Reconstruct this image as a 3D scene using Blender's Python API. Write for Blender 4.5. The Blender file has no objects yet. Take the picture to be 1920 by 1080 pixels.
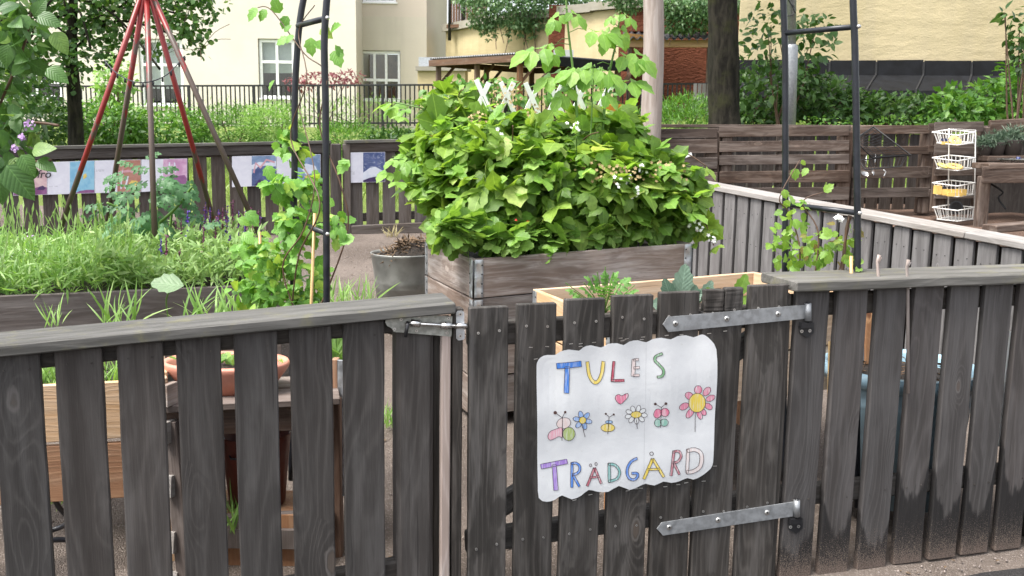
import bpy, math, random
import numpy as np
from mathutils import Vector, Matrix

random.seed(7)
RNG = np.random.default_rng(11)
scene = bpy.context.scene
COL = scene.collection

# ------------------------------------------------------------------ camera
EYE = 1.57
FPX = 1800.0
_t, _r = math.radians(9.15), math.radians(0.83)
_R0 = Vector((1, 0, 0)); CF = Vector((0, math.cos(_t), -math.sin(_t))); _U0 = Vector((0, math.sin(_t), math.cos(_t)))
CR = _R0 * math.cos(_r) + _U0 * math.sin(_r)
CU = _U0 * math.cos(_r) - _R0 * math.sin(_r)
CO = Vector((0, 0, EYE))
cam_d = bpy.data.cameras.new('camera')
cam_d.sensor_width = 23.5
cam_d.lens = FPX / 1920 * 23.5
cam_d.clip_start = 0.05
cam_d.clip_end = 500
cam_d.dof.use_dof = True
cam_d.dof.focus_distance = 3.7
cam_d.dof.aperture_fstop = 7.1
cam = bpy.data.objects.new('camera', cam_d)
COL.objects.link(cam)
cam.matrix_world = Matrix(((CR.x, CU.x, -CF.x, CO.x), (CR.y, CU.y, -CF.y, CO.y), (CR.z, CU.z, -CF.z, CO.z), (0, 0, 0, 1)))
scene.camera = cam

# ------------------------------------------------------------------ light
SUN_EL, SUN_AZ = math.radians(62), math.radians(239)
w = bpy.data.worlds.new('World'); scene.world = w; w.use_nodes = True
nt = w.node_tree; nt.nodes.clear()
sky = nt.nodes.new('ShaderNodeTexSky'); sky.sky_type = 'NISHITA'; sky.sun_disc = False
sky.sun_elevation = SUN_EL; sky.sun_rotation = SUN_AZ; sky.air_density = 1.0; sky.dust_density = 3.0; sky.ozone_density = 1.0
hs = nt.nodes.new('ShaderNodeHueSaturation'); hs.inputs['Saturation'].default_value = 0.3
bg = nt.nodes.new('ShaderNodeBackground'); bg.inputs['Strength'].default_value = 0.132
wo = nt.nodes.new('ShaderNodeOutputWorld')
nt.links.new(sky.outputs[0], hs.inputs['Color']); nt.links.new(hs.outputs[0], bg.inputs[0]); nt.links.new(bg.outputs[0], wo.inputs[0])
sd = bpy.data.lights.new('sun', 'SUN'); sd.energy = 1.9; sd.angle = math.radians(22); sd.color = (1.0, 0.96, 0.9)
sun = bpy.data.objects.new('sun', sd); COL.objects.link(sun)
_sv = Vector((math.sin(SUN_AZ) * math.cos(SUN_EL), math.cos(SUN_AZ) * math.cos(SUN_EL), math.sin(SUN_EL)))
sun.rotation_euler = _sv.to_track_quat('Z', 'Y').to_euler()
sun.location = (0, 0, 20)
vs = scene.view_settings
vs.view_transform = 'Standard'; vs.look = 'None'; vs.gamma = 1; vs.use_curve_mapping = False
vs.exposure = 1.75
scene.cycles.max_bounces = 6
scene.cycles.transparent_max_bounces = 12

# ------------------------------------------------------------------ placing helpers
def ray(px, py):
    return CF + CR * ((px - 960) / FPX) - CU * ((py - 540) / FPX)
def onplane(px, py, p, n):
    d = ray(px, py); n = Vector(n)
    return CO + d * ((Vector(p) - CO).dot(n) / d.dot(n))
def aty(px, py, Y): return onplane(px, py, (0, Y, 0), (0, 1, 0))
def atz(px, py, z): return onplane(px, py, (0, 0, z), (0, 0, 1))

_A = math.radians(16)
FD = Vector((math.cos(_A), math.sin(_A), 0))       # along the front fence, to the right
FT = Vector((math.sin(_A), -math.cos(_A), 0))      # towards the path
F0 = Vector((0, 2.95, 0))
UPV = Vector((0, 0, 1))
def fp(s, t, z): return F0 + FD * s + FT * t + UPV * z
def onf(px, py, t=0.0):
    p = onplane(px, py, F0 + FT * t, FT)
    return (p - F0).dot(FD), p.z
GD = Vector((0.932, 0.363, 0)).normalized()        # the garden beds' own axes
GB = Vector((-0.363, 0.932, 0)).normalized()

def sstep(a, b, x):
    t = min(1, max(0, (x - a) / (b - a))); return t * t * (3 - 2 * t)
def ground_z(x, y):
    q = -FT.x * x - FT.y * (y - 2.95)
    s = FD.x * x + FD.y * (y - 2.95)
    z = 0.0
    if q < 0: z = 0.03 * min(0, s)
    else:
        z = 0.03 * min(0, s) * (1 - sstep(0, 2, q))
        z += np.interp(q, [0, 6.5, 8, 20, 40], [0.0, 0.60, 0.85, 1.62, 1.75])
    z += 0.75 * sstep(1, 3, x) * sstep(8.8, 12, y) * (1 - sstep(16, 24, y))
    return float(z)

# ------------------------------------------------------------------ object helpers
def tag(o, label=None, cat=None, group=None, kind=None):
    if label: o['label'] = label
    if cat: o['category'] = cat
    if group: o['group'] = group
    if kind: o['kind'] = kind
    return o
def thing(name, label, cat, loc=(0, 0, 0), group=None):
    o = bpy.data.objects.new(name, None); COL.objects.link(o); o.location = loc; o.empty_display_size = 0.1
    return tag(o, label, cat, group)
def put(name, me, parent=None, mw=None):
    o = bpy.data.objects.new(name, me); COL.objects.link(o)
    if parent is not None:
        o.parent = parent
        r = parent; pm = Matrix.Identity(4); chain = []
        while r is not None: chain.append(r); r = r.parent
        for r in reversed(chain): pm = pm @ r.matrix_parent_inverse @ r.matrix_basis
        o.matrix_parent_inverse = pm.inverted()
    if mw is not None: o.matrix_basis = mw
    return o
def mk(V, F, mat=None, smooth=False):
    me = bpy.data.meshes.new('m')
    me.from_pydata([tuple(v) for v in V], [], F); me.update()
    if mat: me.materials.append(mat)
    if smooth: me.polygons.foreach_set('use_smooth', [True] * len(me.polygons))
    return me
def mobj(name, V, F, mat, parent=None, smooth=False):
    return put(name, mk(V, F, mat, smooth), parent)

_bc = {}
def board_mesh(w, t, L, mat, fine):
    key = (round(w, 3), round(t, 3), round(L, 2), mat.name, fine)
    if fine != 2 and key in _bc: return _bc[key]
    c = min(w, t) * (0.13 if fine else 0.08)
    n = {0: 1, 1: 4, 2: 12}[fine]
    prof = [(-w/2 + c, -t/2), (w/2 - c, -t/2), (w/2, -t/2 + c), (w/2, t/2 - c), (w/2 - c, t/2), (-w/2 + c, t/2), (-w/2, t/2 - c), (-w/2, -t/2 + c)]
    V, F = [], []
    rows = [0.0, c * 0.8] + [L * i / n for i in range(1, n)] + [L - c * 0.8, L]
    b1, b2 = random.uniform(-1, 1), random.uniform(-1, 1)
    for i, z in enumerate(rows):
        k = 1 - (2 * c * 0.8 / min(w, t) if i in (0, len(rows) - 1) else 0)
        u = z / L
        bx = by = 0
        if fine == 2:
            bx = 0.0025 * b1 * math.sin(u * math.pi); by = 0.003 * b2 * math.sin(u * math.pi)
        for x, y in prof:
            j = 0.0009 if fine == 2 else 0
            V.append((x * (1 - (1 - k) * t / w) + bx + random.uniform(-j, j), y * k + by + random.uniform(-j, j), z))
    for i in range(len(rows) - 1):
        for a in range(8):
            b = (a + 1) % 8
            F.append((i*8 + a, i*8 + b, i*8 + 8 + b, i*8 + 8 + a))
    F.append(tuple(reversed(range(8)))); F.append(tuple(range((len(rows)-1)*8, len(rows)*8)))
    me = mk(V, F, mat)
    _bc[key] = me
    return me
def frame(p0, z, x):
    z = Vector(z).normalized(); x = Vector(x); x = (x - z * x.dot(z)).normalized(); y = z.cross(x)
    return Matrix(((x.x, y.x, z.x, p0[0]), (x.y, y.y, z.y, p0[1]), (x.z, y.z, z.z, p0[2]), (0, 0, 0, 1)))
def board(name, mat, parent, p0, p1, w, t, wdir, fine=1):
    """a board from p0 to p1 (centre line), w wide along wdir, t thick"""
    p0, p1 = Vector(p0), Vector(p1)
    L = (p1 - p0).length
    return put(name, board_mesh(w, t, L, mat, fine), parent, frame(p0, p1 - p0, wdir))
def boxVF(c, sx, sy, sz, X=Vector((1, 0, 0)), Y=Vector((0, 1, 0)), Z=UPV):
    c = Vector(c)
    V = [c + X * (a * sx / 2) + Y * (b * sy / 2) + Z * (d * sz / 2) for a in (-1, 1) for b in (-1, 1) for d in (-1, 1)]
    F = [(0, 1, 3, 2), (4, 6, 7, 5), (0, 4, 5, 1), (2, 3, 7, 6), (0, 2, 6, 4), (1, 5, 7, 3)]
    return V, F
def box(name, mat, parent, c, sx, sy, sz, X=Vector((1, 0, 0)), Y=Vector((0, 1, 0)), Z=UPV):
    V, F = boxVF(c, sx, sy, sz, X, Y, Z)
    return mobj(name, V, F, mat, parent)
class MB:
    def __init__(s): s.V = []; s.F = []
    def add(s, V, F):
        o = len(s.V); s.V += [tuple(v) for v in V]; s.F += [tuple(i + o for i in f) for f in F]
    def obj(s, name, mat, parent=None, smooth=False): return mobj(name, s.V, s.F, mat, parent, smooth)
def tubeVF(pts, r, n=8, caps=True):
    pts = [Vector(p) for p in pts]
    rs = r if isinstance(r, (list, tuple)) else [r] * len(pts)
    V, F = [], []
    ref = None
    for i, p in enumerate(pts):
        d = (pts[min(i + 1, len(pts) - 1)] - pts[max(i - 1, 0)])
        d = d.normalized() if d.length > 1e-9 else UPV
        if ref is None:
            ref = d.orthogonal().normalized()
        ref = (ref - d * ref.dot(d)).normalized()
        b = d.cross(ref)
        for k in range(n):
            a = 2 * math.pi * k / n
            V.append(p + (ref * math.cos(a) + b * math.sin(a)) * rs[i])
    for i in range(len(pts) - 1):
        for k in range(n):
            k2 = (k + 1) % n
            F.append((i*n + k, i*n + k2, i*n + n + k2, i*n + n + k))
    if caps:
        F.append(tuple(reversed(range(n)))); F.append(tuple(range((len(pts)-1)*n, len(pts)*n)))
    return V, F
def tube(name, mat, parent, pts, r, n=8, smooth=True):
    V, F = tubeVF(pts, r, n)
    return mobj(name, V, F, mat, parent, smooth)
def spline(pts, n=6):
    pts = [Vector(p) for p in pts]; out = []
    for i in range(len(pts) - 1):
        a, b = pts[i], pts[i + 1]; pa = pts[max(i - 1, 0)]; pb = pts[min(i + 2, len(pts) - 1)]
        for k in range(n):
            t = k / n
            out.append(0.5 * ((2*a) + (b - pa) * t + (2*pa - 5*a + 4*b - pb) * t*t + (3*a - pa - 3*b + pb) * t**3))
    out.append(pts[-1]); return out
def latheVF(prof, c, n=32, sx=1, sy=1):
    V, F = [], []
    for r, z in prof:
        for k in range(n):
            a = 2*math.pi*k/n
            V.append((c[0] + r*sx*math.cos(a), c[1] + r*sy*math.sin(a), c[2] + z))
    for i in range(len(prof) - 1):
        for k in range(n):
            k2 = (k+1) % n
            F.append((i*n+k, i*n+k2, i*n+n+k2, i*n+n+k))
    return V, F
def lathe(name, mat, parent, prof, c, n=32, sx=1, sy=1):
    V, F = latheVF(prof, c, n, sx, sy)
    return mobj(name, V, F, mat, parent, True)

# ------------------------------------------------------------------ materials
class NT:
    def __init__(s, name):
        s.m = bpy.data.materials.new(name); s.m.use_nodes = True
        s.t = s.m.node_tree; s.t.nodes.clear()
        s.out = s.n('ShaderNodeOutputMaterial')
    def n(s, typ, **kw):
        x = s.t.nodes.new(typ)
        for k, v in kw.items(): setattr(x, k, v)
        return x
    def l(s, a, b): s.t.links.new(a, b)
    def val(s, sock, v):
        if hasattr(v, 'is_linked'): s.l(v, sock)
        else: sock.default_value = v
    def math(s, op, a, b=None, c=None, clamp=False):
        x = s.n('ShaderNodeMath', operation=op, use_clamp=clamp)
        s.val(x.inputs[0], a)
        if b is not None: s.val(x.inputs[1], b)
        if c is not None: s.val(x.inputs[2], c)
        return x.outputs[0]
    def vmath(s, op, a, b=None):
        x = s.n('ShaderNodeVectorMath', operation=op)
        s.val(x.inputs[0], a)
        if b is not None: s.val(x.inputs[1], b)
        return x.outputs[0]
    def noise(s, vec, scale, detail=3, rough=0.55, dist=0.0):
        x = s.n('ShaderNodeTexNoise'); x.inputs['Scale'].default_value = scale; x.inputs['Detail'].default_value = detail
        x.inputs['Roughness'].default_value = rough; x.inputs['Distortion'].default_value = dist
        if vec is not None: s.l(vec, x.inputs['Vector'])
        return x.outputs[0]
    def remap(s, v, a, b, c=0.0, d=1.0, smooth=True):
        x = s.n('ShaderNodeMapRange'); x.interpolation_type = 'SMOOTHSTEP' if smooth else 'LINEAR'
        s.val(x.inputs[0], v); 
        for i, k in enumerate((a, b, c, d)): s.val(x.inputs[1 + i], k)
        return x.outputs[0]
    def mix(s, f, a, b, mode='MIX'):
        x = s.n('ShaderNodeMix', data_type='RGBA', blend_type=mode)
        s.val(x.inputs[0], f)
        for sock, v in ((x.inputs[6], a), (x.inputs[7], b)):
            if hasattr(v, 'is_linked'): s.l(v, sock)
            else: sock.default_value = (*v, 1) if len(v) == 3 else v
        return x.outputs[2]
    def obj(s): return s.n('ShaderNodeTexCoord').outputs['Object']
    def pos(s): return s.n('ShaderNodeNewGeometry').outputs['Position']
    def rnd(s): return s.n('ShaderNodeObjectInfo').outputs['Random']
    def island(s): return s.n('ShaderNodeNewGeometry').outputs['Random Per Island']
    def scale(s, v, sc):
        x = s.n('ShaderNodeMapping'); s.l(v, x.inputs[0]); x.inputs['Scale'].default_value = sc; return x.outputs[0]
    def bump(s, h, strength=0.3, dist=0.01):
        x = s.n('ShaderNodeBump'); x.inputs['Strength'].default_value = strength; x.inputs['Distance'].default_value = dist
        s.l(h, x.inputs['Height']); return x.outputs[0]
    def princ(s, col, rough=0.6, metal=0.0, normal=None, spec=0.5, **kw):
        p = s.n('ShaderNodeBsdfPrincipled')
        if hasattr(col, 'is_linked'): s.l(col, p.inputs['Base Color'])
        else: p.inputs['Base Color'].default_value = (*col, 1)
        s.val(p.inputs['Roughness'], rough); p.inputs['Metallic'].default_value = metal
        p.inputs['Specular IOR Level'].default_value = spec
        if normal is not None: s.l(normal, p.inputs['Normal'])
        for k, v in kw.items(): s.val(p.inputs[k], v)
        s.l(p.outputs[0], s.out.inputs[0])
        return p

def wood(name, dark, mid, light, weather=(0.2, 0.2, 0.2), weather_amt=0.4, knot=(0.1, 0.08, 0.06), stain=None, rough=0.75, moss=0.0, varied=0.25, blot=0.0, ringamt=0.4, fibamt=0.75):
    """boards run along their own z; grain, growth rings, knots, grey weathering"""
    N = NT(name)
    o = N.obj(); r = N.rnd()
    off = N.n('ShaderNodeCombineXYZ'); N.l(N.math('MULTIPLY', r, 37.0), off.inputs[0]); N.l(N.math('MULTIPLY', r, 11.0), off.inputs[1]); N.l(N.math('MULTIPLY', r, 53.0), off.inputs[2])
    v = N.vmath('ADD', o, off.outputs[0])
    # knots
    vk = N.scale(v, (6.5, 0.6, 2.6))
    vor = N.n('ShaderNodeTexVoronoi'); vor.inputs['Scale'].default_value = 1.0; vor.inputs['Randomness'].default_value = 1.0
    N.l(vk, vor.inputs['Vector'])
    vc = N.n('ShaderNodeSeparateColor'); N.l(vor.outputs['Color'], vc.inputs[0])
    dk = N.math('MULTIPLY', vor.outputs['Distance'], N.math('MULTIPLY_ADD', vc.outputs[1], 0.9, 0.75))
    dk = N.math('ADD', dk, N.math('MULTIPLY', N.math('SUBTRACT', N.noise(N.scale(v, (60, 60, 22)), 1.0, 2), 0.5), 0.07))
    dk = N.math('ADD', dk, N.math('MULTIPLY', N.math('LESS_THAN', vc.outputs[0], 0.55), 1.0))
    pull = N.remap(dk, 0.0, 0.45, 1.0, 0.0)
    knotm = N.remap(dk, 0.06, 0.095, 1.0, 0.0)
    ringk = N.remap(N.math('ABSOLUTE', N.math('SUBTRACT', dk, 0.10)), 0.0, 0.03, 1.0, 0.0)
    # growth rings
    warp = N.noise(N.scale(v, (5, 5, 0.9)), 1.0, 2)
    sx = N.n('ShaderNodeSeparateXYZ'); N.l(v, sx.inputs[0])
    ph = N.math('ADD', N.math('MULTIPLY', sx.outputs[0], 60.0), N.math('MULTIPLY', warp, 26.0))
    ph = N.math('ADD', ph, N.math('MULTIPLY', pull, 7.0))
    ph = N.math('ADD', ph, N.math('MULTIPLY', sx.outputs[1], 60.0))
    ring = N.math('MULTIPLY_ADD', N.math('SINE', N.math('MULTIPLY', ph, 3.0)), 0.5, 0.5)
    ring = N.math('POWER', ring, 3.5)
    fib = N.noise(N.scale(v, (260, 260, 5)), 1.0, 4, 0.7)
    broad = N.noise(N.scale(v, (14, 14, 1.6)), 1.0, 3)
    c = N.mix(N.remap(broad, 0.3, 0.7), dark, mid)
    c = N.mix(N.math('MULTIPLY', ring, ringamt), c, light)
    c = N.mix(N.remap(fib, 0.35, 0.75, 0.0, fibamt), c, dark)
    wm = N.math('MULTIPLY', N.remap(N.noise(N.scale(v, (22, 22, 2.2)), 1.0, 4, 0.65), 0.42, 0.66), weather_amt)
    c = N.mix(wm, c, weather)
    if blot > 0:
        bm = N.math('MULTIPLY', N.remap(N.noise(N.scale(v, (9, 9, 3.5)), 1.0, 4, 0.6, 0.4), 0.52, 0.6), blot)
        c = N.mix(bm, c, dark)
    c = N.mix(N.math('MULTIPLY', ringk, 0.6), c, tuple(min(1, k * 1.35) for k in light))
    c = N.mix(N.math('MULTIPLY', knotm, 0.8), c, knot)
    # dents, splits
    crack = N.remap(N.noise(N.scale(v, (70, 70, 1.4)), 1.0, 2, 0.5), 0.70, 0.74)
    c = N.mix(N.math('MULTIPLY', crack, 0.6), c, tuple(k * 0.4 for k in dark))
    # board to board difference
    hv = N.n('ShaderNodeHueSaturation'); N.l(c, hv.inputs['Color'])
    N.l(N.math('MULTIPLY_ADD', r, 2 * varied, 1.12 - varied), hv.inputs['Value'])
    r2 = N.math('FRACT', N.math('MULTIPLY', r, 17.3))
    N.l(N.math('MULTIPLY_ADD', r2, 0.5, 0.75), hv.inputs['Saturation'])
    c = hv.outputs[0]
    rgh = N.remap(fib, 0.3, 0.7, rough - 0.1, rough + 0.12)
    if moss > 0:
        mm = N.math('MULTIPLY', N.remap(N.noise(N.pos(), 9.0, 4, 0.65), 0.5, 0.7), moss)
        c = N.mix(mm, c, (0.16, 0.15, 0.06))
    if stain:
        h0, amp = stain
        ps = N.n('ShaderNodeSeparateXYZ'); N.l(N.pos(), ps.inputs[0])
        n1 = N.noise(N.scale(v, (28, 2, 5)), 1.0, 3, 0.7)
        n2 = N.noise(N.scale(v, (5, 2, 0.6)), 1.0, 1)
        hh = N.math('ADD', N.math('MULTIPLY_ADD', N.math('SUBTRACT', n1, 0.5), amp * 2.0, h0), N.math('MULTIPLY', N.math('SUBTRACT', n2, 0.5), amp * 3.2))
        hh = N.math('ADD', hh, N.math('MULTIPLY', N.math('SUBTRACT', r, 0.5), amp * 1.9))
        so = N.n('ShaderNodeSeparateXYZ'); N.l(o, so.inputs[0])
        ed = N.math('POWER', N.math('ABSOLUTE', N.math('MULTIPLY', so.outputs[0], 16.5)), 3.0)
        ed = N.math('MULTIPLY', ed, N.math('MULTIPLY', N.math('FRACT', N.math('MULTIPLY', r, 29.7)), 0.22))
        hh = N.math('ADD', hh, ed)
        hh = N.math('ADD', hh, N.math('MULTIPLY', N.math('SUBTRACT', r2, 0.5), 0.05))
        wet = N.remap(N.math('SUBTRACT', hh, ps.outputs[2]), -0.012, 0.03)
        c = N.mix(N.math('MULTIPLY', wet, 0.88), c, (0.008, 0.007, 0.007))
        spk = N.noise(N.pos(), 330.0, 2, 0.6)
        th = N.remap(ps.outputs[2], 0.0, 0.24, 0.44, 0.74, False)
        sp = N.remap(N.math('SUBTRACT', spk, th), 0.0, 0.03)
        c = N.mix(N.math('MULTIPLY', sp, 0.6), c, (0.20, 0.155, 0.125))
        mud = N.remap(N.math('ADD', ps.outputs[2], N.math('MULTIPLY', N.math('SUBTRACT', n1, 0.5), 0.16)), 0.0, 0.08, 0.3, 0.0)
        c = N.mix(mud, c, (0.15, 0.105, 0.085))
    h = N.math('ADD', N.math('MULTIPLY', fib, 0.6), N.math('MULTIPLY', ring, 0.35))
    h = N.math('SUBTRACT', h, N.math('MULTIPLY', crack, 1.2))
    N.princ(c, rgh, 0, N.bump(h, 0.45, 0.0025), spec=0.35)
    return N.m

def plain(name, col, rough=0.6, metal=0.0, var=0.12, sc=12, bump=0.0, bsc=60, spec=0.5):
    N = NT(name)
    n = N.noise(N.pos(), sc, 4, 0.6)
    c = N.mix(N.remap(n, 0.3, 0.7), tuple(k * (1 - var) for k in col), tuple(min(1, k * (1 + var)) for k in col))
    rg = N.remap(n, 0.3, 0.7, max(0.05, rough - 0.08), min(1, rough + 0.08))
    nm = N.bump(N.noise(N.pos(), bsc, 4, 0.6), bump, 0.01) if bump else None
    N.princ(c, rg, metal, nm, spec)
    return N.m

def leaf_mat(name, ca, cb, cc=None, trans=0.42, rough=0.42, vein=18, tcol=None, spec=0.45):
    N = NT(name)
    rr = N.math('FRACT', N.math('ADD', N.island(), N.rnd()))
    c = N.mix(rr, ca, cb)
    if cc is not None:
        c = N.mix(N.remap(N.math('FRACT', N.math('MULTIPLY', rr, 7.77)), 0.8, 0.9), c, cc)
    nrm = None
    uv = N.n('ShaderNodeUVMap'); uv.uv_map = 'leaf'
    sx = N.n('ShaderNodeSeparateXYZ'); N.l(uv.outputs[0], sx.inputs[0])
    au = N.math('ABSOLUTE', N.math('SUBTRACT', sx.outputs[0], 0.5))
    if vein:
        wv = N.math('SINE', N.math('MULTIPLY', N.math('SUBTRACT', sx.outputs[1], N.math('MULTIPLY', au, 0.7)), vein * 3.14159))
        rib = N.remap(au, 0.0, 0.035, 1.0, 0.0)
        vn = N.remap(N.math('ABSOLUTE', wv), 0.0, 0.35, 1.0, 0.0)
        c = N.mix(N.math('MAXIMUM', N.math('MULTIPLY', rib, 0.4), N.math('MULTIPLY', vn, 0.12)), c, tuple(min(1, k * 1.6 + 0.02) for k in cb))
        nrm = N.bump(N.math('ADD', N.math('ABSOLUTE', wv), N.math('MULTIPLY', rib, -0.6)), 0.3, 0.003)
    # mottling inside a leaf
    c = N.mix(N.remap(N.noise(N.pos(), 55, 2), 0.35, 0.7, 0.0, 0.3), c, tuple(k * 0.7 for k in ca))
    p = N.princ(c, rough, 0, nrm, spec)
    tr = N.n('ShaderNodeBsdfTranslucent')
    hv = N.n('ShaderNodeHueSaturation'); hv.inputs['Value'].default_value = 1.5; hv.inputs['Saturation'].default_value = 1.1; hv.inputs['Hue'].default_value = 0.485
    N.l(c, hv.inputs['Color']); N.l(hv.outputs[0], tr.inputs['Color'])
    ms = N.n('ShaderNodeMixShader'); ms.inputs[0].default_value = trans
    N.l(p.outputs[0], ms.inputs[1]); N.l(tr.outputs[0], ms.inputs[2]); N.l(ms.outputs[0], N.out.inputs[0])
    return N.m

M = {}
M['front'] = wood('weathered front boards', (0.024, 0.0207, 0.0188), (0.041, 0.0362, 0.0335), (0.082, 0.0735, 0.068), (0.066, 0.061, 0.058), 0.6, (0.072, 0.056, 0.045), blot=0.2, varied=0.26, ringamt=0.33, fibamt=0.5)
M['front_stain'] = wood('weathered boards with wet feet', (0.038, 0.0335, 0.0315), (0.058, 0.0515, 0.049), (0.092, 0.083, 0.079), (0.085, 0.079, 0.077), 0.55, (0.08, 0.06, 0.05), stain=(0.18, 0.10), varied=0.17, ringamt=0.4, fibamt=0.55)
M['gate'] = wood('dark gate boards', (0.014, 0.0118, 0.010), (0.035, 0.0302, 0.0263), (0.075, 0.066, 0.059), (0.078, 0.071, 0.066), 0.6, (0.065, 0.049, 0.038), blot=0.65, varied=0.26, ringamt=0.45, fibamt=0.55)
M['cap'] = wood('mossy cap boards', (0.048, 0.046, 0.041), (0.082, 0.079, 0.072), (0.115, 0.11, 0.102), (0.145, 0.139, 0.13), 0.5, (0.10, 0.085, 0.065), moss=0.4)
M['rail'] = wood('dark fence rails', (0.022, 0.018, 0.015), (0.045, 0.037, 0.030), (0.07, 0.06, 0.05), (0.09, 0.085, 0.08), 0.35)
M['stop'] = wood('bare pinkish strip', (0.20, 0.15, 0.125), (0.30, 0.235, 0.205), (0.36, 0.29, 0.26), (0.36, 0.33, 0.31), 0.5)
M['collar'] = wood('weathered collar planks', (0.12, 0.09, 0.074), (0.21, 0.17, 0.147), (0.28, 0.24, 0.215), (0.36, 0.33, 0.31), 0.6, (0.06, 0.04, 0.03), blot=0.55)
M['pine'] = wood('new pine planks', (0.40, 0.27, 0.17), (0.54, 0.39, 0.27), (0.60, 0.47, 0.35), (0.55, 0.47, 0.38), 0.3, (0.22, 0.10, 0.05), varied=0.12)
M['pine_wet'] = wood('orange pine planks', (0.24, 0.11, 0.05), (0.36, 0.18, 0.085), (0.42, 0.24, 0.12), (0.38, 0.26, 0.17), 0.3, (0.15, 0.06, 0.03), varied=0.15)
M['bed'] = wood('dark bed planks', (0.075, 0.057, 0.048), (0.13, 0.105, 0.094), (0.175, 0.145, 0.132), (0.22, 0.195, 0.182), 0.45, blot=0.3)
M['far'] = wood('brown far fence boards', (0.030, 0.023, 0.019), (0.052, 0.041, 0.035), (0.075, 0.062, 0.055), (0.09, 0.08, 0.075), 0.45, varied=0.2)
M['far_dry'] = wood('greyer far fence boards', (0.055, 0.044, 0.037), (0.092, 0.076, 0.066), (0.125, 0.106, 0.094), (0.14, 0.125, 0.117), 0.45, varied=0.15)
M['silver'] = wood('silver grey wall boards', (0.085, 0.080, 0.079), (0.125, 0.120, 0.119), (0.155, 0.149, 0.147), (0.185, 0.178, 0.177), 0.5, (0.12, 0.11, 0.1), varied=0.10)
M['silver_cap'] = wood('pale cap planks', (0.17, 0.155, 0.142), (0.245, 0.228, 0.212), (0.30, 0.282, 0.266), (0.35, 0.333, 0.32), 0.5, varied=0.08)  # paler tone than the silver wall boards
M['pallet'] = wood('worn pallet boards', (0.034, 0.021, 0.015), (0.075, 0.050, 0.037), (0.125, 0.089, 0.069), (0.185, 0.15, 0.128), 0.5, blot=0.45)  # base tone also darkened for the tree shade over this corner
M['log'] = wood('pale driftwood post', (0.185, 0.145, 0.118), (0.27, 0.22, 0.185), (0.33, 0.28, 0.24), (0.35, 0.31, 0.28), 0.5, varied=0.05)
M['shelter'] = wood('shelter timber', (0.07, 0.035, 0.02), (0.12, 0.062, 0.036), (0.16, 0.09, 0.055), (0.15, 0.12, 0.1), 0.3)
M['frame_orange'] = wood('orange frame boards', (0.30, 0.14, 0.045), (0.44, 0.23, 0.085), (0.50, 0.29, 0.13), (0.42, 0.30, 0.18), 0.2)

M['zinc'] = plain('galvanised zinc', (0.48, 0.50, 0.52), 0.42, 0.85, 0.2, 30, 0.1, 120)
M['steel'] = plain('dull galvanised strap', (0.29, 0.30, 0.31), 0.48, 0.6, 0.16, 45, 0.08, 200)
M['bolt'] = plain('polished steel', (0.66, 0.65, 0.63), 0.25, 1.0, 0.12, 60)
M['plate'] = plain('weathered latch plate', (0.30, 0.30, 0.27), 0.55, 0.5, 0.3, 50, 0.15, 300)
M['blackmetal'] = plain('black hinge pin', (0.02, 0.02, 0.022), 0.4, 0.3)
M['archpaint'] = plain('black arch tube', (0.013, 0.015, 0.02), 0.38, 0.2, 0.2, 20)
M['ironpaint'] = plain('black railing paint', (0.012, 0.012, 0.013), 0.5, 0.1)
M['white_wire'] = plain('white coated wire', (0.78, 0.77, 0.73), 0.4, 0, 0.05)
M['whitepaint'] = plain('white painted wood', (0.78, 0.78, 0.77), 0.5, 0, 0.06)
M['galvbucket'] = plain('dull zinc bucket', (0.27, 0.27, 0.25), 0.5, 0.6, 0.18, 9, 0.05, 60)
M['soil'] = plain('dark soil', (0.022, 0.016, 0.012), 0.95, 0, 0.6, 60, 1.0, 90)
M['terracotta'] = plain('terracotta plastic', (0.56, 0.24, 0.17), 0.5, 0, 0.12)
M['redbox'] = plain('dark red plastic', (0.12, 0.022, 0.014), 0.5)
M['bluetub'] = plain('pale blue enamel', (0.30, 0.46, 0.56), 0.35, 0.0, 0.1)
M['bluetub_side'] = plain('blue grey tub side', (0.20, 0.29, 0.34), 0.4, 0.0, 0.2, 8)
M['hose'] = plain('black rubber hose', (0.012, 0.013, 0.018), 0.4)
M['stem'] = plain('green stem', (0.10, 0.20, 0.035), 0.5, 0, 0.2)
M['redstem'] = plain('brown stem', (0.085, 0.045, 0.025), 0.6, 0, 0.3)
M['cane'] = plain('bamboo cane', (0.50, 0.33, 0.14), 0.5, 0, 0.15)
M['petal'] = plain('white petals', (0.80, 0.80, 0.77), 0.5, 0, 0.03)
M['violet'] = plain('violet florets', (0.075, 0.028, 0.26), 0.6, 0, 0.4, 60)
M['plum'] = plain('plum calyx', (0.14, 0.028, 0.085), 0.6, 0, 0.4, 60)
M['lilac'] = plain('faded lilac florets', (0.42, 0.26, 0.50), 0.6, 0, 0.2)
M['berry'] = plain('red berry', (0.5, 0.03, 0.02), 0.3)
M['bud'] = plain('dry buds', (0.30, 0.22, 0.10), 0.7, 0, 0.3, 80)
M['yellowtoy'] = plain('pale yellow plastic', (0.66, 0.45, 0.13), 0.45)
M['navytoy'] = plain('navy plastic', (0.02, 0.03, 0.10), 0.4)
M['potdark'] = plain('dark clay pot', (0.05, 0.04, 0.035), 0.7)
M['screw'] = plain('screw steel', (0.55, 0.54, 0.52), 0.35, 0.9)
M['hole'] = plain('screw recess', (0.01, 0.01, 0.01), 0.8)
M['felt'] = plain('black roofing felt', (0.0075, 0.008, 0.0095), 0.85, 0, 0.5, 6, 0.3, 120, spec=0.2)
M['feltseam'] = plain('felt seam', (0.008, 0.008, 0.009), 0.8)
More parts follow.
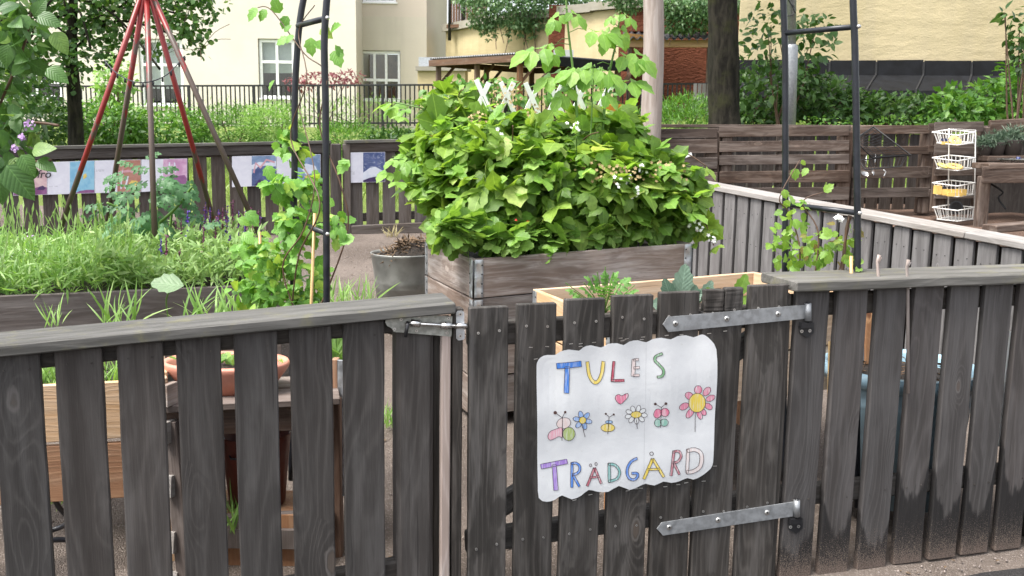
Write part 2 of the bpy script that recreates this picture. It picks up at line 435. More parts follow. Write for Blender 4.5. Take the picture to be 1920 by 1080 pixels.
M['corrug'] = plain('dark corrugated sheet', (0.075, 0.078, 0.085), 0.4, 0.3, 0.15)

def wall_mat(name, c1, c2, bump=0.2, sc=3, fine=70, streak=0.0, scol=(0.2, 0.18, 0.12), rough=0.85):
    N = NT(name)
    a = N.noise(N.pos(), sc * 0.25, 5, 0.6); f = N.noise(N.pos(), fine, 4, 0.65)
    m_ = N.noise(N.scale(N.pos(), (1, 1, 2.2)), sc, 4, 0.6)
    c = N.mix(N.remap(a, 0.35, 0.65), c1, c2)
    c = N.mix(N.remap(f, 0.4, 0.7, 0, 0.18), c, tuple(k * 0.75 for k in c1))
    if streak:
        s = N.noise(N.scale(N.pos(), (2.2, 2.2, 0.22)), 1.0, 4, 0.6)
        c = N.mix(N.math('MULTIPLY', N.remap(s, 0.5, 0.72), streak), c, scol)
    h = N.math('ADD', N.math('MULTIPLY', m_, 1.0), N.math('MULTIPLY', f, 0.25))
    N.princ(c, rough, 0, N.bump(h, bump, 0.05), 0.2)
    return N.m
M['white_wall'] = wall_mat('cream plaster', (0.60, 0.55, 0.475), (0.64, 0.59, 0.515), 0.1)
M['beige_wall'] = wall_mat('beige plaster', (0.50, 0.45, 0.37), (0.54, 0.49, 0.40), 0.1, streak=0.1)
M['pink_wall'] = wall_mat('pinkish plaster', (0.52, 0.45, 0.375), (0.56, 0.485, 0.405), 0.1)
M['yellow_wall'] = wall_mat('stained ochre plaster', (0.42, 0.345, 0.20), (0.50, 0.42, 0.25), 0.25, streak=0.6, scol=(0.36, 0.30, 0.17))
M['yellow_house'] = wall_mat('uneven ochre plaster', (0.40, 0.335, 0.205), (0.47, 0.395, 0.25), 0.55, 1.6, 40, streak=0.3, scol=(0.36, 0.31, 0.22))
M['red_wall'] = wall_mat('rough red plaster', (0.115, 0.036, 0.019), (0.155, 0.05, 0.026), 1.0, 9, 50)
M['ledge'] = wall_mat('grey stone ledge', (0.25, 0.23, 0.19), (0.32, 0.30, 0.25), 0.3, streak=0.4)
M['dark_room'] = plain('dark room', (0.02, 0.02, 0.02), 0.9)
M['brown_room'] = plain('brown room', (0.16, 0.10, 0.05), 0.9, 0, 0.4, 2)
M['blind'] = plain('pale blind', (0.42, 0.44, 0.43), 0.8, 0, 0.05)

def gravel_mat(name, base, alt, peb):
    N = NT(name)
    p = N.pos()
    a = N.noise(p, 1.3, 4, 0.6); f = N.noise(p, 220, 3, 0.7); g = N.noise(p, 30, 4, 0.7)
    vor = N.n('ShaderNodeTexVoronoi'); vor.inputs['Scale'].default_value = 170; N.l(p, vor.inputs['Vector'])
    c = N.mix(N.remap(a, 0.35, 0.65), tuple(k * 0.72 for k in base), alt)
    c = N.mix(N.remap(f, 0.45, 0.7, 0, 0.55), c, peb)
    c = N.mix(N.remap(g, 0.55, 0.75, 0, 0.5), c, tuple(k * 0.45 for k in base))
    cr = N.n('ShaderNodeSeparateColor'); N.l(vor.outputs['Color'], cr.inputs[0])
    c = N.mix(N.remap(cr.outputs[0], 0.8, 0.95, 0, 0.35), c, tuple(min(1, k * 1.5) for k in peb))
    h = N.math('ADD', N.math('MULTIPLY', vor.outputs['Distance'], -1.0), f)
    N.princ(c, 0.92, 0, N.bump(h, 0.8, 0.012), 0.2)
    return N.m
M['gravel'] = gravel_mat('gravel ground', (0.155, 0.122, 0.10), (0.19, 0.155, 0.132), (0.27, 0.232, 0.205))
M['sand'] = gravel_mat('brown sand', (0.135, 0.082, 0.058), (0.165, 0.105, 0.078), (0.21, 0.15, 0.12))
M['asphalt'] = gravel_mat('dark asphalt', (0.035, 0.033, 0.034), (0.05, 0.047, 0.046), (0.085, 0.08, 0.078))
M['turf'] = gravel_mat('turf', (0.14, 0.21, 0.045), (0.19, 0.25, 0.06), (0.25, 0.30, 0.09))
def bark_mat():
    N = NT('mossy bark')
    v = N.scale(N.pos(), (9, 9, 2.2))
    n = N.noise(v, 1.5, 6, 0.7, 0.3); m_ = N.noise(N.pos(), 5, 4, 0.6)
    c = N.mix(N.remap(n, 0.35, 0.65), (0.007, 0.006, 0.004), (0.032, 0.028, 0.02))
    c = N.mix(N.remap(m_, 0.5, 0.7, 0, 0.6), c, (0.035, 0.038, 0.012))
    N.princ(c, 0.9, 0, N.bump(n, 1.0, 0.03), 0.2)
    return N.m
M['bark'] = bark_mat()
def redpole_mat():
    N = NT('worn red paint')
    ps = N.n('ShaderNodeSeparateXYZ'); N.l(N.pos(), ps.inputs[0])
    n = N.noise(N.scale(N.pos(), (14, 14, 4)), 1.0, 4, 0.7)
    r = N.rnd()
    th = N.math('MULTIPLY_ADD', ps.outputs[2], 0.42, -0.32)
    th = N.math('ADD', th, N.math('MULTIPLY_ADD', r, 0.55, -0.12))
    m_ = N.remap(N.math('SUBTRACT', n, th), -0.02, 0.04)
    c = N.mix(m_, (0.21, 0.017, 0.016), (0.085, 0.06, 0.047))
    N.princ(c, 0.4, 0, N.bump(n, 0.2, 0.004))
    return N.m
M['redpole'] = redpole_mat()
def glass_mat(name, tint=(0.9, 0.93, 0.92), refl=0.12, rgh=0.03):
    N = NT(name)
    a = N.n('ShaderNodeBsdfTransparent'); a.inputs[0].default_value = (*tint, 1)
    g = N.n('ShaderNodeBsdfGlossy'); g.inputs['Roughness'].default_value = rgh
    ms = N.n('ShaderNodeMixShader'); ms.inputs[0].default_value = refl
    N.l(a.outputs[0], ms.inputs[1]); N.l(g.outputs[0], ms.inputs[2]); N.l(ms.outputs[0], N.out.inputs[0])
    return N.m
M['glass'] = glass_mat('window glass', refl=0.06)
M['laminate'] = glass_mat('laminating film', (0.93, 0.94, 0.95), 0.035, 0.16)

L = {}
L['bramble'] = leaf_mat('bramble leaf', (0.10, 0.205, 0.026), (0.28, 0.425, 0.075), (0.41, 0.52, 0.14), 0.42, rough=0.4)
L['bramble_shaded'] = leaf_mat('shaded bramble leaf', (0.075, 0.17, 0.022), (0.16, 0.29, 0.045), None, 0.5)  # darker leaf copy puts the shade inside the bush into the colour
L['bramble_mid'] = leaf_mat('mid bramble leaf', (0.085, 0.175, 0.024), (0.19, 0.325, 0.055), (0.26, 0.39, 0.08), 0.5, rough=0.4)  # mid-dark leaf copy; on inner leaves it stands in for bush shade
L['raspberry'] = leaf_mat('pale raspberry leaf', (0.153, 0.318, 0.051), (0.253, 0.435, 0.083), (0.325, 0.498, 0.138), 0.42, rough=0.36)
L['strawberry'] = leaf_mat('strawberry leaf', (0.106, 0.220, 0.034), (0.212, 0.374, 0.070), (0.308, 0.473, 0.122), 0.35, vein=22, rough=0.36)
L['vine'] = leaf_mat('clematis leaf', (0.102, 0.252, 0.038), (0.212, 0.420, 0.085), (0.340, 0.483, 0.085), 0.4, vein=6)
L['vine_olive'] = leaf_mat('yellowing vine leaf', (0.135, 0.275, 0.040), (0.270, 0.429, 0.080), (0.198, 0.132, 0.040), 0.4, vein=6)
L['straw_dry'] = leaf_mat('dry grass', (0.26, 0.22, 0.10), (0.34, 0.30, 0.14), None, 0.3, vein=0)
L['blade'] = leaf_mat('narrow herb leaf', (0.13, 0.265, 0.05), (0.26, 0.43, 0.11), (0.34, 0.48, 0.17), 0.45, vein=0, rough=0.45)
L['sage'] = leaf_mat('salvia leaf', (0.144, 0.263, 0.062), (0.271, 0.420, 0.126), (0.333, 0.462, 0.180), 0.35, vein=10)
L['tomato'] = leaf_mat('tomato leaf', (0.045, 0.132, 0.043), (0.090, 0.218, 0.081), (0.140, 0.287, 0.123), 0.3, vein=8)
L['shrub'] = leaf_mat('shrub leaf', (0.052, 0.150, 0.020), (0.128, 0.280, 0.048), (0.192, 0.360, 0.080), 0.35, vein=0)
L['shrub_dark'] = leaf_mat('dark shrub leaf', (0.028, 0.078, 0.016), (0.072, 0.152, 0.034), (0.112, 0.202, 0.052), 0.3, vein=0)
L['shrub_pale'] = leaf_mat('pale shrub leaf', (0.145, 0.304, 0.060), (0.272, 0.452, 0.128), (0.383, 0.546, 0.210), 0.4, vein=0)
L['lilac'] = leaf_mat('lilac leaf', (0.035, 0.095, 0.02), (0.085, 0.19, 0.04), (0.16, 0.27, 0.06), 0.35, vein=8)
L['maple'] = leaf_mat('red maple leaf', (0.16, 0.04, 0.05), (0.30, 0.12, 0.12), None, 0.3, vein=0)
L['kohlrabi'] = leaf_mat('blue green leaf', (0.10, 0.17, 0.12), (0.20, 0.29, 0.22), None, 0.2, vein=7)
L['rosemary'] = leaf_mat('grey green needle', (0.06, 0.11, 0.07), (0.15, 0.21, 0.14), None, 0.2, vein=0)
L['ivy'] = leaf_mat('ivy leaf', (0.07, 0.16, 0.06), (0.17, 0.28, 0.12), (0.25, 0.36, 0.17), 0.35, vein=0)

# ------------------------------------------------------------------ leaves
def leaf_t(rows=7, width=0.36, peak=0.42, serr=0.05, fold=0.14, droop=0.25, cup=0.0):
    """ovate leaf, base at 0, tip at y=1, serrated when serr>0"""
    V, F, U = [], [], []
    for i in range(rows + 1):
        v = i / rows
        a = v ** (math.log(0.5) / math.log(peak))
        wd = width * math.sin(math.pi * a) ** 0.85 if 0 < v < 1 else 0.0
        if i % 2 and serr: wd *= 1 + serr * 2.2
        elif serr: wd *= 1 - serr
        z = -droop * v * v
        dy = 0.05 if (i % 2 and serr) else 0
        if wd == 0:
            V.append((0, v, z)); U.append((0.5, v))
        else:
            zz = z + fold * wd - cup * wd * wd
            V += [(-wd, v + dy, zz), (0, v, z), (wd, v + dy, zz)]; U += [(0.5 - wd / width * 0.5, v), (0.5, v), (0.5 + wd / width * 0.5, v)]
    idx = 0; prev = (0,)
    k = 1
    for i in range(1, rows + 1):
        cur = (k, k + 1, k + 2) if i < rows else (k,)
        if len(prev) == 1: F += [(prev[0], cur[1], cur[0]), (prev[0], cur[2], cur[1])]
        elif len(cur) == 1: F += [(prev[0], prev[1], cur[0]), (prev[1], prev[2], cur[0])]
        else: F += [(prev[0], prev[1], cur[1], cur[0]), (prev[1], prev[2], cur[2], cur[1])]
        prev = cur; k += len(cur)
    return np.array(V, float), F, np.array(U, float)
def merge_t(parts):
    V, F, U = [], [], []
    for (v, f, u), ang, off, sc, tilt in parts:
        o = sum(len(x) for x in V)
        ca, sa = math.cos(ang), math.sin(ang)
        v = v * sc
        v = np.stack([v[:, 0], v[:, 1] * math.cos(tilt) - v[:, 2] * math.sin(tilt), v[:, 1] * math.sin(tilt) + v[:, 2] * math.cos(tilt)], 1)
        r = np.stack([v[:, 0]*ca - v[:, 1]*sa, v[:, 0]*sa + v[:, 1]*ca, v[:, 2]], 1) + np.array(off)
        V.append(r); U.append(u); F += [tuple(i + o for i in q) for q in f]
    return np.concatenate(V), F, np.concatenate(U)
OV = leaf_t(7, 0.36, 0.42, 0.05)
OV_R = leaf_t(8, 0.42, 0.5, 0.07, 0.10, 0.12)
OV2 = leaf_t(7, 0.40, 0.45, 0.07, 0.24, 0.05)
OV3 = leaf_t(7, 0.33, 0.40, 0.06, -0.06, 0.5)
TRI2 = merge_t([(OV2, 0.1, (0, 0.2, 0), 0.7, 0.1), (OV2, 1.3, (0, 0.18, 0), 0.55, 0.0), (OV2, -1.1, (0, 0.22, 0), 0.5, -0.2)])
TRI3 = merge_t([(OV3, -0.1, (0, 0.25, 0), 0.66, -0.3), (OV3, 0.95, (0, 0.2, 0), 0.45, -0.35), (OV3, -1.3, (0, 0.2, 0), 0.58, 0.05)])
TRI = merge_t([(OV, 0, (0, 0.22, 0), 0.62, -0.1), (OV, 1.15, (0, 0.2, 0), 0.52, -0.15), (OV, -1.15, (0, 0.2, 0), 0.52, -0.15)])
STRAW = merge_t([(OV_R, 0, (0, 0.12, 0), 0.6, 0.05), (OV_R, 1.5, (0, 0.1, 0), 0.55, 0.05), (OV_R, -1.5, (0, 0.1, 0), 0.55, 0.05)])
RASP5 = merge_t([(OV, 0, (0, 0.5, 0), 0.55, -0.25), (OV, 1.0, (0, 0.42, 0), 0.46, -0.3), (OV, -1.0, (0, 0.42, 0), 0.46, -0.3), (OV, 1.5, (0, 0.2, 0), 0.42, -0.3), (OV, -1.5, (0, 0.2, 0), 0.42, -0.3)])
SIMPLE = leaf_t(4, 0.30, 0.42, 0.0, 0.15, 0.2)
LOBED = leaf_t(7, 0.36, 0.38, 0.09, 0.14, 0.3)
PINL = leaf_t(6, 0.38, 0.35, 0.18, 0.12, 0.25)
DIAMOND = (np.array([(0, 0, 0), (-0.27, 0.45, 0.06), (0.27, 0.45, 0.06), (0, 1, -0.12)], float), [(0, 3, 1), (0, 2, 3)], np.array([(0.5, 0), (0, 0.5), (1, 0.5), (0.5, 1)], float))
BLADE = (np.array([(-0.03, 0, 0), (0.03, 0, 0), (-0.045, 0.5, 0.02), (0.045, 0.5, 0.02), (0, 1, -0.12)], float), [(0, 1, 3, 2), (2, 3, 4)], np.array([(0, 0), (1, 0), (0, 0.5), (1, 0.5), (0.5, 1)], float))
HERB = (np.array([(0, 0, 0), (-0.075, 0.5, 0.03), (0.075, 0.5, 0.03), (0, 1, -0.15)], float), [(0, 2, 3), (0, 3, 1)], np.array([(0.5, 0), (0, 0.5), (1, 0.5), (0.5, 1)], float))
PIN = merge_t([(PINL, 0, (0, 0.66, -0.05), 0.36, -0.3)] + [(PINL, s * 1.15, (0, y, -0.05 * y), k, -0.25) for y, k in ((0.62, 0.30), (0.40, 0.30), (0.2, 0.22)) for s in (1, -1)])
FLOWER5 = merge_t([(SIMPLE, 2*math.pi*k/5, (0, 0, 0), 1.0, 0.3) for k in range(5)])

def basis(D, Nn):
    D = D / np.linalg.norm(D, axis=1, keepdims=True)
    X = np.cross(D, Nn); ln = np.linalg.norm(X, axis=1, keepdims=True)
    bad = ln[:, 0] < 1e-5
    if bad.any(): X[bad] = np.array([1.0, 0, 0]); ln[bad] = 1
    X = X / ln
    Z = np.cross(X, D)
    return X, D, Z
def mass(name, tmpl, P, D, Nn, S, mat, parent=None, stuff=True, smooth=False):
    """many leaves joined into one mesh"""
    V, F, U = tmpl
    P, D, Nn = (np.asarray(a, float) for a in (P, D, Nn)); S = np.asarray(S, float).reshape(-1, 1, 1)
    X, Y, Z = basis(D, Nn); n = len(P); nv = len(V)
    W = (V[None, :, 0:1] * X[:, None] + V[None, :, 1:2] * Y[:, None] + V[None, :, 2:3] * Z[:, None]) * S + P[:, None]
    fl = [len(f) for f in F]; fv = np.array([i for f in F for i in f])
    loops = (fv[None] + (np.arange(n) * nv)[:, None]).ravel()
    tot = np.tile(fl, n); start = np.concatenate([[0], np.cumsum(tot)[:-1]])
    me = bpy.data.meshes.new(name)
    me.vertices.add(n * nv); me.vertices.foreach_set('co', W.ravel())
    me.loops.add(len(loops)); me.loops.foreach_set('vertex_index', loops.astype(np.int32))
    me.polygons.add(len(tot)); me.polygons.foreach_set('loop_start', start.astype(np.int32)); me.polygons.foreach_set('loop_total', tot.astype(np.int32))
    uvl = me.uv_layers.new(name='leaf'); uvl.data.foreach_set('uv', np.tile(U[fv], (n, 1)).ravel())
    me.materials.append(mat)
    me.update(calc_edges=True)
    if smooth: me.polygons.foreach_set('use_smooth', [True] * len(me.polygons))
    o = put(name, me, parent)
    if stuff: o['kind'] = 'stuff'
    return o
_lm = {}
def leaf_me(key, tmpl, mat):
    k = (key, mat.name)
    if k not in _lm:
        V, F, U = tmpl
        me = mk(V, F, mat, True)
        uvl = me.uv_layers.new(name='leaf')
        uvl.data.foreach_set('uv', np.array([U[l.vertex_index] for l in me.loops]).ravel())
        _lm[k] = me
    return _lm[k]
def leaf_objs(name, key, tmpl, P, D, Nn, S, mat, parent):
    me = leaf_me(key, tmpl, mat)
    P, D, Nn = (np.asarray(a, float) for a in (P, D, Nn))
    X, Y, Z = basis(D, Nn)
    for p, x, y, z, s in zip(P, X, Y, Z, np.asarray(S).ravel()):
        mw = Matrix(((x[0]*s, y[0]*s, z[0]*s, p[0]), (x[1]*s, y[1]*s, z[1]*s, p[1]), (x[2]*s, y[2]*s, z[2]*s, p[2]), (0, 0, 0, 1)))
        put(name, me, parent, mw)
def unit(n): 
    v = RNG.normal(size=(n, 3)); return v / np.linalg.norm(v, axis=1, keepdims=True)
def blob_points(ells, n, shell=(0.7, 1.03), zmin=None):
    """points in the outer layer of a union of ellipsoids, with outward directions"""
    wts = np.array([a[1][0]*a[1][1] + a[1][0]*a[1][2] + a[1][1]*a[1][2] for a in ells]); wts = wts / wts.sum()
    pick = RNG.choice(len(ells), n, p=wts)
    C = np.array([a[0] for a in ells])[pick]; R = np.array([a[1] for a in ells])[pick]
    d = unit(n); rr = RNG.uniform(shell[0], shell[1], (n, 1))
    P = C + d * R * rr; O = d / R; O /= np.linalg.norm(O, axis=1, keepdims=True)
    keep = np.ones(n, bool)
    for i, (c, r) in enumerate(ells):
        inside = (((P - np.array(c)) / np.array(r)) ** 2).sum(1) < 0.5
        keep &= ~(inside & (pick != i))
    if zmin is not None: keep &= P[:, 2] > zmin
    return P[keep], O[keep]
def leaf_dirs(O, droop=0.35, rand=0.6, up=0.6):
    n = len(O)
    D = O * np.array([1, 1, 0.5]) + RNG.normal(size=(n, 3)) * rand; D[:, 2] -= droop
    Nn = O * 0.7 + RNG.normal(size=(n, 3)) * 0.30; Nn[:, 2] += up
    return D, Nn
def shrub(name, label, cat, ells, n, size, mat, tmpl=DIAMOND, group=None, stems=True, droop=0.2, stuffname='foliage', base=None, shell=(0.45, 1.05)):
    c = ells[0][0]
    gz = ground_z(c[0], c[1]) if base is None else base
    t = thing(name, label, cat, (c[0], c[1], gz), group)
    P, O = blob_points(ells, n, shell)
    D, Nn = leaf_dirs(O, droop)
    mass(stuffname, tmpl, P, D, Nn, RNG.uniform(0.6, 1.25, len(P)) * size, mat, t)
    if stems:
        mb = MB()
        for k in range(7):
            e = ells[k % len(ells)]
            top = Vector(e[0]) + Vector(unit(1)[0]) * 0.6 * min(e[1])
            b = Vector((c[0] + random.uniform(-.12, .12), c[1] + random.uniform(-.12, .12), gz - 0.03))
            V, F = tubeVF([b, (b + top) / 2 + Vector((random.uniform(-.08, .08), 0, 0)), top], [0.014, 0.010, 0.005], 5)
            mb.add(V, F)
        mb.obj('stems', M['redstem'], t)
    return t

# ================================================================== SETTING
def ground_sheet(name, xs, ys, mat, zf, jitter=0.0):
    V = []; F = []
    for j, y in enumerate(ys):
        for i, x in enumerate(xs):
            V.append((x, y, zf(x, y) + random.uniform(-jitter, jitter)))
    nx = len(xs)
    for j in range(len(ys) - 1):
        for i in range(nx - 1):
            F.append((j*nx + i, j*nx + i + 1, (j+1)*nx + i + 1, (j+1)*nx + i))
    o = mobj(name, V, F, mat, None, True); o['kind'] = 'structure'; return o
far_y = [10, 11, 12, 13, 14, 16, 18, 20, 24, 28, 34, 45, 70, 120]
xs = [-90, -50, -30, -20, -14, -10, -8] + [x * 0.2 for x in range(-34, 35)] + [8, 10, 14, 20, 30, 50, 90]
near_y = [-60, -20, -6, 0, 1, 2] + [2.2 + 0.15 * k for k in range(50)]
YB = near_y[-1]
ground_sheet('gravel_ground', xs, near_y, M['gravel'], ground_z, 0.006)
ground_sheet('lawn', xs, [YB] + [y for y in far_y if y > YB + 0.2], M['turf'], ground_z, 0.0)
# asphalt path outside the gate, and a strip of gravel along the fence foot
V = []
for s in [k * 0.25 for k in range(-40, 61)]:
    for t in (0.15 + 0.02 * math.sin(s * 5) + 0.02 * math.sin(s * 13), 1.2, 2.6):
        p = fp(s, t, 0); V.append((p.x, p.y, ground_z(p.x, p.y) + 0.016))
F = []
for k in range(100):
    for j in range(2): F.append((k*3 + j, k*3 + j + 1, k*3 + 4 + j, k*3 + 3 + j))
o = mobj('asphalt_path', V, F, M['asphalt']); o['kind'] = 'structure'
# loose pebbles on the gravel strip
P = []
for k in range(1500):
    p = fp(random.uniform(-1.5, 3.2), random.uniform(0.03, 0.35), 0); P.append((p.x, p.y, ground_z(p.x, p.y) + 0.004))
for k in range(2500):
    x, y = random.uniform(-1.9, 1.2), random.uniform(3.3, 9.0); P.append((x, y, ground_z(x, y) + 0.004))
PEB = (np.array([(0, 0, .5), (.5, 0, 0), (0, .6, 0), (-.5, 0, 0), (0, -.5, 0), (0, 0, -.4)], float), [(0, 1, 2), (0, 2, 3), (0, 3, 4), (0, 4, 1), (5, 2, 1), (5, 3, 2), (5, 4, 3), (5, 1, 4)], np.zeros((6, 2)))
pe = mass('loose_pebbles', PEB, P, unit(len(P)), unit(len(P)), RNG.uniform(0.004, 0.012, len(P)), plain('pebbles', (0.24, 0.2, 0.18), 0.8, 0, 0.5, 90))
tag(pe, 'small loose pebbles scattered on the gravel', 'gravel')
P = []
for k in range(420):
    if k < 140: p = fp(random.uniform(.9, 3.2), random.uniform(0.0, 0.5)**1.0, 0); x, y = p.x, p.y
    else: x, y = random.uniform(-2, 1.2), random.uniform(3.2, 9.0)
    P.append((x, y, ground_z(x, y) + 0.008))
D = unit(len(P)) * np.array([1, 1, .15]); Nn = unit(len(P)) * .4 + np.array([0, 0, 1])
pe = mass('leaf_litter', DIAMOND, P, D, Nn, RNG.uniform(0.008, 0.03, len(P)), plain('dry litter', (0.09, 0.06, 0.035), 0.8, 0, 0.6, 40)); tag(pe, 'dry leaf bits and twigs lying on the gravel', 'litter')

# ------------------------------------------------------------------ FRONT FENCE, LEFT
SL = M['front']; W0, TH = 0.123, 0.027
def dots(name, parent, pts, nrm, r=0.0045, mat=None, ring=True):
    mb = MB()
    for p in pts:
        V, F = tubeVF([Vector(p) - nrm * 0.002, Vector(p) + nrm * 0.0022], r, 8); mb.add(V, F)
    o = mb.obj(name, mat or M['screw'], parent); o['kind'] = 'stuff'
    mb = MB()
    for p in pts:
        V, F = tubeVF([Vector(p) + nrm * 0.002, Vector(p) + nrm * 0.0026], r * 0.4, 6); mb.add(V, F)
    if ring:
        o = mb.obj('screw_recesses', M['hole'], parent); o['kind'] = 'stuff'
lf = thing('picket_fence', 'dark weathered picket fence with mossy cap board left of the gate', 'fence', fp(-0.9, 0, -0.05))
def captop(s): return 0.958 + (s + 1.35) * 0.0585     # underside of the left cap
def railz(s): return 0.155 + (s + 0.7) * 0.075
lefts = [-1.79, -1.632, -1.474, -1.314, -1.155, -0.995, -0.836, -0.680, -0.523]
pts = []
for s0 in lefts:
    sc = s0 + W0 / 2; tilt = random.uniform(-0.003, 0.003)
    board('picket', SL, lf, fp(sc - tilt, -TH/2 + random.uniform(-.002, .002), -0.12), fp(sc + tilt, -TH/2, captop(sc) - 0.002), W0, TH, FD, 2)
    for ds in (-0.03, 0.033):
        pts.append(fp(sc + ds, 0, captop(sc) - 0.045)); pts.append(fp(sc + ds, 0, railz(sc) + 0.03))
dots('nail_heads', lf, pts, FT, 0.003, M['rail'], False)
board('post', SL, lf, fp(-0.302, -0.06, -0.2), fp(-0.302, -0.06, 1.0), 0.116, 0.10, FD, 2)
board('recess_shade_strip', M['rail'], lf, fp(-0.222, -0.07, -0.2), fp(-0.222, -0.07, 1.0), 0.040, 0.05, FD, 1)  # added dark strip stands in for the shadow in the recess
board('gate_stop', M['stop'], lf, fp(-0.211, -0.012, -0.2), fp(-0.208, -0.012, 1.012), 0.029, 0.03, FD, 2)
for nm, h, dz in (('top_rail', 0.075, None), ('bottom_rail', 0.08, 0)):
    if nm == 'top_rail': a, b, h = fp(-1.9, -0.05, captop(-1.9) - 0.028), fp(-0.245, -0.05, captop(-0.245) - 0.028), 0.052
    else: a, b = fp(-1.9, -0.05, railz(-1.9)), fp(-0.245, -0.05, railz(-0.245))
    board(nm, M['rail'], lf, a, b, h, 0.045, UPV, 1)
ca, cb = fp(-1.95, -0.070, captop(-1.95) + 0.017), fp(-0.185, -0.070, captop(-0.185) + 0.017)
capb = board('cap_board', M['cap'], lf, ca, cb, 0.20, 0.034, FT, 2)
# barrel bolt
lat = put('barrel_bolt', mk(*boxVF((0, 0, 0), 0, 0, 0)), None) if False else None
def sz(px, py, t=0.0):
    s, z = onf(px, py, t); return fp(s, t, z)
def plate_poly(name, mat, parent, pix, t0, t1):
    """a flat shaped plate standing on the fence face, outlined in the fence plane"""
    a = [sz(x, y, t0) for x, y in pix]; d = FT * (t1 - t0)
    b = [p + d for p in a]; n = len(a)
    F = [tuple(range(n, 2*n)), tuple(reversed(range(n)))] + [(i, (i+1) % n, n + (i+1) % n, n + i) for i in range(n)]
    return mobj(name, a + b, F, mat, parent)
pl = plate_poly('bolt_plate', M['plate'], lf, [(746, 588), (848, 593), (846, 631), (738, 622), (734, 615), (726, 611), (722, 604), (724, 596), (732, 590)], 0.0015, 0.0045)
tube('bolt_rod', M['bolt'], pl, [sz(762, 606, 0.016), sz(868, 612, 0.016)], 0.0058, 12)
tube('bolt_handle', M['blackmetal'], pl, [sz(764, 605, 0.018), sz(764, 609, 0.026), sz(760, 632, 0.028)], 0.0058, 10)
tube('bolt_guide', M['bolt'], pl, [sz(770, 605.5, 0.015), sz(787, 607, 0.015)], 0.0115, 14)
tube('bolt_guide', M['bolt'], pl, [sz(827, 609.5, 0.015), sz(845, 611, 0.015)], 0.0115, 14)
dots('plate_screws', pl, [sz(x, y, 0.0045) for x, y in ((786, 593), (841, 597), (740, 617), (781, 620), (838, 624), (752, 599))], FT, 0.0045)

# ------------------------------------------------------------------ GATE
gate = thing('garden_gate', 'dark picket gate with strap hinges and a childs sign on it', 'gate', fp(0.4, 0, -0.05))
gx = [(879, 951.5, 573), (968, 1041, 567), (1057, 1131, 558), (1145, 1220, 551), (1232, 1305, 545), (1313, 1386, 540), (1397, 1468, 532)]
screws = []
gs = []
for i, (a, b, top) in enumerate(gx):
    sa, _ = onf(a, 720); sb, _ = onf(b, 720); _, zt = onf((a + b) / 2, top + 3)
    gs.append((sa, sb, zt))
    wv = sb - sa; sc = (sa + sb) / 2
    if i == 5:     # cleft slat: two tongues at the top
        board('slat', M['gate'], gate, fp(sc, -TH/2, -0.1), fp(sc, -TH/2, zt - 0.075), wv, TH, FD, 2)
        board('slat_tongue', M['gate'], gate, fp(sc - wv * 0.24, -TH/2, zt - 0.0745), fp(sc - wv * 0.235, -TH/2, zt), wv * 0.49, TH, FD, 2)
        board('slat_tongue', M['gate'], gate, fp(sc + wv * 0.26, -TH/2, zt - 0.0745), fp(sc + wv * 0.262, -TH/2, zt + 0.004), wv * 0.46, TH, FD, 2)
    else:
        board('slat', M['gate'], gate, fp(sc + random.uniform(-.003, .003), -TH/2, -0.1), fp(sc, -TH/2, zt), wv, TH, FD, 2)
    for k in (-0.27, 0.27):
        screws.append(fp(sc + wv * k, 0, zt - 0.075 + random.uniform(-.006, .006)))
        screws.append(fp(sc + wv * k, 0, 0.255 + 0.05 * sc + random.uniform(-.006, .006)))
board('closing_stile', M['gate'], gate, fp(-0.170, -0.02, -0.1), fp(-0.170, -0.02, onf(861, 578)[1]), 0.032, 0.04, FD, 2)
dots('screw_heads', gate, screws, FT, 0.0042)
z0, z1 = gs[0][2], gs[-1][2]
board('top_rail', M['gate'], gate, fp(-0.13, -0.0505, z0 - 0.095), fp(1.0, -0.0505, z1 - 0.110), 0.075, 0.045, UPV, 1)
board('bottom_rail', M['gate'], gate, fp(-0.13, -0.0505, 0.25), fp(1.0, -0.0505, 0.30), 0.075, 0.045, UPV, 1)
board('brace', M['gate'], gate, fp(-0.09, -0.0495, 0.32), fp(0.93, -0.0495, z1 - 0.165), 0.07, 0.04, UPV, 1)
# keeper of the bolt
kp = plate_poly('bolt_keeper', M['zinc'], gate, [(855, 586), (858, 582.5), (866, 582), (870, 585), (871, 634), (868, 637), (859, 638), (855, 634)], 0.0015, 0.004)
tube('keeper_loop', M['bolt'], kp, spline([sz(856, 612, 0.006), sz(858, 611, 0.021), sz(865, 610.5, 0.025), sz(872, 611, 0.020), sz(873, 613, 0.006)], 3), 0.0085, 10)
dots('keeper_screws', kp, [sz(863, 589, 0.004), sz(863, 630, 0.004)], FT, 0.006)
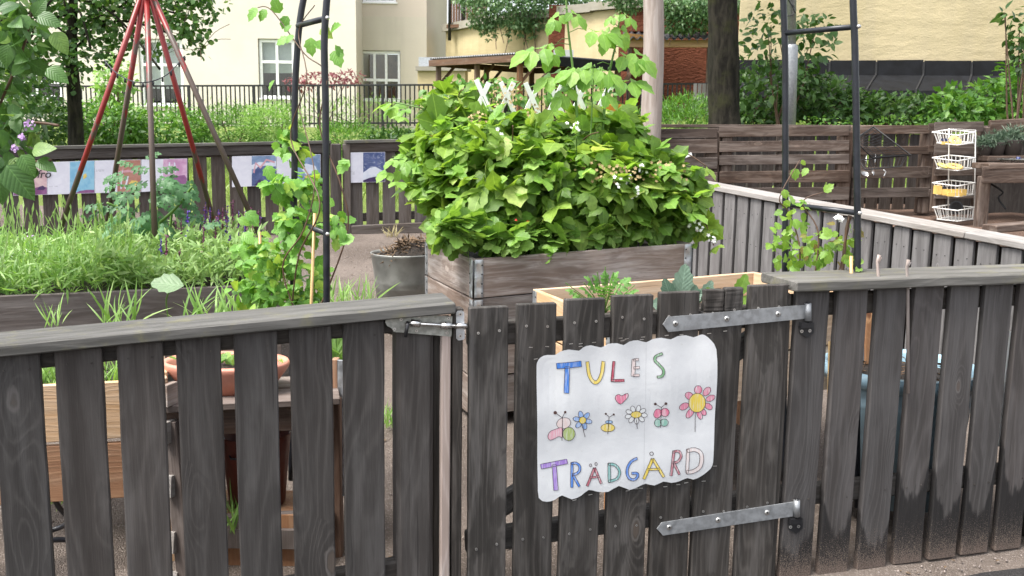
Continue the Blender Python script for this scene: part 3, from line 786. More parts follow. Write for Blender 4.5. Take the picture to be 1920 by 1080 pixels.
# strap hinges
for up, lo, tip, end, kn in ((((1251, 594), (1511, 571)), ((1252, 622), (1508, 597)), (1242, 608), 1506, ((1515, 569), (1515, 601))),
                             (((1240, 979), (1488, 940)), ((1242, 1003), (1485, 967)), (1231, 991), 1484, ((1494, 938), (1494, 968)))):
    strap = plate_poly('strap_hinge', M['steel'], gate, [up[0], up[1], lo[1], lo[0], tip], 0.001, 0.0065)
    f = [0.06, 0.43, 0.80]
    cen = [((up[0][0]*(1-k) + up[1][0]*k), (up[0][1] + lo[0][1])/2*(1-k) + (up[1][1] + lo[1][1])/2*k) for k in f]
    mb = MB()
    for c_ in cen:
        p = sz(c_[0], c_[1], 0.0065)
        V, F = tubeVF([p - FT * 0.001, p + FT * 0.0025, p + FT * 0.004], [0.0095, 0.0095, 0.006], 12); mb.add(V, F)
    mb.obj('coach_bolts', M['screw'], strap, True)['kind'] = 'stuff'
    dots('bolt_recesses', strap, [sz(c_[0], c_[1], 0.0105) for c_ in cen], FT, 0.0032, M['hole'], False)
    a, b = sz(kn[0][0], kn[0][1], 0.012), sz(kn[1][0], kn[1][1], 0.012)
    tube('hinge_knuckle', M['steel'], strap, [a, b], 0.0115, 14)
    tube('hinge_pin', M['blackmetal'], strap, [a + UPV * 0.006, b - UPV * 0.008], 0.006, 10)
    c_ = sz(kn[1][0] - 3, kn[1][1] + 8, 0.008)
    box('pin_block', M['blackmetal'], strap, c_, 0.046, 0.02, 0.018, FD, FT)
    plate_poly('pin_plate', M['blackmetal'], strap, [(kn[1][0] - 18, kn[1][1] + 10), (kn[1][0] + 10, kn[1][1] + 8), (kn[1][0] + 10, kn[1][1] + 22), (kn[1][0] - 2, kn[1][1] + 32), (kn[1][0] - 16, kn[1][1] + 24)], 0.0012, 0.005)
    dots('pin_screws', strap, [sz(kn[1][0] - 12, kn[1][1] + 20, 0.005), sz(kn[1][0] + 3, kn[1][1] + 19, 0.005)], FT, 0.006)

# ------------------------------------------------------------------ FRONT FENCE, RIGHT
rf = thing('picket_fence', 'weathered picket fence with wet stained slat feet right of the gate', 'fence', fp(1.8, 0, 0))
rl = [1.012, 1.171, 1.331, 1.488, 1.641, 1.790, 1.945, 2.10, 2.255, 2.41, 2.565, 2.72, 2.875, 3.03, 3.185]
pts = []
for i, s0 in enumerate(rl):
    wv = 0.123 if i else 0.128
    sc = s0 + wv / 2; tz = 1.054 + 0.006 * (sc - 1.0)
    board('picket', M['front_stain'], rf, fp(sc + random.uniform(-.003, .003), -TH/2 + random.uniform(-.002, .002), 0.012 * (sc - 1)), fp(sc, -TH/2, tz), wv, TH, FD, 2)
    for ds in (-0.03, 0.033): pts.append(fp(sc + ds, 0, 0.30 + random.uniform(-.01, .01)))
dots('nail_heads', rf, pts, FT, 0.003, M['rail'], False)
board('post', M['rail'], rf, fp(0.975, -0.055, -0.2), fp(0.975, -0.055, 1.045), 0.05, 0.09, FD, 2)
board('post', M['rail'], rf, fp(2.2, -0.13, -0.2), fp(2.2, -0.13, 1.04), 0.09, 0.09, FD, 1)
board('top_rail', M['rail'], rf, fp(1.0, -0.05, 0.995), fp(3.32, -0.05, 1.010), 0.075, 0.045, UPV, 1)
board('bottom_rail', M['rail'], rf, fp(1.0, -0.05, 0.30), fp(3.32, -0.05, 0.310), 0.075, 0.045, UPV, 1)
board('cap_board', M['cap'], rf, fp(0.985, -0.082, 1.073), fp(3.36, -0.082, 1.088), 0.235, 0.036, FT, 2)

# ------------------------------------------------------------------ SIGN
ST = 0.0115
sign = thing('hand_drawn_sign', 'laminated white paper sign with coloured childs drawing stapled to the gate', 'sign', sz(1175, 800, ST))
def sp(zx, zy, lift=0.0):
    t = ST + lift
    p = sz(960 + zx / 3, 600 + zy / 3, t)
    b = 0.0030 * math.sin(zx / 44.0 + 0.6 * math.sin(zy / 120.0)) * (0.5 + 0.5 * math.sin(zy / 170.0)) + 0.0022 * math.sin(zy / 75.0 + zx / 300.0)
    return p + FT * b
lam = [(112, 205), (135, 170), (180, 150), (250, 128), (520, 100), (780, 72), (1000, 60), (1150, 42), (1172, 60), (1172, 200), (1165, 420), (1158, 640), (1148, 800), (1130, 880), (1080, 935), (1000, 945), (900, 940), (780, 968), (620, 985), (560, 1000), (500, 990), (380, 1010), (290, 1018), (200, 1032), (150, 1028), (115, 985), (108, 700), (110, 420)]
def fan(name, mat, parent, poly, lift, c=None, grid=None):
    """flat sheet with a given outline, following the sign's slight waves"""
    n = len(poly); V = []; F = []
    cx = sum(p[0] for p in poly)/n if c is None else c[0]; cy = sum(p[1] for p in poly)/n if c is None else c[1]
    rings = grid or 1
    for k in range(rings):
        f = 1 - k / rings
        for x, y in poly: V.append(sp(cx + (x - cx)*f, cy + (y - cy)*f, lift))
    V.append(sp(cx, cy, lift))
    for k in range(rings - 1):
        for i in range(n): F.append((k*n + i, k*n + (i+1) % n, (k+1)*n + (i+1) % n, (k+1)*n + i))
    k = rings - 1
    for i in range(n): F.append((k*n + i, k*n + (i+1) % n, len(V) - 1))
    return mobj(name, V, F, mat, parent)
def dens(poly, step=14):
    out = []
    for i in range(len(poly)):
        a, b = poly[i], poly[(i+1) % len(poly)]
        m = max(1, int(math.hypot(b[0]-a[0], b[1]-a[1]) / step))
        for k in range(m): out.append((a[0] + (b[0]-a[0])*k/m, a[1] + (b[1]-a[1])*k/m))
    return out
def cat2(poly, n=4, closed=True):
    out = []; m = len(poly)
    for i in range(m if closed else m - 1):
        g = (lambda j: poly[j % m]) if closed else (lambda j: poly[min(max(j, 0), m - 1)])
        p0, p1, p2, p3 = g(i-1), g(i), g(i+1), g(i+2)
        for k in range(n):
            t = k / n
            out.append(tuple(0.5*((2*b) + (c-a)*t + (2*a-5*b+4*c-d)*t*t + (3*b-a-3*c+d)*t**3) for a, b, c, d in zip(p0, p1, p2, p3)))
    if not closed: out.append(poly[-1])
    return out
paper = [(140, 290), (143, 240), (165, 210), (200, 198), (243, 197), (270, 178), (320, 165), (377, 173), (400, 155), (445, 143), (503, 156), (540, 135), (590, 130), (628, 141), (660, 122), (710, 115), (757, 127), (790, 110), (840, 100), (892, 109), (930, 92), (980, 87), (1025, 99), (1060, 85), (1085, 85), (1120, 115), (1148, 165), (1151, 300), (1148, 420), (1140, 600), (1132, 760), (1125, 820), (1100, 850), (1060, 880), (1020, 897), (985, 888), (945, 905), (895, 915), (850, 908), (800, 930), (750, 920), (715, 935), (660, 955), (600, 932), (540, 965), (480, 965), (430, 955), (390, 985), (335, 1007), (280, 985), (240, 1010), (195, 1022), (150, 1000), (145, 900), (143, 700), (140, 500)]
def paper_mat():
    N = NT('crayon paper'); n = N.noise(N.pos(), 22, 4, 0.6); f = N.noise(N.pos(), 400, 2)
    c = N.mix(N.remap(n, 0.3, 0.7), (0.84, 0.84, 0.84), (0.79, 0.79, 0.795))
    c = N.mix(N.remap(N.noise(N.pos(), 45, 3, 0.7), 0.66, 0.75, 0, 0.25), c, (0.5, 0.45, 0.36))
    p = N.princ(c, 0.45, 0, N.bump(n, 0.12, 0.01), 0.4)
    N.val(p.inputs['Coat Weight'], 0.3); N.val(p.inputs['Coat Roughness'], 0.2)
    tr = N.n('ShaderNodeBsdfTranslucent'); tr.inputs[0].default_value = (0.8, 0.8, 0.78, 1)
    ms = N.n('ShaderNodeMixShader'); ms.inputs[0].default_value = 0.22
    N.l(p.outputs[0], ms.inputs[1]); N.l(tr.outputs[0], ms.inputs[2]); N.l(ms.outputs[0], N.out.inputs[0]); return N.m
M['paper'] = paper_mat()
fan('paper', M['paper'], sign, dens(cat2(paper, 2), 30), 0.0, grid=14)
fan('laminate', M['laminate'], sign, dens(cat2(lam, 3), 40), 0.0035, grid=10)
_cm = {}
def crayon(c, cover=0.85):
    k = (c, cover)
    if k not in _cm:
        N = NT('crayon'); v = N.vmath('MULTIPLY', N.pos(), (1, 1, 1))
        rot = N.n('ShaderNodeMapping'); N.l(N.pos(), rot.inputs[0]); rot.inputs['Rotation'].default_value = (0, 0.7, 0); rot.inputs['Scale'].default_value = (260, 260, 22)
        s = N.noise(rot.outputs[0], 1.0, 2, 0.6)
        c_ = N.mix(N.remap(s, 0.42, 0.75, (1 - cover) * 0.55, min(1, 1.45 - cover)), c, (0.72, 0.72, 0.71))
        N.princ(c_, 0.5, 0, None, 0.4); _cm[k] = N.m
    return _cm[k]
INK = plain('dark pencil line', (0.05, 0.03, 0.035), 0.6)
BLUE, YEL, CRIM, PINK, GRN, PUR, PALE, OLIVE = (0.015, 0.17, 0.60), (0.74, 0.54, 0.03), (0.40, 0.012, 0.055), (0.66, 0.05, 0.18), (0.05, 0.28, 0.06), (0.27, 0.12, 0.52), (0.70, 0.52, 0.48), (0.32, 0.42, 0.05)
def ribbon(pts, w):
    A, B = [], []
    for i, p in enumerate(pts):
        a = pts[max(i-1, 0)]; b = pts[min(i+1, len(pts)-1)]
        dx, dy = b[0]-a[0], b[1]-a[1]; l = math.hypot(dx, dy) or 1
        nx, ny = -dy/l, dx/l
        A.append((p[0] + nx*w/2, p[1] + ny*w/2)); B.append((p[0] - nx*w/2, p[1] - ny*w/2))
    return A, B
def strip(mb, A, B, lift):
    V = [sp(x, y, lift) for x, y in A] + [sp(x, y, lift) for x, y in B]; n = len(A)
    mb.add(V, [(i, i+1, n+i+1, n+i) for i in range(n-1)])
def line2(mb, pts, w=2.6, lift=0.0014):
    pts = [(x + random.uniform(-.5, .5), y + random.uniform(-.5, .5)) for x, y in pts]
    A, B = ribbon(pts, w); strip(mb, A, B, lift)
def dline(a, step=12):
    out = []
    for i in range(len(a) - 1):
        m = max(1, int(math.hypot(a[i+1][0]-a[i][0], a[i+1][1]-a[i][1]) / step))
        out += [(a[i][0] + (a[i+1][0]-a[i][0])*k/m, a[i][1] + (a[i+1][1]-a[i][1])*k/m) for k in range(m)]
    return out + [a[-1]]
def letter(strokes, col, cover=0.85, outline=True, name='letter'):
    mb = MB(); ol = MB()
    for k, (pts, w_, smooth) in enumerate(strokes):
        p = cat2(pts, 5, False) if smooth else dline(pts)
        A, B = ribbon(p, w_); strip(mb, A, B, 0.0009 + 0.0001 * k)
        if outline:
            line2(ol, A + B[::-1] + [A[0]])
    o = mb.obj(name, crayon(col, cover), sign)
    if outline: ol.obj('outline', INK, o)
    return o
letter([([(252, 260), (392, 247)], 32, 0), ([(311, 262), (305, 411)], 27, 0)], BLUE, 0.95)
letter([([(427, 236), (434, 300), (452, 340), (472, 353), (492, 338), (508, 298), (516, 234)], 19, 1)], YEL, 0.8)
letter([([(573, 232), (562, 344)], 14, 0), ([(556, 340), (630, 338)], 14, 0)], CRIM, 0.9)
letter([([(688, 222), (680, 315)], 22, 0), ([(686, 225), (715, 224)], 13, 0), ([(686, 270), (720, 268)], 13, 0), ([(682, 312), (718, 311)], 13, 0)], PALE, 0.6)
letter([([(846, 188), (812, 204), (804, 226), (825, 250), (848, 276), (850, 300), (838, 316), (815, 321)], 14, 1)], GRN, 0.7)
letter([([(163, 826), (312, 796)], 27, 0), ([(238, 815), (246, 957)], 25, 0)], PUR, 0.8)
letter([([(338, 802), (335, 941)], 14, 0), ([(335, 808), (362, 806), (381, 824), (378, 850), (358, 866), (340, 869)], 13, 1), ([(343, 872), (378, 936)], 13, 0)], BLUE, 0.85)
letter([([(464, 832), (422, 933)], 13, 0), ([(465, 832), (501, 919)], 13, 0), ([(440, 886), (490, 880)], 11, 0)], CRIM, 0.7)
letter([([(546, 806), (546, 911)], 15, 0), ([(542, 810), (580, 816), (604, 850), (590, 890), (540, 908)], 14, 1)], (0.12, 0.36, 0.33), 0.8)
letter([([(705, 777), (668, 798), (646, 845), (655, 885), (685, 897), (704, 880), (702, 862), (672, 862)], 14, 1)], BLUE, 0.75)
letter([([(790, 780), (740, 894)], 16, 0), ([(791, 780), (853, 882)], 15, 0), ([(764, 840), (826, 838)], 12, 0)], YEL, 0.85)
letter([([(910, 738), (893, 875)], 14, 0), ([(903, 742), (938, 738), (950, 765), (932, 795), (903, 802)], 13, 1), ([(908, 802), (941, 868)], 13, 0)], CRIM, 0.6)
letter([([(990, 728), (982, 860)], 18, 0), ([(985, 735), (1030, 729), (1064, 755), (1058, 820), (1020, 850), (980, 856)], 21, 1)], PALE, 0.35)
def ell(cx, cy, rx, ry, rot=0, n=20):
    c, s = math.cos(rot), math.sin(rot)
    return [(cx + rx*math.cos(a)*c - ry*math.sin(a)*s, cy + rx*math.cos(a)*s + ry*math.sin(a)*c) for a in (2*math.pi*k/n for k in range(n))]
def blob(parent, name, poly, col, cover, lift, line=True):
    o = fan(name, crayon(col, cover), parent, poly, lift)
    if line:
        mb = MB(); line2(mb, poly + [poly[0], poly[1]], 2.6, lift + 0.0003); mb.obj('outline', INK, o)
    return o
def drawing(label): 
    o = thing('drawing', None, None, sp(600, 540)); return o
def sub(name): return sign
mb = MB()
for a in ([(443, 818)], [(473, 810)], [(785, 752)]):
    e = ell(a[0][0], a[0][1], 6, 8) if a[0][0] < 700 else ell(785, 752, 10, 10)
    line2(mb, e + e[:2], 3.2)
mb.obj('letter_rings', INK, sign)['kind'] = 'stuff'
blob(sign, 'heart', cat2([(606, 472), (580, 446), (582, 426), (598, 417), (614, 424), (628, 417), (648, 411), (650, 428), (632, 452)], 3), PINK, 0.7, 0.0008)
def pen(parent, *lines):
    mb = MB()
    for l_ in lines: line2(mb, dline(l_, 10), 3.0, 0.0018)
    return mb.obj('pencil_line', INK, parent)
def knob(parent, x, y, r=8): return fan('antenna_tip', plain('brown crayon', (0.07, 0.03, 0.025), 0.6), parent, ell(x, y, r, r, 0, 10), 0.0019)
b1 = blob(sign, 'butterfly', ell(290, 580, 40, 31, -0.3), PALE, 0.6, 0.0008)
blob(b1, 'wing', cat2([(283, 608), (250, 612), (212, 630), (202, 660), (215, 676), (240, 668), (265, 655), (284, 660)], 3), (0.72, 0.20, 0.30), 0.55, 0.0011)
blob(b1, 'wing', ell(320, 641, 35, 38), OLIVE, 0.75, 0.0012)
pen(b1, [(284, 548), (282, 680)], [(281, 549), (246, 523)], [(281, 549), (298, 518)]); knob(b1, 243, 521, 10); knob(b1, 298, 517, 7)
def flower(cx, cy, r, pr, pd, n, cc, pc, pcov, stem, rot=0.2, ry=None):
    f = None
    f = blob(sign, 'flower', ell(cx, cy, r, ry or r), cc, 0.85, 0.0012)
    for k in range(n):
        a = rot + 2*math.pi*k/n
        blob(f, 'petal', ell(cx + math.cos(a)*pd, cy + math.sin(a)*pd*(ry or r)/r*(1.0 if not ry else 1.25), pr*1.25, pr*0.8, a, 12), pc, pcov, 0.0006)
    pen(f, stem); return f
flower(396, 563, 20, 17, 34, 6, YEL, (0.14, 0.32, 0.68), 0.65, [(398, 590), (404, 630), (412, 660)])
b2 = blob(sign, 'bug', ell(540, 607, 39, 23), YEL, 0.75, 0.0008)
blob(b2, 'head', ell(546, 574, 20, 9), (0.12, 0.35, 0.65), 0.7, 0.0009)
pen(b2, [(546, 546), (540, 643)], [(548, 546), (529, 529)], [(548, 546), (571, 532)]); knob(b2, 528, 528, 6); knob(b2, 572, 531, 6)
flower(698, 532, 31, 16, 45, 9, YEL, (0.74, 0.74, 0.72), 0.2, [(701, 560), (706, 612)], 0.1, 19)
b3 = blob(sign, 'butterfly', ell(820, 527, 21, 27, 0.35), PINK, 0.7, 0.0008)
blob(b3, 'wing', ell(861, 520, 23, 24, 0), PINK, 0.7, 0.0009)
blob(b3, 'wing', ell(822, 580, 19, 22), (0.13, 0.38, 0.28), 0.7, 0.0010); blob(b3, 'wing', ell(858, 578, 22, 21), (0.13, 0.38, 0.28), 0.7, 0.0011)
pen(b3, [(841, 492), (838, 608)], [(841, 492), (809, 474)], [(841, 492), (864, 471)]); knob(b3, 807, 473, 8); knob(b3, 865, 470, 8)
f5 = blob(sign, 'flower', ell(1043, 467, 48, 54), YEL, 0.85, 0.0012)
for px_, py_, rx_, ry_, an in ((1048, 393, 24, 22, 1.57), (1096, 402, 28, 18, -1.0), (1117, 440, 27, 16, -0.5), (1107, 487, 24, 16, 0.6), (1080, 520, 20, 14, 1.0), (1058, 535, 27, 14, 1.2), (1003, 525, 32, 18, 2.2), (968, 486, 29, 19, 2.7), (998, 427, 27, 20, 0.5)):
    blob(f5, 'petal', ell(px_, py_, rx_, ry_, an, 14), PINK, 0.55, 0.0006)
pen(f5, [(1034, 518), (1033, 570), (1031, 630)])
mb = MB()
for x, y in ((105, 153), (198, 150), (330, 132), (386, 132), (386, 150), (463, 127), (610, 100), (645, 104), (632, 112), (620, 118), (740, 98), (733, 112), (870, 88), (955, 83), (1110, 76), (1200, 64), (440, 982), (350, 1012), (650, 960), (700, 950), (725, 945), (862, 938), (935, 926), (1078, 906), (980, 1010 - 95), (1140, 820), (135, 220)):
    A, B = ribbon([(x - 11, y + random.uniform(-1, 3)), (x + 11, y + random.uniform(-4, 1))], 4.5); strip(mb, A, B, 0.0045)
mb.obj('staples', M['screw'], sign)['kind'] = 'stuff'
# fold line down the paper
mb = MB(); line2(mb, dline([(759, 128), (752, 400), (745, 700), (738, 920)], 30), 2.0, 0.0004); mb.obj('paper_seam', plain('paper seam', (0.60, 0.60, 0.60), 0.6), sign)

# ================================================================== BUILDINGS BEHIND
def window_unit(parent, x0, x1, z0, z1, y, cols, transom=None, fr=0.07, room='dark_room', name='window', depth=0.14, mat='whitepaint', face=-1):
    """a framed window with real panes and a dark recess, facing -Y at depth y"""
    W = x1 - x0
    f = MB()
    f.add(*boxVF(((x0+x1)/2, y, z0 + fr/2), W, 0.09, fr)); f.add(*boxVF(((x0+x1)/2, y, z1 - fr/2), W, 0.09, fr))
    f.add(*boxVF((x0 + fr/2, y, (z0+z1)/2), fr, 0.09, z1 - z0 - 2*fr)); f.add(*boxVF((x1 - fr/2, y, (z0+z1)/2), fr, 0.09, z1 - z0 - 2*fr))
    win = f.obj(name, M[mat], parent)
    rows = [(z0 + fr, z1 - fr)] if transom is None else [(z0 + fr, transom - 0.04), (transom + 0.04, z1 - fr)]
    if transom is not None: box('transom', M[mat], win, ((x0+x1)/2, y - 0.01, transom), W - 2*fr, 0.08, 0.08)
    cw = (W - 2*fr) / cols
    for r_, (a, b) in enumerate(rows):
        for k in range(cols):
            xa = x0 + fr + k*cw
            if k: box('mullion', M[mat], win, (xa, y - 0.005, (a+b)/2), 0.075, 0.085, b - a)
            box('pane', M['glass'], win, (xa + cw/2, y + 0.02, (a+b)/2), cw - 0.02, 0.008, b - a)
    box('sill', M[mat], win, ((x0+x1)/2, y - 0.08, z0 - 0.02), W + 0.12, 0.16, 0.04)
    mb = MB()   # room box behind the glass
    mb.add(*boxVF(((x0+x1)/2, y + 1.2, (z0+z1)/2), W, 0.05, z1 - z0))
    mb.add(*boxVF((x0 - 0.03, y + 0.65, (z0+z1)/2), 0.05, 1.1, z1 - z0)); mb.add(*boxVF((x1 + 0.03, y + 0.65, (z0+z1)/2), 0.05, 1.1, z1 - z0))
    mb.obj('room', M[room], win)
    return win
def wall_with_holes(mb, x0, x1, z0, z1, y, holes, th=0.3):
    """slab with rectangular openings, facing -Y"""
    X = sorted({x0, x1} | {h[0] for h in holes} | {h[1] for h in holes}); Z = sorted({z0, z1} | {h[2] for h in holes} | {h[3] for h in holes})
    for i in range(len(X) - 1):
        for j in range(len(Z) - 1):
            cx, cz = (X[i]+X[i+1])/2, (Z[j]+Z[j+1])/2
            if any(h[0] < cx < h[1] and h[2] < cz < h[3] for h in holes): continue
            mb.add(*boxVF((cx, y + th/2, cz), X[i+1]-X[i], th, Z[j+1]-Z[j]))
YW = 29.0
wb = thing('cream_building', 'cream plastered building with tall white windows beyond the black railing', 'building', (-9, YW, ground_z(-9, YW)))
def rect(x0, y0, x1, y1, Y):
    a = aty(x0, y0, Y); b = aty(x1, y1, Y); return (a.x, b.x, b.z, a.z)
H1 = [rect(-90, 60, -10, 190, YW), rect(15, 122, 118, 185, YW), rect(258, 72, 346, 200, YW), rect(483, 72, 554, 186, YW)]
mb = MB(); xr = aty(668, 100, YW).x
wall_with_holes(mb, -26, xr, 0.5, 9, YW, H1)
mb.add(*boxVF((xr - 0.15, YW + 3.3, 4.75), 0.3, 6.0, 8.5))
mb.obj('wall', M['white_wall'], wb)
for i, h in enumerate(H1):
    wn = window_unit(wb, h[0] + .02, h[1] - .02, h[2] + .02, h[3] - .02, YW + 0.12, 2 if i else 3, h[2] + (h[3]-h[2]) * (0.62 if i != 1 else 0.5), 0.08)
    if i == 3: box('blind', M['blind'], wn, ((h[0]+h[1])/2, YW + 0.28, h[2] + (h[3]-h[2])*0.70), h[1]-h[0]-0.1, 0.03, (h[3]-h[2])*0.52)
    if i == 2: box('curtain', M['blind'], wn, ((h[0]+h[1])/2, YW + 0.30, h[2] + (h[3]-h[2])*0.62), h[1]-h[0]-0.1, 0.03, (h[3]-h[2])*0.70)
YB2 = 30.2
bb = thing('beige_building', 'beige plastered house wing with a small brown window', 'building', (-3.8, YB2, ground_z(-3.8, YB2)))  # the brown is the room material's own colour
H2 = [rect(674, 94, 751, 190, YB2), rect(678, -70, 743, 6, YB2)]
xa = aty(660, 100, YB2).x; xb = aty(800, 100, YB2).x; zs = aty(720, 31, YB2).z
mb = MB(); wall_with_holes(mb, xa, xb, 0.5, zs, YB2, H2[:1] + [(H2[1][0], H2[1][1], H2[1][2], H2[1][3])] if H2[1][2] < zs else H2[:1]); mb.obj('wall', M['beige_wall'], bb)
mb = MB(); wall_with_holes(mb, xa, xb, zs, 9, YB2, H2[1:]); mb.obj('upper_wall', M['pink_wall'], bb)
for h, c, tr in ((H2[0], 3, 0.42), (H2[1], 2, None)):
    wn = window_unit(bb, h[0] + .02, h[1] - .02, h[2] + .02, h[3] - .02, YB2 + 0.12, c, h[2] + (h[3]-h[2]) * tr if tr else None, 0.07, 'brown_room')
# angled return of the wing
a0, a1 = aty(800, 100, YB2 + 0.005), aty(838, 100, YB2 + 1.6)
def wallseg(mb, a, b, z0, z1, th=0.3):
    d = Vector((b.x - a.x, b.y - a.y, 0)); l = d.length; d.normalize(); nrm = Vector((-d.y, d.x, 0))
    c = Vector(((a.x + b.x)/2, (a.y + b.y)/2, (z0 + z1)/2)) + nrm * th / 2
    mb.add(*boxVF(c, l, th, z1 - z0, d, nrm))
mb = MB(); wallseg(mb, a0, a1, 0.5, 9); mb.obj('side_wall', M['pink_wall'], bb)
# curved ochre retaining wall with a stone ledge
yw = thing('retaining_wall', 'stained yellow retaining wall with stone ledge under hanging creeper', 'wall', aty(950, 150, 28.5))
pl_ = [(836, 61, 30.6), (885, 52, 29.2), (950, 43, 28.0), (1040, 32, 26.8), (1110, 22, 26.0), (1162, 17, 25.4)]
mb = MB(); ml = MB(); Q = [aty(*q) for q in pl_]
for a, b in zip(Q, Q[1:]):
    wallseg(mb, a, b, 0.8, (a.z + b.z)/2 - 0.0, 0.4)
    d = (b - a); d.z = 0; n_ = Vector((-d.y, d.x, 0)).normalized()
    ml.add(*boxVF((a + b)/2 - n_ * 0.06 + n_ * 0.2 + UPV * 0.12, d.length + 0.05, 0.56, 0.22, d.normalized(), n_))
mb.obj('wall', M['yellow_wall'], yw); ml.obj('ledge', M['ledge'], yw)
box('vent', M['blind'], yw, aty(1057, 108, 26.4), 0.55, 0.06, 0.40)
# sheet metal coping and low part left of the shelter
lw = thing('low_wall', 'low stained yellow wall with crumpled sheet metal coping beside the shelter', 'wall', aty(815, 200, 27))
a, b = aty(783, 134, 27.5), aty(872, 126, 27.2)
mb = MB(); wallseg(mb, a, b, 0.8, b.z - 0.02, 0.3); mb.obj('wall', M['yellow_wall'], lw)
mb = MB(); wallseg(mb, a + Vector((-.05, -.1, 0)), b + Vector((.05, -.1, 0)), b.z - 0.10, b.z + 0.02, 0.5); mb.obj('coping', M['ledge'], lw)
mb = MB(); wallseg(mb, a + Vector((0, .3, 0)), a + Vector((0.55, .3, 0)), b.z + 0.02, b.z + 0.3, 0.04); mb.obj('sheet', M['zinc'], lw)
# fence posts and boarding on top of the retaining wall
bf = thing('balcony_fence', 'dark wooden balcony fence with black posts above the retaining wall', 'fence', aty(900, 40, 30.5))
for px_ in (843, 868):
    p = aty(px_, 60, 29.9); tube('post', M['ironpaint'], bf, [p - UPV * 0.25, p + UPV * 2.2], 0.05, 6)
for k in range(14):
    p = aty(846 + k * 5, 40, 30.4 - k * 0.09); board('board', M['shelter'], bf, p - UPV * 0.05, p + UPV * 2.0, 0.075, 0.02, Vector((1, -.4, 0)), 0)
for px_, py_, Y in ((840, 48, 30.2),):
    a, b = aty(838, 50, 30.0), aty(900, 46, 29.0); board('rail', M['shelter'], bf, a, b, 0.1, 0.05, UPV, 0)
# black railing with spikes above the right part of the wall
rw = thing('rough_red_wall', 'rough dark red rendered wall with a roofed niche', 'wall', aty(1250, 150, 25))
a, b = aty(1160, 100, 25.3), aty(1420, 100, 24.4)
ztop = aty(1250, 14, 25).z
za = aty(1250, 58, 25).z
mb = MB(); wallseg(mb, a, b, za, ztop, 0.4)
n1, n2 = aty(1178, 100, 25.2), aty(1334, 100, 24.7)
wallseg(mb, a, n1, 0.8, za, 0.4); wallseg(mb, n2, b, 0.8, za, 0.4)
wallseg(mb, n1 + Vector((-2, 1.4, 0)), n2 + Vector((3, 1.4, 0)), 0.8, za + .8, 0.2)
mb.obj('wall', M['red_wall'], rw)
mb = MB(); wallseg(mb, a + Vector((0, -.1, 0)), b + Vector((0, -.1, 0)), ztop, ztop + 0.25, 0.6); mb.obj('ledge', M['ledge'], rw)
def corrugated(name, mat, parent, A, U, Vv, n, amp, pitch):
    """sheet from corner A spanning U (waves run along U) and Vv, with thickness"""
    A, U, Vv = Vector(A), Vector(U), Vector(Vv); up = U.cross(Vv).normalized()
    if up.z < 0: up = -up
    k = max(8, int(U.length / pitch * 6)); V = []; F = []
    for i in range(k + 1):
        h = amp * math.sin(2*math.pi * (U.length * i / k) / pitch)
        for j in (0, 1):
            for d in (0, -0.012): V.append(A + U * (i/k) + Vv * j + up * (h + d))
    for i in range(k):
        o = i*4
        F += [(o, o+2, o+6, o+4), (o+1, o+5, o+7, o+3), (o, o+4, o+5, o+1), (o+2, o+3, o+7, o+6)]
    return mobj(name, V, F, mat, parent, True)
nr = thing('niche_roof', 'grey corrugated canopy with orange beam over the red niche', 'roof', aty(1255, 70, 24.5))
A = aty(1170, 72, 24.2); B = aty(1336, 72, 23.9)
corrugated('roof_sheet', M['corrug'], nr, A, B - A, Vector((0.1, 1.3, 0.30)), 1, 0.035, 0.18)
board('beam', M['frame_orange'], nr, aty(1176, 82, 24.45), aty(1334, 82, 24.15), 0.17, 0.1, UPV, 0)
board('beam', M['frame_orange'], nr, aty(1176, 68, 24.4), aty(1215, 72, 24.3), 0.14, 0.08, UPV, 0)
for px_ in (1181, 1330):
    p = aty(px_, 90, 24.5); board('post', M['shelter'], nr, (p.x, p.y, 1.5), (p.x, p.y, p.z), 0.1, 0.1, (1, 0, 0), 0)
# shelter with a corrugated roof
sh = thing('bike_shelter', 'dark timber shelter with flat corrugated roof behind the railing', 'shelter', aty(985, 190, 24))
K, Lf, Rt = aty(972, 101, 22.0), aty(806, 111, 24.6), aty(1176, 118, 23.6)
Bk = Lf + (Rt - K)
corrugated('roof_sheet', M['corrug'], sh, K + UPV*.02, Lf - K, Rt - K, 1, 0.02, 0.09)
for a, b, h in ((K, Lf, 0.15), (K, Rt, 0.2), (Lf, Bk, 0.15), (Rt, Bk, 0.15)):
    d = (b - a).normalized(); board('fascia', M['felt'] if (a is K and b is Rt) else M['shelter'], sh, a - UPV * 0.10 - d*0.02, b - UPV * 0.10, h, 0.05, UPV, 0)
for u_, v_ in ((.04, .05), (.04, .5), (.04, .95), (.5, .05), (.96, .05), (.96, .5), (.96, .95), (.5, .95)):
    p = K + (Lf - K) * u_ + (Rt - K) * v_; board('post', M['shelter'], sh, (p.x, p.y, 1.4), (p.x, p.y, p.z - 0.1), 0.12, 0.12, (1, .3, 0), 0)
    q = p - UPV * 0.15 + (Rt - K).normalized() * 0.45; board('brace', M['shelter'], sh, (p.x, p.y, p.z - 0.65), q, 0.09, 0.07, (0, 1, 0), 0)
for k in range(16):
    p = Lf * (1 - k/15) + Bk * (k/15); board('board', M['far'], sh, (p.x, p.y + .06, 1.4), (p.x, p.y + .06, p.z - 0.9), 0.16, 0.03, (Rt - K), 0)
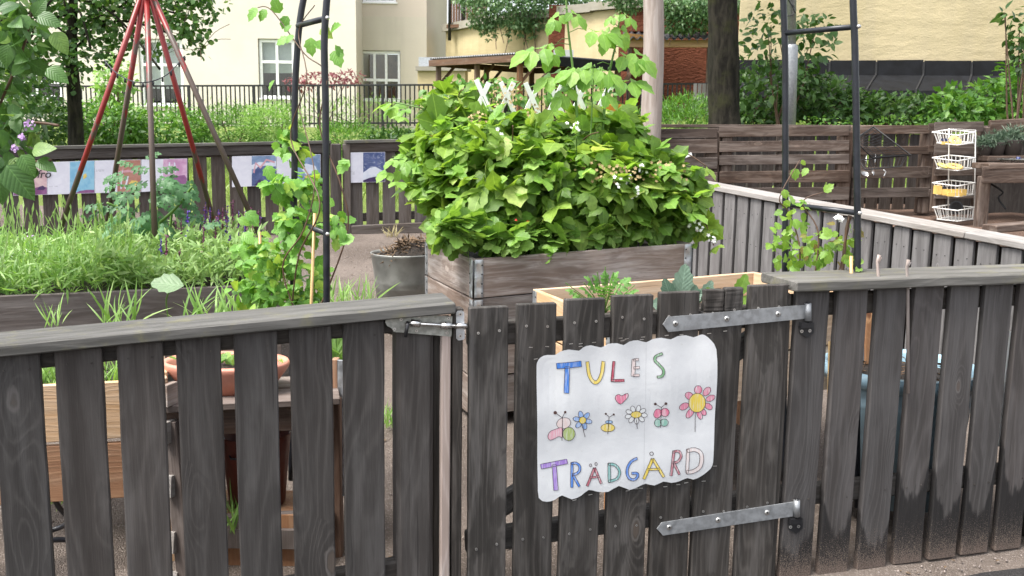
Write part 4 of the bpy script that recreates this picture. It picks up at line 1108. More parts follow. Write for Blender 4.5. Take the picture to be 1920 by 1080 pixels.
# ochre house on the right with a felt covered lean-to
yh = thing('ochre_house', 'ochre plastered house wall with black felt lean to at its foot', 'building', aty(1650, 150, 17))
a, b = aty(1385, 100, 17.6), aty(2100, 100, 16.6)
zb = aty(1700, 113, 17.1).z
mb = MB(); wallseg(mb, a, b, zb - 0.1, 9, 0.3); mb.obj('wall', M['yellow_house'], yh)
d = (b - a); d.z = 0; Lh = d.length; d.normalize(); nf = Vector((d.y, -d.x, 0))
up = aty(1700, 141, 17.0).z
lo = aty(1700, 169, 16.1).z
mb = MB()
n = 8
seams = MB()
for k in range(n):
    p0 = a + d * (Lh * k / n + 0.008); p1 = a + d * (Lh * (k+1) / n - 0.008)
    def q(p, off, z): r_ = p + nf * off; return Vector((r_.x, r_.y, z))
    V = [q(p0, .06, zb + random.uniform(-.008, .008)), q(p1, .06, zb + random.uniform(-.008, .008)), q(p0, .09, up), q(p1, .09, up), q(p0 - d*.3, .95, lo), q(p1 - d*.3, .95, lo), q(p0 - d*.3, .97, lo - .13), q(p1 - d*.3, .97, lo - .13), q(p0 - d*.3, .5, lo - .13), q(p1 - d*.3, .5, lo - .13)]
    F = [(0, 2, 3, 1), (2, 4, 5, 3), (4, 6, 7, 5), (6, 8, 9, 7)]
    mobj('felt_panel', V, F, M['felt'], yh)
    s0 = p1 + d * 0.008
    V, F = tubeVF([q(s0, .065, zb - .03), q(s0, .10, up + .01), q(s0 - d*.3, .96, lo + .01), q(s0 - d*.3, .985, lo - .13)], 0.02, 5); seams.add(V, F)
seams.obj('seams', M['feltseam'], yh)['kind'] = 'stuff'
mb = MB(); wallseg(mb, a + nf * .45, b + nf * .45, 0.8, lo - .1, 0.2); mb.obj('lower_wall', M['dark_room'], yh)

# ------------------------------------------------------------------ BLACK RAILING
ra = thing('iron_railing', 'long black iron railing of upright bars before the buildings', 'railing', aty(600, 200, 24))
A, B = aty(-140, 163, 23.6), aty(1345, 157, 24.4)
n = 172
barme = None
for k in range(n + 1):
    p = A.lerp(B, k / n); g = p.z - 1.05
    if k % 14 == 0:
        board('rail_post', M['ironpaint'], ra, (p.x, p.y, g - 0.3), (p.x, p.y, p.z + 0.02), 0.07, 0.05, (1, 0, 0), 0)
    else:
        if barme is None: barme = mk(*tubeVF([(0, 0, -1.0), (0, 0, 0)], 0.019, 5), M['ironpaint'])
        put('bar', barme, ra, Matrix.Translation(p))
for nm, z_ in (('top_rail', 0.0), ('bottom_rail', -0.92)):
    board(nm, M['ironpaint'], ra, A + UPV * z_, B + UPV * z_, 0.045, 0.04, UPV, 0)
a = aty(1303, 180, 20)
mb = MB()
pf = thing('grey_board_screen', 'small grey upright board screen beside the big trunk', 'fence', a)
for k in range(9):
    p = a + Vector((k * 0.09, 0, 0)); board('board', M['silver'], pf, (p.x, p.y, 1.4), (p.x, p.y, a.z + 0.25), 0.07, 0.02, (1, 0, 0), 0)

# ------------------------------------------------------------------ FAR PICKET FENCE
_fa = math.radians(17); E1 = Vector((math.cos(_fa), math.sin(_fa), 0)); ET = Vector((E1.y, -E1.x, 0)); E0 = aty(640, 430, 9.20); E0.z = 0
def fe(s, t, z): return E0 + E1 * s + ET * t + UPV * z
def onfe(px, py, t=0.0):
    p = onplane(px, py, E0 + ET * t, ET); return (p - E0).dot(E1), p.z
ff = thing('picket_fence', 'brown picket fence at the far side of the garden hung with pictures', 'fence', fe(0, 0, 0.55))
def ftop(s): return 1.455 + 0.031 * s
def fbot(s): return 0.60 + 0.03 * s
s = -5.6
post_s = onfe(634, 400)[0]
pk = []
while s < 5.0:
    if abs(s + .06 - post_s) > 0.13:
        mt = M['far'] if s < post_s else M['far_dry']
        board('picket', mt, ff, fe(s + .06, -0.012, fbot(s) + (0.05 if s > post_s else -0.05)), fe(s + .06 + random.uniform(-.004, .004), -0.012, ftop(s) - 0.02), 0.122, 0.024, E1, 1)
    s += 0.158
for a_, b_ in ((-5.7, post_s - .06), (post_s + .07, 5.1)):
    board('top_rail', M['far'], ff, fe(a_, -0.045, ftop(a_) - 0.06), fe(b_, -0.045, ftop(b_) - 0.06), 0.09, 0.04, UPV, 0)
    board('cap_board', M['cap'], ff, fe(a_, -0.02, ftop(a_) + 0.012), fe(b_ , -0.02, ftop(b_) + 0.012), 0.15, 0.03, ET, 1)
    board('bottom_rail', M['far'], ff, fe(a_, -0.045, fbot(a_) + 0.14), fe(b_, -0.045, fbot(b_) + 0.14), 0.08, 0.04, UPV, 0)
    board('front_rail', M['far'], ff, fe(a_, 0.021, ftop(a_) - 0.045), fe(b_, 0.021, ftop(b_) - 0.045), 0.085, 0.022, UPV, 1)
board('kick_board', M['far_dry'], ff, fe(post_s + .12, 0.03, fbot(post_s) + 0.02), fe(5.0, 0.03, fbot(5.0) + 0.02), 0.11, 0.05, UPV, 1)
board('post', M['far'], ff, fe(post_s - .02, 0.02, 0.45), fe(post_s - .02, 0.02, ftop(0) - 0.005), 0.10, 0.09, E1, 1)
board('post', M['far_dry'], ff, fe(post_s + .085, 0.012, 0.5), fe(post_s + .085, 0.012, ftop(0) - 0.005), 0.07, 0.07, E1, 1)

# ------------------------------------------------------------------ PICTURES ON THE FAR FENCE
def paint(name, c1, c2, sc=14):
    N = NT(name); n = N.noise(N.pos(), sc, 4, 0.65, 0.8)
    c = N.mix(N.remap(n, 0.35, 0.65), c1, c2)
    p = N.princ(c, 0.35, 0, None, 0.5)
    tr = N.n('ShaderNodeBsdfTranslucent'); N.l(c, tr.inputs[0]); ms = N.n('ShaderNodeMixShader'); ms.inputs[0].default_value = 0.3
    N.l(p.outputs[0], ms.inputs[1]); N.l(tr.outputs[0], ms.inputs[2]); N.l(ms.outputs[0], N.out.inputs[0]); return N.m
PW = paint('white page', (0.66, 0.66, 0.74), (0.72, 0.72, 0.79))
PP = {k: paint(k, *v) for k, v in dict(pink=((0.55, 0.36, 0.40), (0.66, 0.50, 0.50)), purple=((0.20, 0.07, 0.19), (0.30, 0.13, 0.28)), blue=((0.20, 0.44, 0.62), (0.30, 0.54, 0.68)), rust=((0.38, 0.17, 0.13), (0.48, 0.25, 0.20)), rose=((0.52, 0.27, 0.45), (0.66, 0.45, 0.60)), night=((0.06, 0.09, 0.22), (0.13, 0.16, 0.33)), slate=((0.16, 0.24, 0.40), (0.26, 0.36, 0.52)), snow=((0.62, 0.66, 0.76), (0.72, 0.75, 0.82)), yellow=((0.70, 0.50, 0.10), (0.76, 0.58, 0.2)), dusk=((0.045, 0.03, 0.10), (0.09, 0.05, 0.14)), salmon=((0.60, 0.30, 0.36), (0.66, 0.40, 0.45))).items()}
def pq(px, py, t): 
    s_, z_ = onfe(px, py, t); return fe(s_, t, z_)
def fpoly(name, mat, parent, pix, t):
    V = [pq(x, y, t) for x, y in pix]; return mobj(name, V, [tuple(range(len(V)))], mat, parent)
def poster(label, x0, x1, yl0, yl1, yr0, yr1, px0):
    c = pq((x0+x1)/2, (yl0+yl1)/2, 0.036)
    p = thing('picture_sheet', label, 'picture', c, 'laminated picture sheets on the far fence')
    t0, t1 = 0.034, 0.037
    a = [pq(x, y, t0) for x, y in ((x0, yl0), (x0, yl1), (x1, yr1), (x1, yr0))]; b = [q + ET * 0.003 for q in a]
    mobj('page', a + b, [(4, 5, 6, 7), (3, 2, 1, 0), (0, 1, 5, 4), (1, 2, 6, 5), (2, 3, 7, 6), (3, 0, 4, 7)], PW, p)
    def at(u, v, lift=0): # u 0..1 across the picture, v 0..1 down
        xx = px0 + (x1 - 0.6 - px0) * u; f = (xx - x0) / (x1 - x0)
        ya = yl0 + (yr0 - yl0)*f; yb = yl1 + (yr1 - yl1)*f
        return (xx, ya + (yb - ya) * (0.012 + 0.976*v))
    return p, at
def pic(p, at, mat, poly, t, name='painting'): return fpoly(name, PP[mat], p, [at(u, v) for u, v in poly], t)
SQ = [(0, 0), (0, 1), (1, 1), (1, 0)]
def textlines(p, x, y, n, w_=14):
    mb = MB()
    for k in range(n):
        yy = y + k * 2.1; a = [pq(x + i*w_/9, yy - 0.02*i, 0.0378) for i in range(10)]
        for i in range(0, 9):
            if random.random() < 0.2: continue
            V = [a[i], a[i+1] - (a[i+1]-a[i])*.2]; V = V + [V[1] - UPV * 0.004, V[0] - UPV * 0.004]; mb.add(V, [(0, 3, 2, 1)])
    o = mb.obj('small_print', plain('grey print', (0.3, 0.3, 0.34), 0.6), p); o['kind'] = 'stuff'
p, at = poster('pink book cover sheet with handwritten title, partly hidden by lilac leaves', 25, 88.5, 308, 367, 304, 365, 25.5)
pic(p, at, 'pink', SQ, .0376); pic(p, at, 'purple', [(0, .82), (0, 1), (1, 1), (1, .78), (.8, .74), (.6, .8), (.3, .76)], .0382, 'hill'); pic(p, at, 'dusk', [(.70, .84), (.78, .75), (.88, .72), (.97, .80), (.9, .86)], .0388, 'rock'); pic(p, at, 'yellow', [(.42, .76), (.48, .72), (.56, .76), (.52, .82), (.45, .82)], .0388, 'seed'); pic(p, at, 'dusk', [(.15, .97), (.25, .86), (.35, .92), (.3, .99)], .0388, 'rock')
fc = bpy.data.curves.new('title', 'FONT'); fc.body = 'lilla frö'; fc.size = 0.095; fc.shear = 0.25; fc.offset = 0.001
fc.materials.append(plain('title ink', (0.02, 0.015, 0.02), 0.6))
c0 = pq(33, 333.5, 0.0385)
_to = bpy.data.objects.new('title_source', fc); COL.objects.link(_to); bpy.context.view_layer.update()
tm = bpy.data.meshes.new_from_object(_to.evaluated_get(bpy.context.evaluated_depsgraph_get())); bpy.data.objects.remove(_to)
put('title_lettering', tm, p, Matrix(((E1.x, 0, ET.x, c0.x), (E1.y, 0, ET.y, c0.y), (0.02, 1, ET.z, c0.z), (0, 0, 0, 1))))['kind'] = 'stuff'
p, at = poster('white page with a blue picture of a small yellow seed', 89, 177.5, 304, 365, 301, 362, 131)
pic(p, at, 'blue', SQ, .0376); pic(p, at, 'yellow', [(.55, .42), (.66, .38), (.70, .48), (.62, .54), (.54, .56)], .0382, 'seed'); pic(p, at, 'purple', [(.2, 1), (.4, .93), (.7, .90), (1, .91), (1, 1)], .0382, 'hill'); textlines(p, 93, 349, 1, 17)
p, at = poster('white page with a rust brown picture of a fish like seed', 178, 264, 301, 362, 299, 360, 220)
pic(p, at, 'rust', SQ, .0376); pic(p, at, 'salmon', [(0, .34), (.5, .30), (1, .42), (1, .46), (.5, .38), (0, .40)], .0382, 'streak'); pic(p, at, 'yellow', [(.5, .74), (.62, .64), (.85, .66), (.92, .72), (.8, .80), (.6, .80)], .0382, 'seed'); pic(p, at, 'snow', [(.12, .9), (.16, .5), (.26, .2), (.2, .55), (.2, .9)], .0384, 'plant'); pic(p, at, 'snow', [(.3, .88), (.42, .52), (.5, .5), (.44, .7), (.36, .9)], .0384, 'plant'); textlines(p, 180, 318.5, 2, 16)
p, at = poster('white page with a rose picture of purple hills', 265, 351, 299, 360, 297, 354, 306)
pic(p, at, 'rose', SQ, .0376); pic(p, at, 'purple', [(0, .8), (.3, .66), (.6, .56), (.9, .54), (1, .66), (1, 1), (0, 1)], .0382, 'hill'); pic(p, at, 'dusk', [(.0, .92), (.2, .80), (.45, .84), (.6, 1), (0, 1)], .0388, 'rock'); pic(p, at, 'snow', [(.2, .5), (.24, .1), (.3, .1), (.27, .5)], .0384, 'plant'); pic(p, at, 'snow', [(.5, .45), (.45, .12), (.5, .1), (.56, .45)], .0384, 'plant')
p, at = poster('white page with a dark blue picture of pink loops over a hill', 435, 518, 293, 351, 291, 347, 472)
pic(p, at, 'slate', SQ, .0376); pic(p, at, 'snow', [(0, .3), (.3, .2), (.7, .24), (1, .18), (1, .36), (0, .44)], .0380, 'cloud'); pic(p, at, 'night', [(0, .62), (.25, .36), (.6, .33), (1, .40), (1, 1), (0, 1)], .0383, 'hill'); pic(p, at, 'salmon', [(.05, .55), (.15, .2), (.35, .35), (.6, .1), (.95, .2), (.95, .26), (.62, .17), (.36, .43), (.17, .28), (.12, .58)], .0386, 'loop'); pic(p, at, 'dusk', [(.1, 1), (.3, .8), (.6, .84), (.8, 1)], .0388, 'rock'); pic(p, at, 'snow', [(.78, .88), (.86, .82), (.97, .85), (.95, .92), (.82, .93)], .0388, 'seed'); textlines(p, 437, 335, 1, 7)
p, at = poster('white page with a slate blue picture, half hidden behind the arch vine', 518.6, 601, 291, 347, 289, 344, 557)
pic(p, at, 'slate', SQ, .0376); pic(p, at, 'snow', [(.1, .4), (.4, .3), (.8, .4), (.9, .6), (.4, .7)], .0382, 'cloud'); pic(p, at, 'salmon', [(0, .3), (.1, .15), (.2, .2), (.05, .4)], .0384, 'loop'); pic(p, at, 'yellow', [(.3, .75), (.5, .7), (.6, .78), (.4, .82)], .0384, 'seed')
p, at = poster('white page with a starry night sky over a snow hill, rightmost sheet', 645, 722, 286, 343, 285, 341, 681)
pic(p, at, 'night', SQ, .0376); pic(p, at, 'snow', [(0, .68), (.3, .52), (.55, .48), (.75, .56), (1, .66), (1, .9), (0, .95)], .0382, 'hill'); pic(p, at, 'dusk', [(0, .94), (.3, .86), (.6, .82), (1, .82), (1, 1), (0, 1)], .0386, 'ground')
mb = MB()
for k in range(70):
    u, v = random.uniform(.04, .96), random.uniform(.03, .48 + .1 * random.random()); x, y = at(u, v); c = pq(x, y, .0380); e = 0.0035
    mb.add([c + E1*e, c + UPV*e, c - E1*e, c - UPV*e], [(0, 1, 2, 3)])
mb.obj('stars', PP['snow'], p)['kind'] = 'stuff'
textlines(p, 647, 322, 3, 18)

# ------------------------------------------------------------------ SIDE WALL OF BOARDS (right)
SD = Vector((-0.434, 0.901, 0)).normalized(); ST_ = Vector((-SD.y, SD.x, 0))   # ST_ towards the garden (left)
S0 = Vector((2.79, 5.23, 0))
def ps(k, t, z): return S0 + SD * k + ST_ * t + UPV * z
def stop_(k): return 0.986 + 0.058 * k
sw = thing('board_wall', 'silver grey board wall with pale wide cap planks', 'fence', ps(1.5, 0, 0.2))
k = -1.7; 
while k < 3.45:
    board('wall_board', M['silver'], sw, ps(k + .06, 0.0, ground_z(ps(k, 0, 0).x, ps(k, 0, 0).y) - .05), ps(k + .06, 0.0, stop_(k) - 0.004), 0.122, 0.028, SD, 1); k += 0.154
k = -1.62
while k < 3.4:
    board('backing_board', M['rail'], sw, ps(k + .077, -0.045, 0.0), ps(k + .077, -0.045, stop_(k) - 0.01), 0.150, 0.022, SD, 0); k += 0.154
kk = [-1.8, 0.35, 1.62, 3.5]
for a_, b_ in zip(kk, kk[1:]):
    board('cap_plank', M['silver_cap'], sw, ps(a_ + .002, -0.075, stop_(a_) + 0.02), ps(b_ - .002, -0.075, stop_(b_) + 0.02), 0.22, 0.038, ST_, 1)
pts = []
for k in [-1.7 + .154*i for i in range(33)]:
    for dz in (0.12, 0.35):
        for dk in (.03, .09): pts.append(ps(k + dk, 0.0145, stop_(k) - dz + random.uniform(-.01, .01)))
dots('nail_heads', sw, pts, ST_, 0.003, M['hole'], False)
# sand terrace behind the side wall
V = []; F = []
ks = [-2.2 + .2*i for i in range(32)]; ts = [0.07 + .25*i for i in range(30)]
for k in ks:
    for t in ts:
        p = ps(k, -t, 0); V.append((p.x, p.y, 0.86 + 0.025*math.sin(p.x*3.1) + 0.02*math.sin(p.y*4.3 + 1) + random.uniform(-.012, .012) + 0.02 * max(0, k)))
n = len(ts)
for i in range(len(ks) - 1):
    for j in range(n - 1): F.append((i*n + j, i*n + j + 1, (i+1)*n + j + 1, (i+1)*n + j))
o = mobj('sand_terrace', V, F, M['sand'], None, True); o['kind'] = 'structure'
bd = board('sandpit_edging', M['pallet'], None, aty(1855, 420, 6.2) - UPV*.03, aty(2100, 402, 6.6) - UPV*.03, 0.12, 0.05, (0, 1, 0), 1)
tag(bd, 'brown edging board lying on the sand beyond the side wall', 'board')

# ------------------------------------------------------------------ PALLETS
PY = 8.55
def pal(px, py, dy=0.0): return aty(px, py, PY + dy)
def pallet(label, xs_, ytop, slats, ybot=400, dy=0.0):
    """a pallet on its edge: xs_ = upright blocks (x0, x1); slats = (y0, y1) boards on the near side"""
    x0, x1 = xs_[0][0], xs_[-1][1]
    t = thing('pallet', label, 'pallet', pal((x0+x1)/2, ybot, dy), 'weathered pallets standing on edge')
    for a_, b_ in xs_:
        p, q = pal((a_+b_)/2, ybot, dy), pal((a_+b_)/2, ytop + 6, dy)
        wv = (pal(b_, 300, dy) - pal(a_, 300, dy)).length
        board('upright', M['pallet'], t, (p.x, p.y, p.z), (p.x, p.y, q.z), wv, 0.10, (1, 0, 0), 1)
    for y0, y1 in slats:
        a_, b_ = pal(x0 + 1, (y0+y1)/2, dy), pal(x1 - 1, (y0+y1)/2 - 0.01 * (x1 - x0), dy)
        board('board', M['pallet'], t, a_ + Vector((0, -0.062, 0)), b_ + Vector((0, -0.062, 0)), abs(pal(x0, y0, dy).z - pal(x0, y1, dy).z), 0.022, UPV, 1)
    for y0, y1 in slats[::1]:
        a_, b_ = pal(x0 + 2, (y0+y1)/2 - 1, dy), pal(x1 - 2, (y0+y1)/2 - 1 - 0.01 * (x1 - x0), dy)
        board('back_board', M['pallet'], t, a_ + Vector((0, 0.062, 0)), b_ + Vector((0, 0.062, 0)), 0.06, 0.02, UPV, 0)
    return t
SLT = [(262, 288), (296, 318), (324, 350), (360, 385)]
pallet('weathered pallet on edge right of the pale log post', [(1188, 1204), (1316, 1343)], 240, [(242, 260)] + SLT)
pallet('wide weathered pallet on edge in the middle with two inner uprights', [(1345, 1366), (1450, 1466), (1562, 1588)], 240, [(238, 257), (265, 285), (291, 309), (321, 343), (352, 376)])
pallet('dark weathered pallet on edge with the wire grill hung on it', [(1590, 1608), (1716, 1738)], 236, [(236, 252), (275, 290), (313, 334), (352, 370)], dy=0.05)
pallet('weathered pallet on edge that carries the white wire basket rack', [(1745, 1768), (1822, 1838)], 232, [(229, 248), (270, 290), (314, 329), (355, 372)], 398, dy=-0.25)
bx = thing('picket_fence', 'dark brown picket fence right behind the pallets with thin light gaps', 'fence', aty(1500, 300, 9.1))
k = 0
p = aty(1215, 300, 9.1); X = p.x
while X < 5.6:
    board('picket', M['far'], bx, (X, 9.1, 0.78), (X, 9.1, 1.62 + .01 * math.sin(X)), 0.105, 0.02, (1, 0, 0), 0); X += 0.125
board('top_rail', M['pallet'], bx, (1.0, 9.05, 1.655), (5.7, 9.05, 1.70), 0.13, 0.03, (0, 1, 0), 1)
board('back_rail', M['far'], bx, (1.0, 9.13, 1.0), (5.7, 9.13, 1.0), 0.08, 0.03, UPV, 0)
tr_ = board('top_beam', M['pallet'], None, aty(1855, 240, 8.45), aty(2080, 226, 8.45), 0.13, 0.05, UPV, 1)
tag(tr_, 'dark weathered beam continuing the pallet top above the sink counter', 'beam')

# ------------------------------------------------------------------ WIRE RACK, GRILL, COUNTER
RY = 8.02
def rk(px, py, d=0.0): return aty(px, py, RY + d)
rack = thing('wire_basket_rack', 'white wire rack of four hanging baskets on a pallet', 'rack', rk(1790, 400))
wr = 0.0045
fr_ = [rk(1827, 405, .08), rk(1829, 244, .08), rk(1780, 241, .10), rk(1778, 395, .10)]
tube('frame', M['white_wire'], rack, fr_, 0.0055, 6)
for yb, h in ((250, 22), (298, 22), (345, 24), (391, 24)):
    bk = None
    rim = [rk(1748, yb - 2, .06), rk(1795, yb + 4, -.16), rk(1829, yb - 2, .06), rk(1780, yb - 7, .12), rk(1748, yb - 2, .06)]
    bot = [rk(1756, yb + h - 4, .05), rk(1795, yb + h, -.12), rk(1826, yb + h - 4, .06), rk(1781, yb + h - 9, .11), rk(1756, yb + h - 4, .05)]
    bk = tube('basket', M['white_wire'], rack, rim, 0.0055, 6)
    tube('bottom_ring', M['white_wire'], bk, bot, wr, 5)
    mb = MB()
    for e in range(4):
        for q in range(6):
            f = (q + .5) / 6; mb.add(*tubeVF([rim[e].lerp(rim[e+1], f), bot[e].lerp(bot[e+1], f)], 0.0032, 4))
    for q in range(7):
        f = (q + .5)/7; mb.add(*tubeVF([bot[0].lerp(bot[1], f), bot[3].lerp(bot[2], f)], 0.0032, 4))
    mb.obj('wires', M['white_wire'], bk)['kind'] = 'stuff'
def torus(name, mat, c, R, r, ax, flat=0.5, parent=None):
    ax = Vector(ax).normalized(); x = ax.orthogonal().normalized(); y = ax.cross(x); V = []; F = []; n, m = 24, 10
    for i in range(n):
        a = 2*math.pi*i/n; d = x*math.cos(a) + y*math.sin(a)
        for j in range(m):
            b = 2*math.pi*j/m; V.append(Vector(c) + d*(R + r*math.cos(b)) + ax*(r*flat*math.sin(b)))
    for i in range(n):
        for j in range(m): F.append((i*m + j, ((i+1) % n)*m + j, ((i+1) % n)*m + (j+1) % m, i*m + (j+1) % m))
    return mobj(name, V, F, mat, parent, True)
tag(torus('toy_ring', M['yellowtoy'], rk(1791, 264, -.02), 0.035, 0.022, (0.1, -.7, .7)), 'pale yellow toy ring in the top wire basket', 'toy')
tag(torus('toy_ring', M['yellowtoy'], rk(1790, 312, -.04), 0.045, 0.023, (0.0, -.3, .9)), 'pale yellow toy ring lying right in the second wire basket', 'toy')
tag(torus('toy_ring', plain('lime plastic', (0.52, 0.48, 0.14), 0.45), rk(1770, 311, .0), 0.035, 0.02, (0.2, -.3, .9)), 'greenish yellow toy ring lying left in the second wire basket', 'toy')
tb = thing('toy_block', 'navy and yellow toy block in the top wire basket', 'toy', rk(1774, 266))
box('body', M['yellowtoy'], tb, rk(1774, 268), .07, .05, .025); box('top', M['navytoy'], tb, rk(1774, 262.5), .066, .046, .024)
tb = thing('toy_truck', 'yellow toy truck with dark load in the third wire basket', 'toy', rk(1785, 362))
box('body', M['yellowtoy'], tb, rk(1785, 360, -.02), .2, .09, .05); box('load', M['hose'], tb, rk(1775, 354, -.02), .1, .08, .035); box('cab', M['yellowtoy'], tb, rk(1758, 356, -.02), .035, .085, .07); box('bumper', M['yellowtoy'], tb, rk(1790, 364.5, -.085), .12, .03, .03)
lid = thing('dark_plate', 'dark round plate leaning in the lowest wire basket', 'plate', rk(1793, 390))
mobj('disc', *tubeVF([rk(1793, 388, .0), rk(1793, 388, .02)], 0.052, 20), M['hose'], lid); mobj('rim', *tubeVF([rk(1793, 388, -.01), rk(1793, 388, -.001)], 0.040, 20), M['hole'], lid)
# grill grid hung on the pallet
gr = thing('grill_grid', 'dark square wire grid hung slanted on a pallet', 'grid', aty(1655, 280, 8.3))
c4 = [aty(1628, 245, 8.42), aty(1708, 290, 8.42), aty(1634, 296, 8.30), aty(1580, 248, 8.30)]
c4 = [aty(1638, 238, 8.44), aty(1708, 291, 8.40), aty(1636, 296, 8.22), aty(1600, 262, 8.26)]
tube('frame', M['ironpaint'], gr, c4 + [c4[0]], 0.007, 6)
mb = MB()
for q in range(12):
    f = (q + .5)/12; mb.add(*tubeVF([c4[0].lerp(c4[1], f), c4[3].lerp(c4[2], f)], 0.003, 4))
for q in range(4):
    f = (q + .5)/4; mb.add(*tubeVF([c4[0].lerp(c4[3], f), c4[1].lerp(c4[2], f)], 0.003, 4))
mb.obj('wires', M['ironpaint'], gr)['kind'] = 'stuff'
c4 = [aty(1610, 300, 8.3), aty(1700, 292, 8.35), aty(1690, 312, 8.28), aty(1622, 318, 8.22)]
g2 = thing('grill_grid', 'smaller dark wire grid hanging low before the pallet slats', 'grid', c4[3])
tube('frame', M['ironpaint'], g2, c4 + [c4[0]], 0.005, 6)
mb = MB()
for q in range(12):
    f = (q + .5)/12; mb.add(*tubeVF([c4[0].lerp(c4[1], f), c4[3].lerp(c4[2], f)], 0.0025, 4))
mb.obj('wires', M['ironpaint'], g2)['kind'] = 'stuff'
for lab, x, y, r_, ax in (('round steel strainer hanging left on the pallet', 1622, 324, 0.036, (0.2, -.6, .7)), ('steel ladle seen edge on hanging beside the strainer', 1639, 322, 0.034, (0.9, -.5, .1))):
    c = aty(x, y, 8.35); ld = thing('ladle', lab, 'kitchen tool', c)
    ax = Vector(ax).normalized(); u_ = ax.orthogonal().normalized(); v_ = ax.cross(u_); V = []; F = []
    for i in range(5):
        ph = i/4*1.35
        for j in range(14): a = 2*math.pi*j/14; V.append(c + (u_*math.cos(a) + v_*math.sin(a)) * r_ * math.sin(ph + .15)/1.0 - ax * (r_ * .6 * math.cos(ph)))
    for i in range(4):
        for j in range(14): F.append((i*14+j, i*14+(j+1) % 14, (i+1)*14+(j+1) % 14, (i+1)*14+j))
    mobj('bowl', V, F, M['bolt'], ld, True); tube('handle', M['bolt'], ld, [c + UPV*r_, c + UPV * 0.15 + Vector((.01, .02, 0))], 0.004, 6)
ck = thing('cookie_cutter', 'bright angular metal cutter hanging from the grid', 'kitchen tool', aty(1658, 325, 8.3))
tube('blade', M['bolt'], ck, [aty(1656, 318, 8.3), aty(1661, 322, 8.3), aty(1658, 329, 8.3), aty(1656, 334, 8.3)], 0.006, 5)
# mud kitchen counter with sink
mc = thing('mud_kitchen_counter', 'rough wooden outdoor counter with a steel sink', 'counter', aty(1900, 400, 8.0))
board('top_plank', M['pallet'], mc, aty(1838, 311, 7.75), aty(2120, 309, 7.75), 0.30, 0.045, (0, 1, 0), 1)
board('back_plank', M['pallet'], mc, aty(1838, 297, 8.2), aty(2120, 295, 8.2), 0.30, 0.045, (0, 1, 0), 1)
board('apron', M['pallet'], mc, aty(1842, 328, 7.62), aty(2100, 326, 7.62), 0.13, 0.03, UPV, 1)
for x in (1846, 2060): p = aty(x, 330, 7.75); board('leg', M['pallet'], mc, (p.x, p.y, .84), (p.x, p.y, p.z), 0.09, 0.07, (1, 0, 0), 1)
c = aty(1925, 303, 7.85)
lathe('sink', M['bolt'], mc, [(0.22, 0.015), (0.205, 0.02), (0.19, 0.0), (0.17, -0.12), (0.05, -0.14), (0.0, -0.14)], c, 28, 1.1, .75)
tube('tap', M['navytoy'], mc, [aty(1908, 306, 7.8), aty(1910, 294, 7.8)], 0.016, 8)
tube('drain_pipe', M['hole'], mc, spline([aty(1858, 345, 7.8), aty(1880, 360, 7.8), aty(1872, 372, 7.8), aty(1886, 392, 7.7)], 5), 0.008, 6)
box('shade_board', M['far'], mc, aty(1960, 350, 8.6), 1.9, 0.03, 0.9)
for i, (x, y, r_, lab) in enumerate(((1846, 292, .055, 'grey green potted herb leftmost on the counter beside the wire rack'), (1868, 290, .07, 'mid green bushy potted herb on the counter, second from the rack'), (1897, 287, .085, 'grey green potted herb in wide dark pot above the sink'), (1935, 287, .07, 'potted herb at the far right picture edge above the sink'))):
    c = aty(x, y, 8.2); c.z = aty(1838, 297, 8.2).z + 0.023
    pt = thing('potted_herb', lab, 'potted plant', c, 'potted herbs on the mud kitchen counter')
    lathe('pot', M['potdark'], pt, [(0.0, 0.0), (r_*.7, 0.0), (r_, r_*1.5), (r_*1.02, r_*1.6), (r_*.9, r_*1.6), (r_*.85, r_*1.4), (0, r_*1.4)], c, 20)
    cc = np.array(c) + np.array([0, 0, r_*1.9]); P, O = blob_points([(cc, (r_*1.35, r_*1.35, r_*1.1))], 600, (0.1, 1.0), c.z + r_*1.3); D, Nn = leaf_dirs(O, -0.3, 0.5)
    mass('foliage', HERB, P, D, Nn, RNG.uniform(.03, .055, len(P)), L['rosemary'], pt)

# ------------------------------------------------------------------ POSTS AND TREES
lg = thing('log_post', 'tall pale bare log post behind the berry bush', 'post', aty(1215, 300, 8.35))
P_ = [aty(1215, 345, 8.35), aty(1217, 300, 8.35), aty(1221, 220, 8.35), aty(1225, 120, 8.35), aty(1226, 40, 8.35), aty(1224, -60, 8.35), aty(1222, -400, 8.35)]
pp = spline(P_, 6); mesh = tubeVF(pp, [0.094 - 0.0003*i for i in range(len(pp))], 16)
# local axis = up, so the grain follows it
o = put('log', mk([v - Vector(P_[0]) for v in mesh[0]], mesh[1], M['log'], True), lg, Matrix.Translation(P_[0]))
lp = thing('lamp_post', 'grey galvanised lamp post with a thicker base sleeve', 'lamp post', aty(1479, 250, 11))
a, b, c = aty(1477, 300, 11), aty(1483, 90, 11), aty(1486, -300, 11)
tube('pole', M['steel'], lp, [b, c], 0.055, 14); tube('base_sleeve', M['steel'], lp, [a, b - UPV*.0, b + (c-b)*.01, b + (c - b) * .02], [0.078, 0.078, 0.072, 0.05], 14)
tube('cable', M['hose'], lp, spline([aty(1476, 30, 10.9), aty(1486, 28, 10.9), aty(1490, 15, 10.92), aty(1481, 5, 10.93), aty(1474, -10, 10.9), aty(1492, 25, 10.9)], 5), 0.006, 5)
def trunk(name, parent, pts, rs, mat, lump=0.06, n=18):
    pp = spline(pts, 8); m_ = len(pp); V, F = tubeVF(pp, list(np.interp(np.linspace(0, 1, m_), np.linspace(0, 1, len(rs)), rs)), n)
    V = [v + Vector((math.sin(v.z*5 + i % n)*lump*.12, math.cos(v.z*4 + (i % n)*2)*lump*.12, 0)) for i, v in enumerate(V)]
    return mobj(name, V, F, mat, parent, True)
